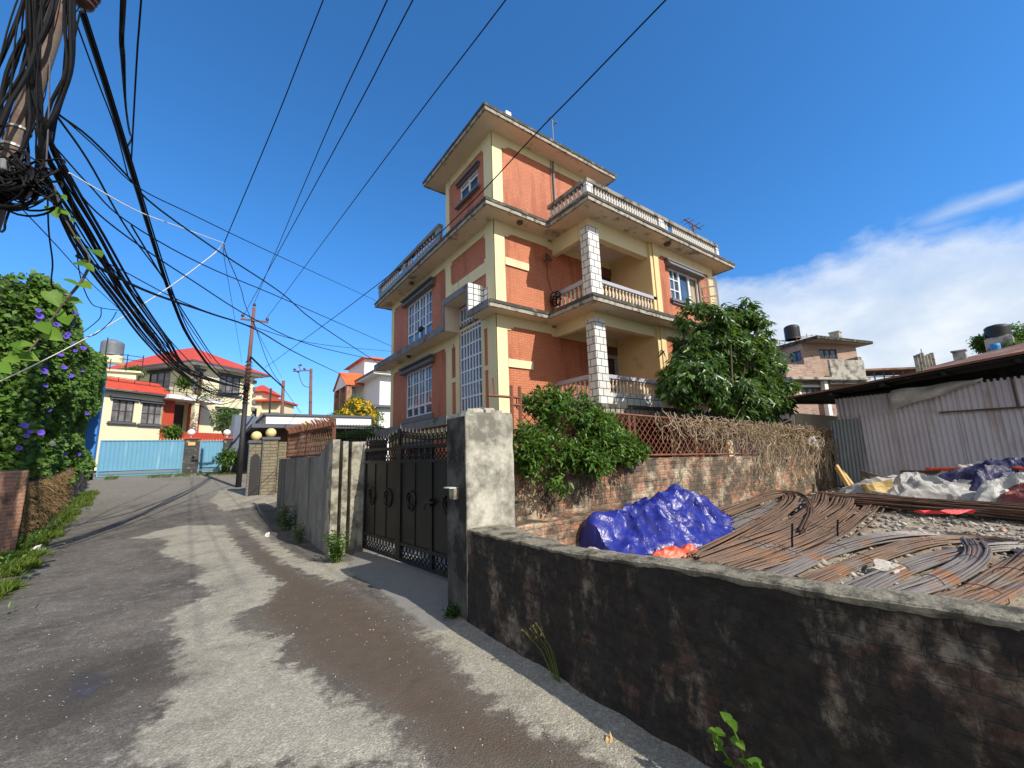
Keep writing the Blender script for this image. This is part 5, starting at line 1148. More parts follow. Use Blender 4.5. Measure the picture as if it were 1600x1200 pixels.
GS = MB(); GS.grid(lambda u, v: (14.12 - .16 * (1 - v), 4.22 - .62 * u - .05 * v - .012 * 0, .55 + 1.72 * v) if False else (14.0 + .2 * v + .014 * math.sin(u * 2 * PI * 8), 4.2 - .66 * u - .0 * v, .5 + 1.78 * v), 48, 1)
tag(GS.build('metal_sheet', 'corrugated_grey', None), 'loose grey corrugated sheet leaning at the corner of the lilac shed', 'metal sheet')
HT = MB(); HT.grid(lambda u, v: (14.12 - .10 * math.sin(v * 3) * (1 - u * .4) - .03 * math.sin(u * 9 + v * 4), 2.78 - 1.6 * u, 2.92 + .06 * u - (.44 * (1 - u) ** .8 + .03) * v + .015 * math.sin(u * 12 + v * 5)), 34, 14)
tag(HT.build('hanging_tarpaulin', 'pale_tarp', None), 'stained pale tarpaulin hanging from the eave of the lilac shed', 'tarpaulin')
# ------------------------------------------------------------------ houses, poles and walls further off
def cdp(x, y, d): return CC + CM @ np.array([(x - 800) / F, (600 - y) / F, -1.0]) * d
class Fr:
    def __init__(s, o, deg): s.o = np.array(o[:2]); a = math.radians(deg); s.deg = a; s.u = np.array([math.cos(a), math.sin(a)]); s.v = np.array([-math.sin(a), math.cos(a)])
    def loc(s, p): d = np.array(p[:2]) - s.o; return np.array([d @ s.u, d @ s.v, p[2]])
    def A(s, x, y, a): p0 = s.o + s.u * a; return s.loc(pl(x, y, p0, p0 + s.v))
    def B(s, x, y, b): p0 = s.o + s.v * b; return s.loc(pl(x, y, p0, p0 + s.u))
# cream house with red roof (local frame: a to the right/back, b to the left)
K = (-1.25, 39.42); fr = Fr(K, 38.2)
CH = thing('cream_house', 'two storey cream house with red hipped roof and red porch behind the blue gate', 'house', (K[0], K[1], 0), fr.deg)
PA = lambda c0: (lambda a, d, z: (c0 - d, a, z)); PBB = lambda c0: (lambda a, d, z: (a, c0 - d, z))
wa = MB(True); up = [(2.6, 4.9, 7.55, 9.0), (6.0, 6.75, 7.5, 9.0)]; wall_holes(wa, PA(0), 0, 10, 6.5, 9.5, up, .15)
rt = [(.0, .62, 6.95, 8.85), (1.96, 3.86, 7.35, 8.85), (1.97, 3.96, 4.6, 6.05)]; wall_holes(wa, PBB(0), 0, 5.2, 1.5, 9.5, rt, .15)
wa.quad((5.2, 0, 1.5), (5.2, 10, 1.5), (5.2, 10, 9.5), (5.2, 0, 9.5)); wa.quad((0, 10, 1.5), (5.2, 10, 1.5), (5.2, 10, 9.5), (0, 10, 9.5))
q1 = fr.B(177, 623.5, -1); q2 = fr.B(207, 660, -1); q3 = fr.B(223, 630, -1); q4 = fr.B(252, 663.6, -1); qe = fr.B(255, 625, -1)
wl = [(q1[0], q2[0], q2[2], q1[2]), (q3[0], q4[0], q4[2], q3[2] + .05)]
wall_holes(wa, PBB(-1), q1[0] - 4, qe[0], 1.5, fr.B(254, 618, -1)[2], wl, .15)
wa.quad((qe[0], -1, 1.5), (qe[0], 1.6, 1.5), (qe[0], 1.6, 6.5), (qe[0], -1, 6.5))
wa.build('wall', 'cream_wall', CH)
zr = fr.B(254, 618, -1)[2]; zr2 = fr.B(253, 608, -.6)[2]
r = MB(True); e0, ex, ey = 9.42, (-.9, 6.1), (-.9, 10.8); A1p, A2p = (2.7, 4.2, 11.75), (2.7, 6.4, 11.75)
c = [(ex[0], ey[0], e0), (ex[1], ey[0], e0), (ex[1], ey[1], e0), (ex[0], ey[1], e0)]
r.add(c + [A1p, A2p], [(0, 1, 4), (1, 2, 5, 4), (2, 3, 5), (3, 0, 4, 5)]); r.poly([(q1[0] - 4.3, -1.5, zr), (qe[0] + .25, -1.5, zr), (qe[0] + .1, -.2, zr2 + .35), (q1[0] - 4.3, -.2, zr2 + .35)], (0, 0, .06)); R_ = r.build('roof', 'red_roof', CH)
g = MB(True); g.box(ex[0] + .02, ex[1] - .02, ey[0] + .02, ey[1] - .02, e0 - .12, e0 - .01); g.box(q1[0] - 4.3, qe[0] + .25, -1.47, -.9, zr - .1, zr - .005); g.build('fascia', 'fascia_grey', CH)
g = MB(True); g.box(ex[0] + .1, ex[1] - .1, ey[0] + .1, ey[1] - .1, e0 - .16, e0 - .122); g.build('eave_soffit', 'white_wall', CH)
for P, hs, cm in ((PA(0), up, 3), (PBB(0), rt[1:], 3), (PBB(-1), wl, 3)):
    for h in hs: window(CH, P, *h, cm, 2, 'dark_wood', 'glass_curtain', .1, .05, .035, 1, None, (.18, .13, .16), (.15, .1, .12), 'fascia_grey', True)
window(CH, PBB(0), *rt[0], 2, 1, 'brown_wood', 'glass_dark', .1, .1, .05, 1, None, (.1, .12, .15), None, 'fascia_grey', True)
zf = 6.3
s = MB(True); s.box(-2.9, .95, -1.75, 0, zf - .08, zf + .2); s.box(q1[0] - 3.5, qe[0], -.9, 1.6, zf + .0, zf + .12); s.build('balcony', 'white_wall', CH)
s = MB(True)
for z in (zf + .45, zf + .75, zf + 1.0): s.tube([(-8, -.7, z), (-2.9, -.7, z), (-2.85, -1.65, z), (.9, -1.65, z), (.9, -.05, z)], .02, 5)
for a in np.arange(-8, .95, .9): s.tube([(a, -.7 if a < -2.9 else -1.65, zf + .2), (a, -.7 if a < -2.9 else -1.65, zf + 1.0)], .022, 5)
s.build('balcony_railing', 'pole_black', CH)
s = MB(True); s.box(-1.0, -.68, -1.6, -1.28, 1.5, zf - .08); s.build('porch_column', 'cream_wall', CH)
s = MB(True); s.box(-2.75, -1.75, -.72, -.7, 1.5, zf - .09); s.box(-.3, .62, -.05, .0, 1.5, zf - .09); s.box(-2.2, .9, -2.5, -1.9, 1.5, 3.9); s.build('porch_wall', 'red_paint', CH)
s = MB(True); s.box(-1.75, -.3, .4, .5, 1.5, zf - .09); s.build('porch_door', 'dark_wood', CH)
s = MB(True)
for k in range(4): s.box(-.12, .22, -.12, .1, 7.5 + k * .5, 7.75 + k * .5)
for k in range(9): s.box(5.08, 5.34, -.14, .1, 3.8 + k * .6, 4.1 + k * .6)
s.build('quoin', 'grey_ledge', CH)
# small cream house behind it
c2 = thing('cream_house', 'small cream house with red hip roof and red edged balcony behind the larger cream house', 'house', (3.2, 52.5, 1), math.radians(-30))
s = MB(True); s.box(0, 1.2, 0, 4, 0, 8.3); s.box(1.2, 3.0, .4, 4, 0, 7.2); s.build('wall', 'cream_wall', c2)
s = MB(True); s.add([(-.4, -.4, 8.3), (1.7, -.4, 8.3), (1.7, 4.4, 8.3), (-.4, 4.4, 8.3), (.1, 2, 9.4), (.4, 2, 9.4)], [(0, 1, 5, 4), (1, 2, 5), (2, 3, 4, 5), (3, 0, 4), (0, 3, 2, 1)]); s.box(-.4, 3.3, -.4, 4.4, 7.2, 7.42); s.build('roof', 'red_roof', c2)
s = MB(True); s.box(1.3, 3.0, -.3, .4, 5.2, 6.0); s.build('balcony', 'grey_wall', c2)
s = MB(True); s.box(.2, .8, -.02, .0, 5.2, 6.5); s.build('window', 'glass_dark', c2)
# blue gates with slate pillars
BG = thing('blue_gate', 'wide sky blue sheet metal gate with spikes at the end of the lane', 'gate', (-2.8, 31, 1.15))
def sheet_gate(o, x0, x1, y, z0, z1):
    s = MB(); n = int((x1 - x0) / .17)
    s.grid(lambda u, v: (x0 + (x1 - x0) * u, y - .02 * (1 if int(u * n * 2) % 2 else 0), z0 + .32 + (z1 - z0 - .32) * v), n * 4, 1); s.build('panel', 'blue_gate', o)
    s = MB()
    for z in (z0 + .02, z0 + .3, z1 - .04): s.box(x0, x1, y - .045, y + .02, z, z + .05)
    for x in (x0, x1 - .06): s.box(x, x + .06, y - .05, y + .02, z0, z1)
    s.build('frame', 'blue_gate', o)
    s = MB(); P = lambda a, d, z: (a, y - d, z); lattice_fence(s, P, x0 + .05, x1 - .05, lambda a: z0 + .07, lambda a: z0 + .3, .12, .012); s.build('lattice', 'blue_gate', o)
    s = MB()
    for x in np.arange(x0 + .08, x1, .14): s.tube([(x, y, z1), (x, y, z1 + .12)], [.018, .004], 5)
    s.build('spikes', 'cream_wall', o)
sheet_gate(BG, -4.72, -1.17, 31.0, 1.16, 3.10)
BG2 = thing('blue_gate', 'narrow sky blue sheet metal side gate between two dark stone pillars', 'gate', (.14, 31.1, 1.15)); sheet_gate(BG2, -.44, .72, 31.1, 1.2, 3.05)
for (x0, x1, lab, gx) in ((-1.16, -.46, 'dark stone clad pillar with white globe lamp between the two blue gates', (300, 672)), (.73, 1.15, 'dark stone clad pillar with white globe lamp right of the narrow blue gate', (357, 675))):
    P = thing('gate_pillar', lab, 'pillar', ((x0 + x1) / 2, 31.1, 1.1)); s = MB(); s.box(x0, x1, 30.85, 31.4, 1.05, 3.16); s.build('pillar_body', 'slate_cladding', P)
    s = MB(); s.box(x0 - .04, x1 + .04, 30.8, 31.45, 3.163, 3.25); s.build('cap', 'red_paint', P)
    s = MB(); s.sphere(((x0 + x1) / 2 - .1, 31.1, 3.55), .2); s.tube([((x0 + x1) / 2 - .1, 31.1, 3.25), ((x0 + x1) / 2 - .1, 31.1, 3.4)], .04); s.build('globe_lamp', 'globe_white', P, True)
mb = MB(); mb.box(-1.0, -.66, 30.80, 30.86, 2.78, 2.98); tag(mb.build('letter_box', 'plank', None), 'small yellow letter box on the stone pillar between the blue gates', 'letter box')
# slate coloured wall right of the side gate
s = MB(True); s.box(0, 6.5, 0, .25, 0.5, 4.7); s.box(-.12, .0, -.1, .3, .5, 4.0); o = s.build('slate_wall', 'slate_wall', None); o.location = (1.2, 31.3, 0); o.rotation_euler = (0, 0, math.radians(38)); tag(o, 'tall plain slate blue wall right of the narrow blue gate', 'wall')
s = MB(True)
for k in range(9): s.tube([(k * .1, 0, 0), (k * .1, 0, .55)], .015, 4)
s.tube([(-.05, 0, .55), (.85, 0, .55)], .02, 4); s.tube([(-.05, 0, .02), (.85, 0, .02)], .02, 4); o = s.build('iron_railing', 'pole_black', None); p = cdp(404, 672, 23); o.location = p; o.rotation_euler = (0, 0, math.radians(20)); tag(o, 'short dark railing beside the white roof band', 'railing')
# globe pillars of the neighbour's entrance
def globe_pillar(lab, x0, x1, y0, y1, z0, z1, r):
    P = thing('globe_pillar', lab, 'pillar', ((x0 + x1) / 2, (y0 + y1) / 2, z0), 0)
    s = MB(); s.box(x0, x1, y0, y1, z0 - .1, z1); s.build('pillar_body', 'stone_course', P)
    s = MB(); s.box(x0 - .06, x1 + .06, y0 - .06, y1 + .06, z1, z1 + .1); s.box(x0 - .035, x0 - .002, y0 - .035, y0 + .08, z0 - .1, z1 - .003); s.build('cap', 'fascia_grey', P)
    s = MB(); s.sphere(((x0 + x1) / 2, (y0 + y1) / 2, z1 + .1 + r * .93), r); s.build('globe_lamp', 'globe_cream', P, True); return P
globe_pillar('coursed stone pillar with cream globe lamp standing nearest the grey plastered wall', 1.72, 2.22, 18.9, 19.3, .42, 2.52, .19)
P = globe_pillar('coursed stone pillar with cream globe lamp and a dark arched doorway in it', 1.28, 1.70, 19.0, 19.5, .42, 2.40, .19)
s = MB(); pts = [(1.33, 18.985, .4), (1.65, 18.985, .4), (1.65, 18.985, 1.75)] + [(1.49 + .16 * math.cos(a), 18.985, 1.75 + .22 * math.sin(a)) for a in np.linspace(0, PI, 9)[1:-1]] + [(1.33, 18.985, 1.75)]; s.poly(pts, (0, -.012, 0)); s.build('arched_door', 'pole_black', P)
globe_pillar('stone pillar with cream globe lamp half hidden behind the rusty grill', 3.3, 3.75, 20.6, 21.0, .5, 2.95, .2)
s = MB(); s.box(2.3, 2.9, 19.4, 19.6, .3, 2.45); tag(s.build('stone_wall', 'stone_course', None), 'shaded stone wall between the globe pillars and the grey plastered wall', 'wall')
# white flat roofed building behind
WBD = thing('white_building', 'low building with a broad white roof band behind the rusty grill', 'building', (5, 28, 1))
b0 = py(416, 649, 27); b1 = py(545, 653, 27); zt0, zt1 = b0[2], py(418, 663.5, 27)[2]
s = MB(); s.box(b0[0], b1[0] + 1.4, 27, 33, zt1 - .0, zt0); s.build('roof_band', 'white_wall', WBD)
s = MB(); s.box(b0[0] - .1, b1[0] + 1.5, 26.9, 33, zt0, zt0 + .12); s.box(b0[0] - .7, b1[0] + 1.5, 26.3, 33, zt1 - .22, zt1 - .003); s.build('roof_edge', 'fascia_grey', WBD)
s = MB(); s.box(b0[0] + .4, b1[0] + 1, 27.8, 33, .8, zt1 - .22); s.build('wall', 'brown_wood', WBD)
# black spiked fence on the neighbour wall, hedge and yellow shrub
NF = thing('iron_fence', 'black iron fence with upright bars on the dark wall left of the orange house', 'fence', (4.8, 18.6, 2.4))
s = MB()
for z in (2.5, 3.0): s.tube([(3.1, 18.6, z + .1), (6.4, 18.6, z)], .018, 5)
for x in np.arange(3.1, 6.42, .12): s.tube([(x, 18.6, 2.42), (x, 18.6, 3.18)], [.012, .009], 4)
s.build('bars', 'black_iron', NF)
s = MB(); s.box(2.9, 6.44, 18.5, 18.7, 0, 2.45); tag(s.build('boundary_wall', 'concrete_dark', None), 'dark concrete wall carrying the black fence beside the orange house', 'wall')
def bushy(name, label, cat, base, blobs, n, per, L, wd, mat, shell=.3, group=None):
    o = thing(name, label, cat, base, 0, group); P_, N_ = blob_points(blobs, n, shell); c = np.repeat(P_, per, 0) + rng.normal(size=(n * per, 3)) * L * .5
    d = np.repeat(N_, per, 0) * .5 + rnd_dir(len(c)); vv, ff = leaves(c, d, rnd_dir(len(c)) * .5 + np.array([0, -.3, 1]), L * rng.uniform(.6, 1.2, len(c)), wd); raw('foliage', vv, ff, mat, o)
    s = MB()
    for k in range(10): q = P_[k * 3]; s.tube([base, ((base[0] + q[0]) / 2, (base[1] + q[1]) / 2 + .05, (base[2] + q[2]) / 2 + .1), tuple(q)], [.035, .02, .006], 5)
    s.build('stems', 'bark', o); return o
bushy('hedge', 'dark green hedge behind the black fence beside the orange house', 'hedge', (5.2, 19.3, 1), [(4.0, 19.1, 2.35, .9, .3, .3), (5.2, 19.2, 2.5, .9, .3, .4), (6.1, 19.2, 2.7, .6, .3, .5)], 500, 8, .12, .5, 'leaf_bush')
yc = cdp(556, 652, 31)
Y = bushy('flowering_shrub', 'tall shrub with yellow flowers in front of the white house', 'shrub', (yc[0], yc[1], 1), [(yc[0], yc[1], yc[2], 1.4, .8, 1.0), (yc[0] + .8, yc[1], yc[2] - 1.1, 1.4, .8, 1.0), (yc[0] - 1.1, yc[1], yc[2] - .4, 1.1, .7, .7), (yc[0] + .05, yc[1], yc[2] + 1.0, .65, .5, .75), (yc[0] + 1.5, yc[1], yc[2] + .05, .7, .5, .6)], 620, 7, .2, .4, 'leaf_bright2', .25)
P_, N_ = blob_points([(yc[0] + .1, yc[1] - .2, yc[2] + .2, 1.3, .8, 1.3)], 130, .7); c = np.repeat(P_, 8, 0); vv, ff = leaves(c, rnd_dir(len(c)), rnd_dir(len(c)), .2, .7); raw('flowers', vv, ff, 'flower_yellow', Y)
# white house with orange roofs
WH = thing('white_house', 'white house with orange roofs and brick porch left of the orange brick house', 'house', (12.5, 38, 1))
PXW = lambda a, d, z: (12.5 - d, a, z)
w = MB(); hw = [(39.4, 40.7, 7.35, 8.75), (39.6, 41.3, 3.4, 5.4)]; wall_holes(w, PXW, 38, 52, 1, 9.5, hw, .12); w.box(12.51, 19, 38, 52, 1, 9.48); w.quad((12.5, 38, 1), (12.5, 38, 9.5), (12.52, 38, 9.5), (12.52, 38, 1)); w.build('wall', 'white_wall', WH)
window(WH, PXW, *hw[0], 3, 1, 'rail_paint', 'glass', .08, .08, .05, 1, None, None, None); window(WH, PXW, *hw[1], 2, 1, 'brown_wood', 'glass_dark', .08, .1, .05, 1, None, None, None)
s = MB(); s.box(11.7, 19.5, 37.3, 45.5, 9.4, 9.62); s.build('roof_slab', 'white_wall', WH); s = MB(); s.box(11.66, 19.5, 37.26, 45.5, 9.5, 9.75); s.box(11.9, 19, 37.5, 44.8, 6.35, 6.55); s.build('slab_edge', 'fascia_grey', WH)
ap = px(530, 583, 10.6); rb_ = px(566, 586, 12.6); ev = px(539.3, 600.7, 10.6); 
yr = ap[1]; ye = ev[1]; za, ze = ap[2], ev[2]; yl = px(518.7, 616.7, 10.6)[1]; zl_ = ze - .1
s = MB(); s.poly([(10.6, yr, za), (13.6, yr, za), (13.6, ye, ze), (10.6, ye, ze)], (0, 0, .12)); s.poly([(10.6, yr, za), (13.6, yr, za), (13.6, 2 * yr - ye, ze), (10.6, 2 * yr - ye, ze)], (0, 0, .12)); s.build('roof', 'orange_roof', WH)
s = MB(); s.poly([(10.75, yr, za - .05), (10.75, ye + .1, ze - .02), (10.75, 2 * yr - ye - .1, ze - .02)], (.06, 0, 0)); s.build('gable', 'white_wall', WH)
s = MB()
for y in (ye + .15, yr, 2 * yr - ye - .4): s.box(10.8, 11.3, y, y + .6, 1, ze - .05)
s.box(10.8, 12.5, ye + .1, 2 * yr - ye, 6.0, 7.0); s.build('porch', 'pier_brick', WH)
s = MB(); 
for z in (7.2, 7.45, 7.7): s.tube([(11, ye + .05, z), (12.5, ye + .05, z)], .025, 5)
s.build('porch_railing', 'pole_black', WH)
u1 = px(585, 562, 15.5); u2 = px(550, 572.7, 13); 
s = MB(); zc = u2[2]; s.add([(12.6, 44.5, zc), (19, 44.5, zc), (19, 52, zc), (12.6, 52, zc), (15.2, 48, u1[2]), (16.5, 48, u1[2])], [(0, 1, 5, 4), (1, 2, 5), (2, 3, 4, 5), (3, 0, 4), (3, 2, 1, 0)]); s.build('upper_roof', 'orange_roof', WH)
s = MB(); s.box(13.1, 18.5, 45, 51.5, 9.5, zc - .02); s.build('upper_wall', 'white_wall', WH)
# utility poles
FP = (1.24, 22.77)
def insulator(mb, x, y, z, r=.055): mb.lathe([(r * .4, -.06), (r, -.03), (r, .03), (r * .55, .05), (r * .8, .08), (r * .3, .11)], (x, y, z), 10)
U1 = thing('utility_pole', 'tall rusty utility pole with cross arm and three insulators at the lane end', 'utility pole', (FP[0], FP[1], .55))
s = MB(); s.tube([(FP[0] - .04, FP[1], .4), (FP[0] - .02, FP[1], 4.6)], [.12, .105], 10); s.build('pole_base', 'pole_black', U1, True)
s = MB(); s.tube([(FP[0] - .02, FP[1], 4.6), (FP[0] + .04, FP[1], 9.1)], [.104, .07], 10); s.build('pole_shaft', 'pole_rust', U1, True)
s = MB(); s.obox((FP[0] + .1, FP[1] - .08, 8.42), (1.15, .07, .08), Matrix.Rotation(-.02, 3, 'Y')); s.build('cross_arm', 'pole_rust', U1)
for (x, z) in ((.84, 8.58), (1.86, 8.56), (1.28, 9.2)): s = MB(); insulator(s, x, FP[1] - .06, z, .075); s.build('insulator', 'ceramic', U1, True)
s = MB(); s.box(FP[0] - .16, FP[0] + .1, FP[1] - .2, FP[1] - .1, 5.0, 5.25)
for k in range(12): z = 4.4 + k * .18; s.tube([(FP[0] + .14 * math.cos(a), FP[1] + .14 * math.sin(a), z + .05 * math.sin(a * 2 + k)) for a in np.linspace(0, 6.28, 10)], .014, 4, False)
s.build('cable_clamps', 'cable', U1)
U2 = thing('utility_pole', 'short dark utility pole left of centre above the white roof band', 'utility pole', (4.5, 37.1, 1)); s = MB(); s.tube([(4.56, 37.1, 1), (4.45, 37.1, 8.1)], [.15, .12], 9); s.build('pole_shaft', 'pole_rust', U2, True)
s = MB(); s.tube([(4.45, 37.0, 7.6), (4.45, 36.8, 7.62)], .03); s.build('bracket', 'pole_black', U2)
U3 = thing('utility_pole', 'rusty utility pole with a side arm of insulators above the white roof band', 'utility pole', (6.4, 35.8, 1)); s = MB(); s.tube([(6.45, 35.8, 1), (6.2, 35.8, 9.0)], [.14, .11], 9); s.build('pole_shaft', 'pole_rust', U3, True)
s = MB(); s.tube([(6.2, 35.75, 8.85), (5.0, 36.2, 8.75)], .04, 6); s.tube([(5.5, 36.0, 8.8), (5.3, 36.0, 9.25)], .03, 5); s.tube(spline([(5.3, 36, 8.8), (5.5, 36, 8.1), (5.8, 36, 7.6), (6.2, 35.9, 7.5)], 10), .03, 5); s.build('side_arm', 'pole_rust', U3)
for (x, z) in ((5.05, 8.85), (5.45, 9.25), (5.75, 8.95), (5.3, 8.7)): s = MB(); insulator(s, x, 36.0, z, .11); s.build('insulator', 'ceramic', U3, True)
s = MB(); s.tube([(3.72, 37.6, 1), (3.66, 37.6, 7.5)], .07, 7); tag(s.build('iron_post', 'pole_black', None), 'thin dark post behind the small cream house roof edge', 'post')
# black tank on the roof at the left
p0, p1 = cdp(174, 556, 28), cdp(174, 530, 28); TK2 = thing('water_tank', 'grey plastic water tank on a steel stand above the vine covered wall', 'water tank', p0)
s = MB(True); rr = .6; hh_ = p1[2] - p0[2]; s.lathe([(rr, 0)] + [(rr * (1 + .02 * (i % 2)), hh_ * .8 * i / 8) for i in range(9)] + [(rr * .9, hh_ * .86), (rr * .4, hh_ * .98), (rr * .35, hh_)], (0, 0, 0), 18); s.build('tank_body', 'tank_grey', TK2, True)
s = MB(True); s.box(-.62, .62, -.5, .5, -.5, -.02); s.build('tank_base', 'cream_wall', TK2)
s = MB(True)
for x in (-1.1, -.6, .1, .9, 1.7): s.tube([(x, -.6, -1.0), (x, -.6, .1 if x > .5 else -.3)], .03, 5)
for z in (-.25, .05): s.tube([(.5, -.6, z), (1.7, -.6, z - .1)], .025, 5)
s.tube([(-.2, -.62, -1), (-.18, -.62, 1.1)], .035, 5); s.build('tank_stand', 'pole_black', TK2)
s = MB(True); s.box(-1.0, 1.7, -.5, .6, -1.12, -1.0); s.box(-.7, 1.4, -.3, .5, -7, -1.12); s.build('tank_base', 'cream_wall', TK2)
# plants round the cream house
for (x, y, D, bl, lab) in ((352, 655, 27, .9, 'leafy green bush beside the right corner of the cream house'), (356, 716, 24, .55, 'green plant growing at the right pillar of the narrow blue gate'), (208, 583, 31, .6, 'potted green plant on the upper terrace of the cream house'), (289, 597, 29, .45, 'green potted plant on the balcony corner of the cream house'), (270, 676, 27, .5, 'low garden plants in front of the cream house porch')):
    p = cdp(x, y, D); bushy('plant', lab, 'plant', (p[0], p[1], p[2] - bl * 1.2), [(p[0], p[1], p[2], bl, bl * .8, bl * .8)], 130, 7, .2, .45, 'leaf_bush', .2)
p = cdp(316, 612, 28.5); BO = bushy('bougainvillea', 'sparse dark twiggy creeper on the balcony of the cream house', 'plant', (p[0] - .3, p[1], p[2] - .8), [(p[0], p[1], p[2], .5, .3, 1.0), (p[0] + .8, p[1], p[2] - .2, .9, .3, .5)], 90, 5, .13, .5, 'leaf_tree', .1)
# ------------------------------------------------------------------ right background
K = (41.8, 13.54); fr = Fr(K, -23.6)
RH = thing('brick_house', 'pinkish brick house with flat slab roof and a black water tank behind the shed', 'house', (K[0], K[1], 0), fr.deg)
zr_ = 10.55
c0, c1, c2_ = [fr.loc(pz(x, y, zr_)) for x, y in ((1277.7, 528.5), (1364, 537.5), (1197, 550))]
def inner(k): return None
s = MB(True); c3 = c1 + c2_ - c0; s.poly([tuple(c0), tuple(c1), tuple(c3), tuple(c2_)], (0, 0, .22)); s.build('roof_slab', 'beige_wall', RH)
s = MB(True)
for pa, pb in ((c0, c1), (c0, c2_)):
    d = (pb - pa); d /= np.linalg.norm(d); nrm = np.array([d[1], -d[0], 0]) if pa is c0 and pb is c1 else np.array([-d[1], d[0], 0])
    s.poly([tuple(pa + nrm * .03 - d * .03), tuple(pb + nrm * .03), tuple(pb - nrm * .1), tuple(pa - nrm * .1)], (0, 0, .26))
s.build('slab_edge', 'concrete_dark', RH)
hb = [(1.78, 3.74, 9.15, 10.05)]; ha = [(.2, 1.27, 9.05, 9.95)]; lo = [fr.B(1250, 605, -.6), fr.B(1284, 618, -.6)]
w = MB(True); wall_holes(w, PA(0), 0, 8, 7, 10.55, ha, .2); wall_holes(w, PBB(0), 0, 6.0, 7, 10.55, hb, .2); w.quad((6, 0, 0), (6, 8, 0), (6, 8, 10.5), (6, 0, 10.5))
wall_holes(w, PBB(-.6), -2.6, 5.5, 0, 7.0, [(lo[0][0], lo[1][0], lo[1][2] - .5, lo[0][2])], .2); w.quad((-2.6, -.6, 0), (-2.6, 8, 0), (-2.6, 8, 7), (-2.6, -.6, 7))
pr0, pr1 = fr.B(1225, 568, -1.0), fr.B(1286, 583, -1.0); w.box(pr0[0], pr1[0], -1.05, -.85, 7.25, 8.35); w.box(pr0[0], pr0[0] + .2, -.85, 4, 7.25, 8.35); w.build('wall', 'pink_brick', RH)
window(RH, PA(0), *ha[0], 2, 1, 'dark_wood', 'glass', .1, .1, .06, 1, None, None, None, local=True); window(RH, PBB(0), *hb[0], 3, 1, 'dark_wood', 'glass', .1, .1, .06, 1, None, None, None, local=True)
window(RH, PBB(-.6), lo[0][0], lo[1][0], lo[1][2] - .5, lo[0][2], 3, 1, 'dark_wood', 'glass_curtain', .1, .12, .08, 1, None, None, None, local=True)
s = MB(True); a0, a1, z0_, z1_ = lo[0][0], lo[1][0], lo[1][2] - .5, lo[0][2]; P = PBB(-.6)
for (p, q, r_, t_) in ((a0 - .2, a0, z0_, z1_ + .2), (a1, a1 + .2, z0_, z1_ + .2), (a0, a1, z1_, z1_ + .2)): s.bx(P, p, q, 0, .06, r_, t_)
s.build('window_trim', 'white_wall', RH)
s = MB(True); s.box(-3.2, 5.0, -1.5, 0, 7.0, 7.22); s.build('ledge', 'mould_wall', RH)
k0, k1 = fr.B(1296, 575, -1.3), fr.B(1352, 590, -1.3); s = MB(True); s.box(k0[0], k1[0], -1.4, -1.2, 6.9, 8.75); s.box(k1[0] - .3, k1[0] + .1, -1.2, 2, 4, 9.1); s.box(k0[0], k1[0], -1.2, 0, 6.7, 6.9); s.build('balcony', 'mould_wall', RH)
s = MB(True); s.box(k0[0] - .6, k0[0] - .25, -1.15, -.8, 4, 6.98); s.build('column', 'white_wall', RH)
for (x, y, y2, lab) in ((1211, 546, 533, 'concrete chimney stub at the left end of the pinkish brick house roof'), (1310, 530, 523, 'concrete chimney stub on the right part of the pinkish brick house roof')):
    p = fr.loc(pz(x, y, zr_ + .2)); p = fr.o + fr.u * p[0] + fr.v * p[1]; s = MB(True); s.box(-.35, .35, -.35, .35, 0, 1.0 if y2 == 533 else .7); s.box(-.4, .4, -.4, .4, 1.0 if y2 == 533 else .7, 1.1 if y2 == 533 else .8); o = s.build('chimney', 'mould_wall', None); o.location = (p[0] + .5, p[1] + .3, zr_ + .2); tag(o, lab, 'chimney')
p = pz(1240, 536, zr_ + .3); TK3 = thing('water_tank', 'black water tank on a red steel frame on the pinkish brick house', 'water tank', (p[0] + .6, p[1] + .2, zr_ + .2))
s = MB(True); s.lathe([(.62, 0)] + [(.62 * (1 + .02 * (i % 2)), 1.15 * i / 8) for i in range(9)] + [(.5, 1.3), (.3, 1.38), (.02, 1.4)], (0, 0, .55), 18); s.build('tank_body', 'tank_black', TK3, True)
s = MB(True)
for y in (-.7, .7):
    for x in (-.9, .0, .9, 1.8, 2.6): s.tube([(x * .8, y + -.5 * x * .4, 0), (x * .8, y - .5 * x * .4, 1.0 if x > .5 else .55)], .03, 4)
    for z in (.3, .55, .8, 1.0): s.tube([(-.8, y + .2, min(z, .55)), (2.1, y - .5, z)], .022, 4)
s.build('tank_stand', 'rust_roof', TK3)
# low grey building, rust roof, tank and trees at the far right
LB = thing('grey_building', 'low grey building with a flat sheet roof beyond the shed', 'building', (48, 8, 0))
a = cdp(1352, 590, 45); b_ = cdp(1452, 566, 45); s = MB(); dd = np.array(b_) - np.array(a); nb_ = np.array([dd[1], -dd[0], 0]); nb_ = -nb_ / np.linalg.norm(nb_) * 4
def lbq(z0, z1, ext, mat, nm, off=0):
    s = MB(); p = np.array([a[0], a[1], 0]) - nb_ * off / 4; q = np.array([b_[0], b_[1], 0]) - nb_ * off / 4; e = dd * np.array([1, 1, 0]) * ext; s.poly([tuple(p - e + [0, 0, z0]), tuple(q + e + [0, 0, z0]), tuple(q + e + nb_ + [0, 0, z0]), tuple(p - e + nb_ + [0, 0, z0])], (0, 0, z1 - z0)); s.build(nm, mat, LB)
lbq(0, 8.2, 0, 'box_grey', 'wall'); lbq(9.3, 9.5, .08, 'rust_roof', 'roof', .8)
s = MB()
for k in range(8): p = np.array(a) + dd * k / 7; s.tube([(p[0], p[1], 8.0), (p[0], p[1], 9.3)], .07, 5)
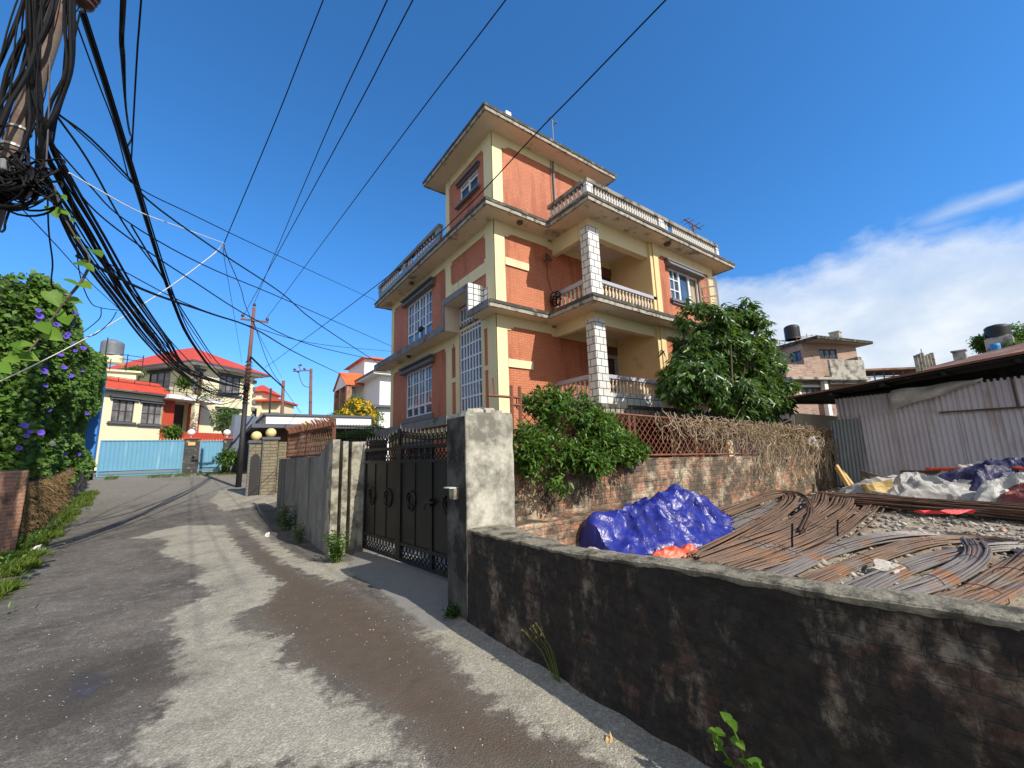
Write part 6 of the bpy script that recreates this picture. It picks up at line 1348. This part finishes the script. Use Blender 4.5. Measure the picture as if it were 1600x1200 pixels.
s.tube([(a[0], a[1], 8.7), (b_[0], b_[1], 8.7)], .05, 5); s.build('posts', 'box_grey', LB)
for k in range(6):
    p = cdp(1434 + k * 5, 574 - k * 1.0, 40); q = cdp(1433 + k * 5, 558 - 2 * (k % 3), 40); s = MB(); s.box(p[0] - .14, p[0] + .14, p[1] - .14, p[1] + .14, p[2] - 3, q[2] + .2); tag(s.build('concrete_post', 'mould_wall', None), 'unfinished grey concrete post beyond the rusty roof edge', 'post', 'unfinished concrete posts beyond the shed')
RR = thing('rusty_roofed_house', 'long building with a rusty sheet roof rising behind the shed', 'building', (30, 3, 0))
e = [cdp(1428, 592, 24), cdp(1640, 540, 24), cdp(1640, 528, 29), cdp(1452, 576, 29)]
s = MB(); s.poly([tuple(q) for q in e], (0, 0, .12)); s.build('roof', 'rust_roof', RR)
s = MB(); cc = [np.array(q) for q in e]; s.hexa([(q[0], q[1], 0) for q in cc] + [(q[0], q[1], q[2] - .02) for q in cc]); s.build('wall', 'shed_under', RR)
p = cdp(1502, 566, 28); s = MB(); s.box(p[0] - .25, p[0] + .25, p[1] - .3, p[1] + .3, p[2] - 1, cdp(1502, 549, 28)[2]); s.box(p[0] - .32, p[0] + .32, p[1] - .37, p[1] + .37, cdp(1502, 549, 28)[2], cdp(1502, 547, 28)[2]); tag(s.build('chimney', 'mould_wall', None), 'grey square chimney on the rusty roof behind the shed', 'chimney')
p = cdp(1561, 528, 36); TK4 = thing('water_tank', 'black water tank among trees at the far right edge', 'water tank', p); s = MB(True); s.lathe([(.78, 0)] + [(.78 * (1 + .02 * (i % 2)), .95 * i / 8) for i in range(9)] + [(.6, 1.1), (.2, 1.2), (.02, 1.2)], (0, 0, 0), 18); s.build('tank_body', 'tank_black', TK4, True)
s = MB(True); s.box(-1.2, 1.6, -.8, .8, -4, -.15); s.box(-.8, .8, -.7, .7, -.15, -.01); s.build('tank_base', 'mould_wall', TK4)
p = cdp(1556, 545, 33); s = MB(); s.lathe([(.28, -.4), (.3, -.2), (.28, 0), (.3, .2), (.28, .4), (.05, .42)], tuple(p), 14); tag(s.build('barrel', 'tank_blue', None, None, True) if False else s.build('barrel', 'tank_blue', None, True), 'small blue barrel below the black water tank at the far right', 'barrel')
for (x, y, D, r_, lab) in ((1590, 520, 38, 1.5, 'bright green tree crown right of the far black water tank'), (1534, 535, 37, .8, 'dark green bushy tree left of the far black water tank'), (1580, 543, 35, .9, 'low green growth under the far black water tank')):
    p = cdp(x, y, D); bushy('tree', lab, 'tree', (p[0], p[1], 1), [(p[0], p[1], p[2], r_, r_ * .8, r_ * .6), (p[0] + r_ * .5, p[1], p[2] - r_ * .4, r_ * .7, r_ * .6, r_ * .5), (p[0] - r_ * .5, p[1], p[2] - r_ * .5, r_ * .6, r_ * .6, r_ * .5)], 260, 8, .28, .45, 'leaf_bush', .2)
p = cdp(1442, 580, 44); s = MB(); s.tube([(p[0], p[1], p[2] - 1), tuple(cdp(1439, 545, 44))], .04, 5); tag(s.build('iron_post', 'box_grey', None), 'thin mast standing beyond the low grey building', 'mast')
# ------------------------------------------------------------------ left side: pier, straw wall, vine
LC = [(-2.75, 6), (-2.85, 10.5), (-3.0, 12.2), (-3.3, 17), (-3.9, 24), (-4.75, 30.2)]
def lx(y): return float(np.interp(y, [p[1] for p in LC], [p[0] for p in LC]))
BP = rough_box(-.42, .42, -.42, .42, -.1, 1.62, .008, 8, 4); BP.local = True; bpo = BP.build('brick_pier', 'pier_brick', None); bpo.location = (-3.42, 12.25, 0); bpo.rotation_euler = (0, 0, math.radians(-35)); tag(bpo, 'square brick pier at the left edge before the straw covered wall', 'pier')
SWL = thing('low_wall', 'old low wall overgrown with dry straw below the flowering vine', 'wall', (-3.5, 18, .3))
w = MB(); w.grid(lambda u, v: (lx(12.7 + 17.4 * u) - .1 - .05 * fbm(u * 40, v * 4), 12.7 + 17.4 * u, hy(12.7 + 17.4 * u) - .1 + 1.35 * v - .25 * u), 120, 10)
w.grid(lambda u, v: (lx(12.7 + 17.4 * u) - .1 - .3 * v, 12.7 + 17.4 * u, hy(12.7 + 17.4 * u) + 1.25 - .25 * u), 60, 2); w.build('wall_body', 'old_brick', SWL)
n = 6500; yy = 12.7 + 6.5 * rng.random(n) ** 1.5; zz = np.array([hy(q) for q in yy]) + .15 + 1.15 * rng.random(n) ** .7; c = np.stack([np.array([lx(q) for q in yy]) - .03 + .06 * rng.random(n), yy, zz], 1)
d = rng.normal(size=(n, 3)) * .6 + np.array([.25, -.1, -.9]); vv, ff = leaves(c, d, np.tile([1, -.6, .3], (n, 1)), rng.uniform(.06, .2, n), .06, .1); raw('dry_straw', vv, ff, 'straw_leaf', SWL)
BLD = thing('blue_building', 'bright blue painted building wall beside the end of the lane, mostly under vines', 'building', (-5.5, 30, 1))
w = MB(); w.box(-11, -4.78, 30.2, 30.75, .8, 6.7); w.build('wall', 'blue_wall', BLD)
w = MB(); w.box(-11.2, -5.4, 30.0, 31, 6.7, 6.85); w.build('roof_slab', 'mould_wall', BLD)
w = MB(); w.box(-5.6, -4.7, 30.0, 30.2, .8, 1.75); w.build('plinth', 'concrete_dark', BLD)
VP_ = [(-260, 380), (-100, 405), (0, 430), (60, 430), (95, 452), (112, 480), (120, 500), (126, 535), (145, 552), (166, 560), (165, 598), (152, 640), (134, 650), (126, 675), (124, 700), (140, 712), (152, 735), (110, 752), (60, 738), (0, 742), (-260, 760)]
vpx = np.array([p[0] for p in VP_], float); vpy = np.array([p[1] for p in VP_], float)
def proj(p): q = (np.asarray(p, float) - CC) @ CM; return 800 + F * q[..., 0] / -q[..., 2], 600 - F * q[..., 1] / -q[..., 2]
VX = lambda y: np.interp(y, [p[1] for p in LC], [p[0] for p in LC]) - .35
def in_poly(X, Y): return sdf(np.stack([vpx, vpy], 1), X, Y)
VI = thing('flowering_vine', 'tall mass of green vine with violet flowers covering the wall at the left', 'vine', (-3.6, 16, .4))
# dense body of stems behind the leaves
ys = np.linspace(12.9, 30, 130); zs = np.linspace(.9, 8.5, 70); YY, ZZ = np.meshgrid(ys, zs); XX = VX(YY) - .28 + .3 * np.array([fbm(y * .6, z * .6, 2) for y, z in zip(YY.ravel(), ZZ.ravel())]).reshape(YY.shape)
X_, Y_ = proj(np.stack([XX, YY, ZZ], -1)); ok = in_poly(X_, Y_) > 3; idx = np.arange(YY.size).reshape(YY.shape)
f = np.stack([idx[:-1, :-1], idx[:-1, 1:], idx[1:, 1:], idx[1:, :-1]], -1).reshape(-1, 4); f = f[ok.ravel()[f].all(1)]
M('vine_stems', (.03, .045, .016), .95, .6, 6, 30, .8, dirt=((.12, .09, .04), .2, 2))
core = raw('stems', np.stack([XX, YY, ZZ], -1).reshape(-1, 3), f, 'vine_stems', VI)
sol = core.modifiers.new('thick', 'SOLIDIFY'); sol.thickness = 1.2; sol.offset = 0; core.location.x -= .75; core.location.y += .5
n = 150000; yy = 12.75 + 17.2 * rng.random(n); zz = .9 + 7.6 * rng.random(n); bul = np.array([fbm(a * .9, b * .9, 5) for a, b in zip(yy, zz)]) * .42 + np.array([fbm(a * 2.6, b * 2.6, 7) for a, b in zip(yy, zz)]) * .16
c = np.stack([VX(yy) + bul + rng.random(n) * .22 - .05, yy, zz], 1); X_, Y_ = proj(c); s_ = in_poly(X_, Y_)
hole = np.array([fbm(a * 1.6, b * 1.6, 21) for a, b in zip(yy, zz)])
ne = 9000; ce = np.stack([VX(12.8) + .3 - 2.4 * rng.random(ne), 12.75 + .35 * rng.random(ne), .9 + 6.5 * rng.random(ne)], 1); ke = in_poly(*proj(ce)) > -3
keep = (s_ > -4 * rng.random(n)) & (hole > -.42) & (rng.random(n) < np.clip(26 / yy, .45, 1)); c = np.concatenate([c[keep], ce[ke]]); m_ = len(c)
d = rng.normal(size=(m_, 3)) * .55 + np.array([.55, -.35, -.55]); nn = rng.normal(size=(m_, 3)) * .45 + np.array([.5, -.75, .7])
vv, ff = leaves(c, d, nn, rng.uniform(.075, .14, m_), .85, .08); raw('foliage', vv, ff, 'leaf_vine', VI)
FL = [(27, 434), (30, 441), (42, 444), (37, 449), (4, 445), (45, 460), (36, 460), (36, 468), (4, 472), (38, 483), (45, 476), (54, 476), (71, 478), (60, 485), (116, 489), (62, 494), (59, 502), (88, 507), (113, 508), (107, 522), (103, 526), (6, 517), (18, 536), (114, 537), (118, 548), (130, 544), (95, 555), (100, 574), (70, 573), (69, 580), (110, 587), (129, 580), (71, 602), (40, 614), (3, 618), (21, 634), (40, 632), (65, 660), (38, 665), (47, 675), (64, 676), (41, 681), (136, 646), (102, 710), (123, 710), (106, 736), (82, 694), (15, 650), (76, 640), (30, 700)]
fm = MB(True); k = 10; vs = [(0, 0, -.03)] + [(.062 * (1 if j % 2 else .94) * math.cos(2 * PI * j / k), .062 * (1 if j % 2 else .94) * math.sin(2 * PI * j / k), .012) for j in range(k)] + [(.03 * math.cos(2 * PI * j / k), .03 * math.sin(2 * PI * j / k), -.004) for j in range(k)]
fm.add(vs, [(0, 11 + j, 11 + (j + 1) % k) for j in range(k)] + [(11 + j, 1 + j, 1 + (j + 1) % k, 11 + (j + 1) % k) for j in range(k)]); fdata = None
for (x, y) in FL:
    d = ray(x, y); ts = np.linspace(6, 45, 900); pp = CC + d[None] * ts[:, None]; g = pp[:, 0] - (VX(pp[:, 1]) + np.array([fbm(q[1] * .9, q[2] * .9, 5) * .42 + fbm(q[1] * 2.6, q[2] * 2.6, 7) * .16 for q in pp]) + .26); i = np.argmax(g < 0) if (g < 0).any() else 0
    p = pp[i]; 
    if p[1] > 29 or p[1] < 12.3: continue
    if fdata is None: o = fm.build('flower', 'flower_violet', VI); fdata = o.data
    else: o = bpy.data.objects.new('flower', fdata); COL.objects.link(o); o.parent = VI
    o.location = Vector(p) - root_loc(VI); o.rotation_euler = Vector((.35 + random.uniform(-.3, .3), -.8, .35 + random.uniform(-.3, .3))).to_track_quat('Z', 'Y').to_euler(); sc = random.uniform(.7, 1.1); o.scale = (sc, sc, sc)
# roadside grass
n = 20000; yy = np.concatenate([5.5 + 8 * rng.random(n // 2), 8 + 16 * rng.random(n - n // 2)]); off = np.abs(rng.normal(size=n)) * .30
gx_ = np.array([lx(q) for q in yy]) + .55 * np.clip((13 - yy) / 7, 0, 1) + .42 - off * 1.1 + .28 * np.array([fbm(q * 1.3, 4) for q in yy]); patch = np.array([fbm(a * 1.1, 8) for a in yy]); kp = (patch > -.02) | (yy < 7.5)
c = np.stack([gx_, yy, np.array([hy(q) for q in yy]) + .0], 1)[kp]; d = rng.normal(size=(len(c), 3)) * .45 + np.array([.1, 0, 1]); vv, ff = leaves(c, d, rnd_dir(len(c)), rng.uniform(.06, .2, len(c)), .14, .2)
struct(raw('grass', vv, ff, 'grass'), 'stuff')['label'] = 'bright green grass growing along the left edge of the lane'
n = 3200; yy = 6 + 14 * rng.random(n) ** 1.3; c = np.stack([np.array([lx(q) for q in yy]) + .5 * np.clip((13 - yy) / 7, 0, 1) + rng.normal(size=n) * .22 + .12, yy, np.array([hy(q) for q in yy]) + rng.random(n) ** 2 * .28], 1); c = c[np.array([fbm(q * 1.7, 2) for q in yy]) > .05]; n = len(c); vv, ff = leaves(c, rng.normal(size=(n, 3)) + np.array([.3, -.2, .6]), np.tile([0, -.4, 1.], (n, 1)), rng.uniform(.04, .1, n), .5, .2); struct(raw('ground_cover', vv, ff, 'leaf_bush'), 'stuff')['label'] = 'small leafy weeds mixed into the roadside grass at the left'
n = 1600; yy = 29.2 + rng.random(n) * 1.3; xx = -4.2 + rng.random(n) * 6.6; c = np.stack([xx, yy, np.interp(yy, HY, HZ)], 1); kp = np.array([fbm(a * .8, 3) for a in xx]) > -.05; c = c[kp]; vv, ff = leaves(c, rng.normal(size=(len(c), 3)) * .4 + np.array([0, 0, 1]), rnd_dir(len(c)), rng.uniform(.08, .2, len(c)), .16, .2); struct(raw('grass_strip', vv, ff, 'grass'), 'stuff')['label'] = 'thin strip of grass along the foot of the blue gates'
# ------------------------------------------------------------------ crowded pole at the upper left
PX, PY = -1.95, 6.2
NP = thing('utility_pole', 'tall steel utility pole at the upper left buried in tangled cables', 'utility pole', (PX, PY, 0))
PT0, PT1 = Vector(pd(10, 264, 6.5)), Vector(pd(97, 2, 6.5)); pdir = (PT1 - PT0) / (PT1.z - PT0.z)
def pole_at(z): return PT0 + pdir * (z - PT0.z)
s = MB(); s.tube([pole_at(-.1), pole_at(5), pole_at(9.4)], [.10, .085, .07], 14); s.build('pole_shaft', 'pole_steel', NP, True)
for z in (4.72, 4.98, 5.2): s = MB(); q = pole_at(z); s.lathe([(.09, 0), (.097, 0), (.097, .025), (.09, .025)], (q.x, q.y, q.z), 16); s.build('clamp', 'clamp', NP)
p = Vector(pd(133, 4, 6.5)); s = MB(); ax = Vector((.8, -.5, .1)).normalized()
for k in range(3): s.lathe([(.04, 0), (.10, .01), (.11, .04), (.05, .06)], (p.x - .02 + .02 * k, p.y, p.z + .07 * k - .05), 14)
s.tube([pole_at(p.z), tuple(p)], .02); s.build('insulator', 'ceramic', NP, True)
p = Vector(pd(4, 264, 6.1)); BX = MB(True); BX.box(-.26, .10, -.08, .08, -.055, .065); o = BX.build('junction_box', 'box_grey', None, False, .02); o.location = p; o.rotation_euler = (0, 0, -.6); tag(o, 'grey junction box wedged among coiled cables on the crowded pole', 'junction box')
GC = 'black cables tangled round the crowded pole'
def solo_tube(name, pts, r, mat, label, cat, group=None, n=5):
    s = MB(); s.tube(pts, r, n, True); return tag(s.build(name, mat, None), label, cat, group)
right = Vector(CM[:, 0]); 
for k in range(22):
    off = random.choice((-1, -1, 1)) * random.uniform(.06, .36); dep = random.uniform(-.3, .1); z0, z1 = 9.2, random.uniform(4.2, 5.2); pts = []; ph = random.random() * 6; amp = random.uniform(.01, .06); fq = random.uniform(1.5, 5); e = random.uniform(-.25, .35)
    for i in range(26):
        u = i / 25; z = z0 + (z1 - z0) * u; w_ = off * (1 - .6 * u) + e * u * u * .6 + amp * math.sin(fq * z + ph) * (1 if .15 < u < .95 else .3)
        q = pole_at(z) + right * w_ + Vector((.58, .79, 0)) * (dep + .05 * math.sin(z * 2 + ph)); pts.append(q)
    solo_tube('cable', pts, random.choice((.005, .006, .008, .012, .02)), 'cable', 'black cable running up the crowded pole in the upper left tangle', 'cable', GC)
s_ = []
for k in range(44):
    r = random.uniform(.14, .36); cz = random.uniform(4.05, 4.7); tilt = random.uniform(-.5, .5); ph = random.random() * 6; c0 = Vector(pd(random.uniform(2, 36), random.uniform(262, 308), 6.15))
    pts = [c0 + right * r * math.cos(a) + Vector((0, 0, 1)) * (r * .5 * math.sin(a) + .05 * math.sin(2 * a + ph) + tilt * .2 * math.cos(a)) + Vector((.58, .79, 0)) * .12 * math.sin(a + ph) for a in np.linspace(0, 2 * PI * .96, 24)]
    solo_tube('cable_loop', pts, random.choice((.008, .011, .014)), 'cable', 'loop of spare black cable coiled below the grey junction box', 'cable', 'spare cable loops on the crowded pole')
# ------------------------------------------------------------------ strung wires
def wire(pix, D0, D1, r, mat, label, group=None, ext=None, n=28, name='cable', jit=0, stay=None):
    a = np.array(pd(*pix[0], D0)); b = np.array(pd(*pix[-1], D1)); ps = [a] + [np.array(pl(x, y, a, b)) for x, y in pix[1:-1]] + [b]
    if ext: ps = [ps[0] + (ps[0] - ps[1]) / np.linalg.norm(ps[0] - ps[1]) * ext] + ps
    q = spline(ps, n) if len(ps) > 2 else [a + (b - a) * i / (n - 1) - np.array([0, 0, 4 * (stay or 0) * (i / (n - 1)) * (1 - i / (n - 1))]) for i in range(n)]
    return solo_tube(name, q, r, mat, label, 'cable', group)
G1 = 'thick cable bundle sagging from the crowded pole to the far pole'
T = [(128, 18), (170, 150), (205, 265), (240, 380), (270, 470), (300, 535), (345, 590), (384, 604)]
wire(T, 6.5, 22.6, .032, 'cable', 'thickest black cable sagging from the insulator at the top left to the rusty far pole')
wire([(x + 4, y - 3) for x, y in T], 6.5, 22.6, .012, 'cable', 'thin black cable lashed to the thickest sagging cable')
wire([(205, 352), (258, 440), (300, 508), (345, 572), (384, 600)], 9, 22.6, .014, 'cable', 'black cable parting to the right of the thickest sagging cable')
def strand(path, D1, r, label, top):
    # runs down along the pole, then swings away towards the far pole
    a = np.array(pd(*path[0], 6.3)); b = np.array(pd(*path[-1], D1)); ps = [np.array(pl(x, y, a, b)) for x, y in path[1:-1]]
    up = [np.array(pd(x, y, 6.25 + .1 * math.sin(i + x))) for i, (x, y) in enumerate(top)]
    return solo_tube('cable', spline(up + [a] + ps + [b], 40), r, 'cable', label, 'cable', G1)
B1 = [(74, 225), (112, 300), (152, 372), (200, 455), (250, 525), (300, 580), (383, 608)]
B2 = [(64, 262), (95, 330), (140, 408), (195, 480), (240, 538), (290, 588), (340, 618), (383, 614)]
for BB, cnt, nm in ((B1, 11, 'upper'), (B2, 9, 'lower')):
    for k in range(cnt):
        o1, o2, o3, ph, wb = random.uniform(-9, 8), random.gauss(0, 9), random.gauss(0, 8), random.random() * 6, random.uniform(0, 3); L_ = len(BB) - 1
        pth = [(x + o1 * (1 - i / L_) + o2 * math.sin(PI * i / L_) + wb * math.sin(i * 2.3 + ph) * (0 < i < L_), y + (o3 * math.sin(PI * i / L_) + wb * math.cos(i * 1.7 + ph)) * (0 < i < L_)) for i, (x, y) in enumerate(BB)]
        x0 = random.gauss(48, 12) if random.random() < .72 else random.uniform(98, 116); tp = [(x0, -25), (x0 + random.uniform(-4, 4), 45), (x0 + random.uniform(-5, 5), 110), ((x0 + pth[0][0]) / 2 + random.uniform(-9, 5), 172)]
        strand(pth, 22.6, random.choice((.005, .006, .008, .010, .012, .017)), 'black cable in the %s bundle sagging from the crowded pole to the far pole' % nm, tp)
wire([(88, 180), (140, 255), (200, 360), (262, 445), (290, 500), (330, 560)], 6.3, 20, .013, 'cable', 'single black cable dropping steeply between the bundles from the crowded pole')
wire([(90, 178), (140, 215), (198, 274), (240, 320), (345, 395), (440, 458), (500, 508), (597, 571)], 6.3, 19.3, .013, 'cable', 'dark cable from the crowded pole to the left end of the orange house ledge')
wire([(92, 178), (150, 230), (215, 292), (300, 335), (440, 402), (588, 470)], 6.3, 18.8, .008, 'cable', 'thin cable from the crowded pole to the upper left corner of the orange house')
wire([(86, 230), (140, 290), (200, 347), (320, 415), (450, 470), (612, 541)], 6.3, 18.4, .009, 'cable', 'thin cable from the crowded pole to the middle of the orange house edge')
wire([(84, 232), (130, 310), (200, 371), (300, 438), (396, 498), (490, 540), (603, 566)], 6.3, 18.8, .010, 'cable', 'black cable passing behind the far pole to the orange house ledge')
wire([(80, 300), (140, 390), (205, 430), (300, 478), (400, 512), (500, 538), (612, 549)], 6.3, 18.5, .007, 'cable', 'thin lowest cable running level to the edge of the orange house')
wire([(120, 400), (230, 455), (330, 490), (400, 515), (470, 555), (540, 588)], 7, 38, .02, 'cable', 'cable running past the far pole to the orange roof of the white house')
wire([(30, 322), (85, 380), (140, 440), (190, 487), (200, 500)], 6.3, 12, .006, 'cable', 'thin wire slanting below the coiled cables at the left')
wire([(74, 295), (76, 360), (82, 410), (80, 440), (86, 462)], 6.3, 6.8, .008, 'cable', 'wavy black cable end dangling from the crowded pole over the vine')
wire([(14, 330), (8, 348), (7, 358), (2, 363)], 6.2, 6.2, .010, 'cable', 'short black cable end hooked below the spare cable loops')
wire([(112, 310), (118, 370), (125, 430), (140, 470), (158, 481), (198, 486)], 6.4, 9, .006, 'cable', 'slack black wire looping under the cable bundles at the left')
wire([(158, 481), (157, 495), (148, 505), (130, 519)], 8, 8.6, .006, 'cable', 'curly wire end hanging near the top of the vine')
wire([(182, 487), (172, 503), (150, 522), (134, 527)], 8.4, 8.8, .006, 'cable', 'grey wire running down onto the top edge of the vine')
wire([(108, 270), (160, 300), (220, 332), (290, 358), (350, 380)], 6.3, 9.5, .008, 'cable_white', 'white cable from the crowded pole to the hanging joint in mid air')
wire([(350, 380), (330, 400), (255, 455), (150, 520), (50, 572), (-10, 600)], 9.5, 11, .010, 'cable_white', 'white cable from the hanging joint in mid air down across the vine')
wire([(505, 0), (430, 190), (350, 380)], 5.5, 9.5, .008, 'cable', 'thin dark wire from overhead to the hanging joint of the white cables', None, 9)
wire([(350, 382), (350, 400), (362, 470), (378, 567)], 9.5, 22, .006, 'cable_grey', 'thin wire dropping from the hanging joint towards the cream house')
wire([(350, 382), (354, 398), (376, 450), (398, 510), (440, 590)], 9.5, 36, .010, 'cable_grey', 'thin wire slanting from the hanging joint past the far pole')
wire([(605, 0), (500, 230), (398, 472)], 5.2, 22.7, .010, 'cable', 'overhead line wire ending at the top insulator of the far pole', None, 9)
wire([(645, 0), (530, 220), (379, 496)], 5.2, 22.5, .010, 'cable', 'overhead line wire ending at the left insulator of the far pole', None, 9)
wire([(790, 0), (600, 250), (416, 498)], 5.0, 22.5, .010, 'cable', 'overhead line wire ending at the right insulator of the far pole', None, 9)
wire([(1040, 0), (860, 185), (640, 405), (440, 556), (414, 574)], 5.0, 26, .011, 'cable', 'long dark wire crossing in front of the orange house gable from overhead', None, 9)
wire([(396, 502), (420, 570), (440, 602), (470, 645)], 22.6, 33, .015, 'cable', 'wire from the far pole cross arm down behind the short dark pole')
wire([(392, 558), (415, 580), (442, 605)], 22.6, 36.8, .05, 'cable', 'thick cable from the far pole to the short dark pole')
for k, (x0, x1) in enumerate(((190, 188), (193, 190), (196, 192))): wire([(x0, -10), (x1, 60), (x1 + 2, 90), (196, 160), (202, 205), (206, 216), (197, 232)], 6.2, 8.5, .014, 'cable', 'taped black cable hanging down to the thickest sagging cable', 'taped cables hanging down to the thickest sagging cable', 3)
wire([(221, -5), (214, 90), (205, 255)], 6.0, 8.3, .011, 'cable', 'straight dark wire coming down beside the taped cable', None, 4)
wire([(112, 16), (150, 120), (180, 200), (200, 275)], 6.4, 8.0, .009, 'cable', 'thin bowed wire between the crowded pole top and the thickest cable')
wire([(105, 24), (98, 120), (88, 180), (84, 215)], 6.3, 6.4, .009, 'cable', 'straight wire running down from the crowded pole top to the wire knot'); wire([(124, 22), (106, 110), (90, 178), (82, 225)], 6.4, 6.4, .010, 'cable', 'dark wire crossing from the insulator down to the wire knot'); wire([(78, 90), (76, 180), (72, 262)], 6.2, 6.2, .007, 'cable_grey', 'greyish purple wire hanging straight down beside the crowded pole')
wire([(240, 520), (262, 572), (300, 610), (342, 632), (372, 622), (383, 612)], 19, 22.6, .012, 'cable', 'slack cable drooping in front of the cream house window', 'slack cables drooping at the far pole'); wire([(300, 585), (330, 612), (352, 615), (384, 596)], 20, 22.6, .010, 'cable', 'slack cable drooping in front of the cream house window', 'slack cables drooping at the far pole')
for k in range(7):
    x, y = random.uniform(300, 345), random.uniform(590, 640); wire([(383, 600 + k * 4), ((x + 383) / 2 - 8, y + random.uniform(0, 20)), (x - 10, y), (x - 40, y - random.uniform(5, 25))], 22.6, 24, .010, 'cable', 'twisted spare wire end sticking out left of the far pole', 'spare wire ends left of the far pole')
# creeper that climbs the near cables
CV = thing('climbing_vine', 'leafy green creeper climbing along the cables at the upper left', 'vine', pd(75, 520, 6.2))
lp = [((98, 308), .15), ((84, 331), .2), ((101, 332), .15), ((82, 283), .1), ((114, 344), .07), ((122, 372), .1), ((128, 412), .22), ((140, 418), .16), ((112, 441), .24), ((134, 446), .2), ((152, 395), .22), ((84, 466), .26), ((117, 470), .2), ((93, 492), .26), ((104, 500), .22), ((70, 513), .22), ((84, 524), .25), ((38, 552), .2), ((44, 558), .24), ((30, 540), .18), ((64, 506), .13), ((42, 538), .13), ((54, 470), .1), ((5, 576), .22), ((20, 560), .2)]
hm = MB()
for k, ((x, y), L) in enumerate(lp):
    dv_ = Vector((.75, -.5, -.5)) + Vector(rng.normal(size=3) * .3); nv_ = Vector((-.25, -.75, .75)) + Vector(rng.normal(size=3) * .25); L = L * .66
    c_ = Vector(pd(x, y, 6.15 + .03 * (k % 7))) - dv_.normalized() * L * .45
    hm.add(*heart(c_, dv_, nv_, L))
hm.build('leaves', 'leaf_bright', CV, True)
s = MB(); s.tube(spline([pd(x, y, 6.25) for x, y in ((85, 290), (96, 330), (118, 370), (140, 405), (125, 440), (105, 465), (80, 500), (60, 530), (40, 555))], 30), .008, 5); s.tube(spline([pd(x, y, 6.25) for x, y in ((140, 415), (128, 438), (112, 458), (104, 466))], 10), .014, 5); s.build('stem', 'bark', CV)
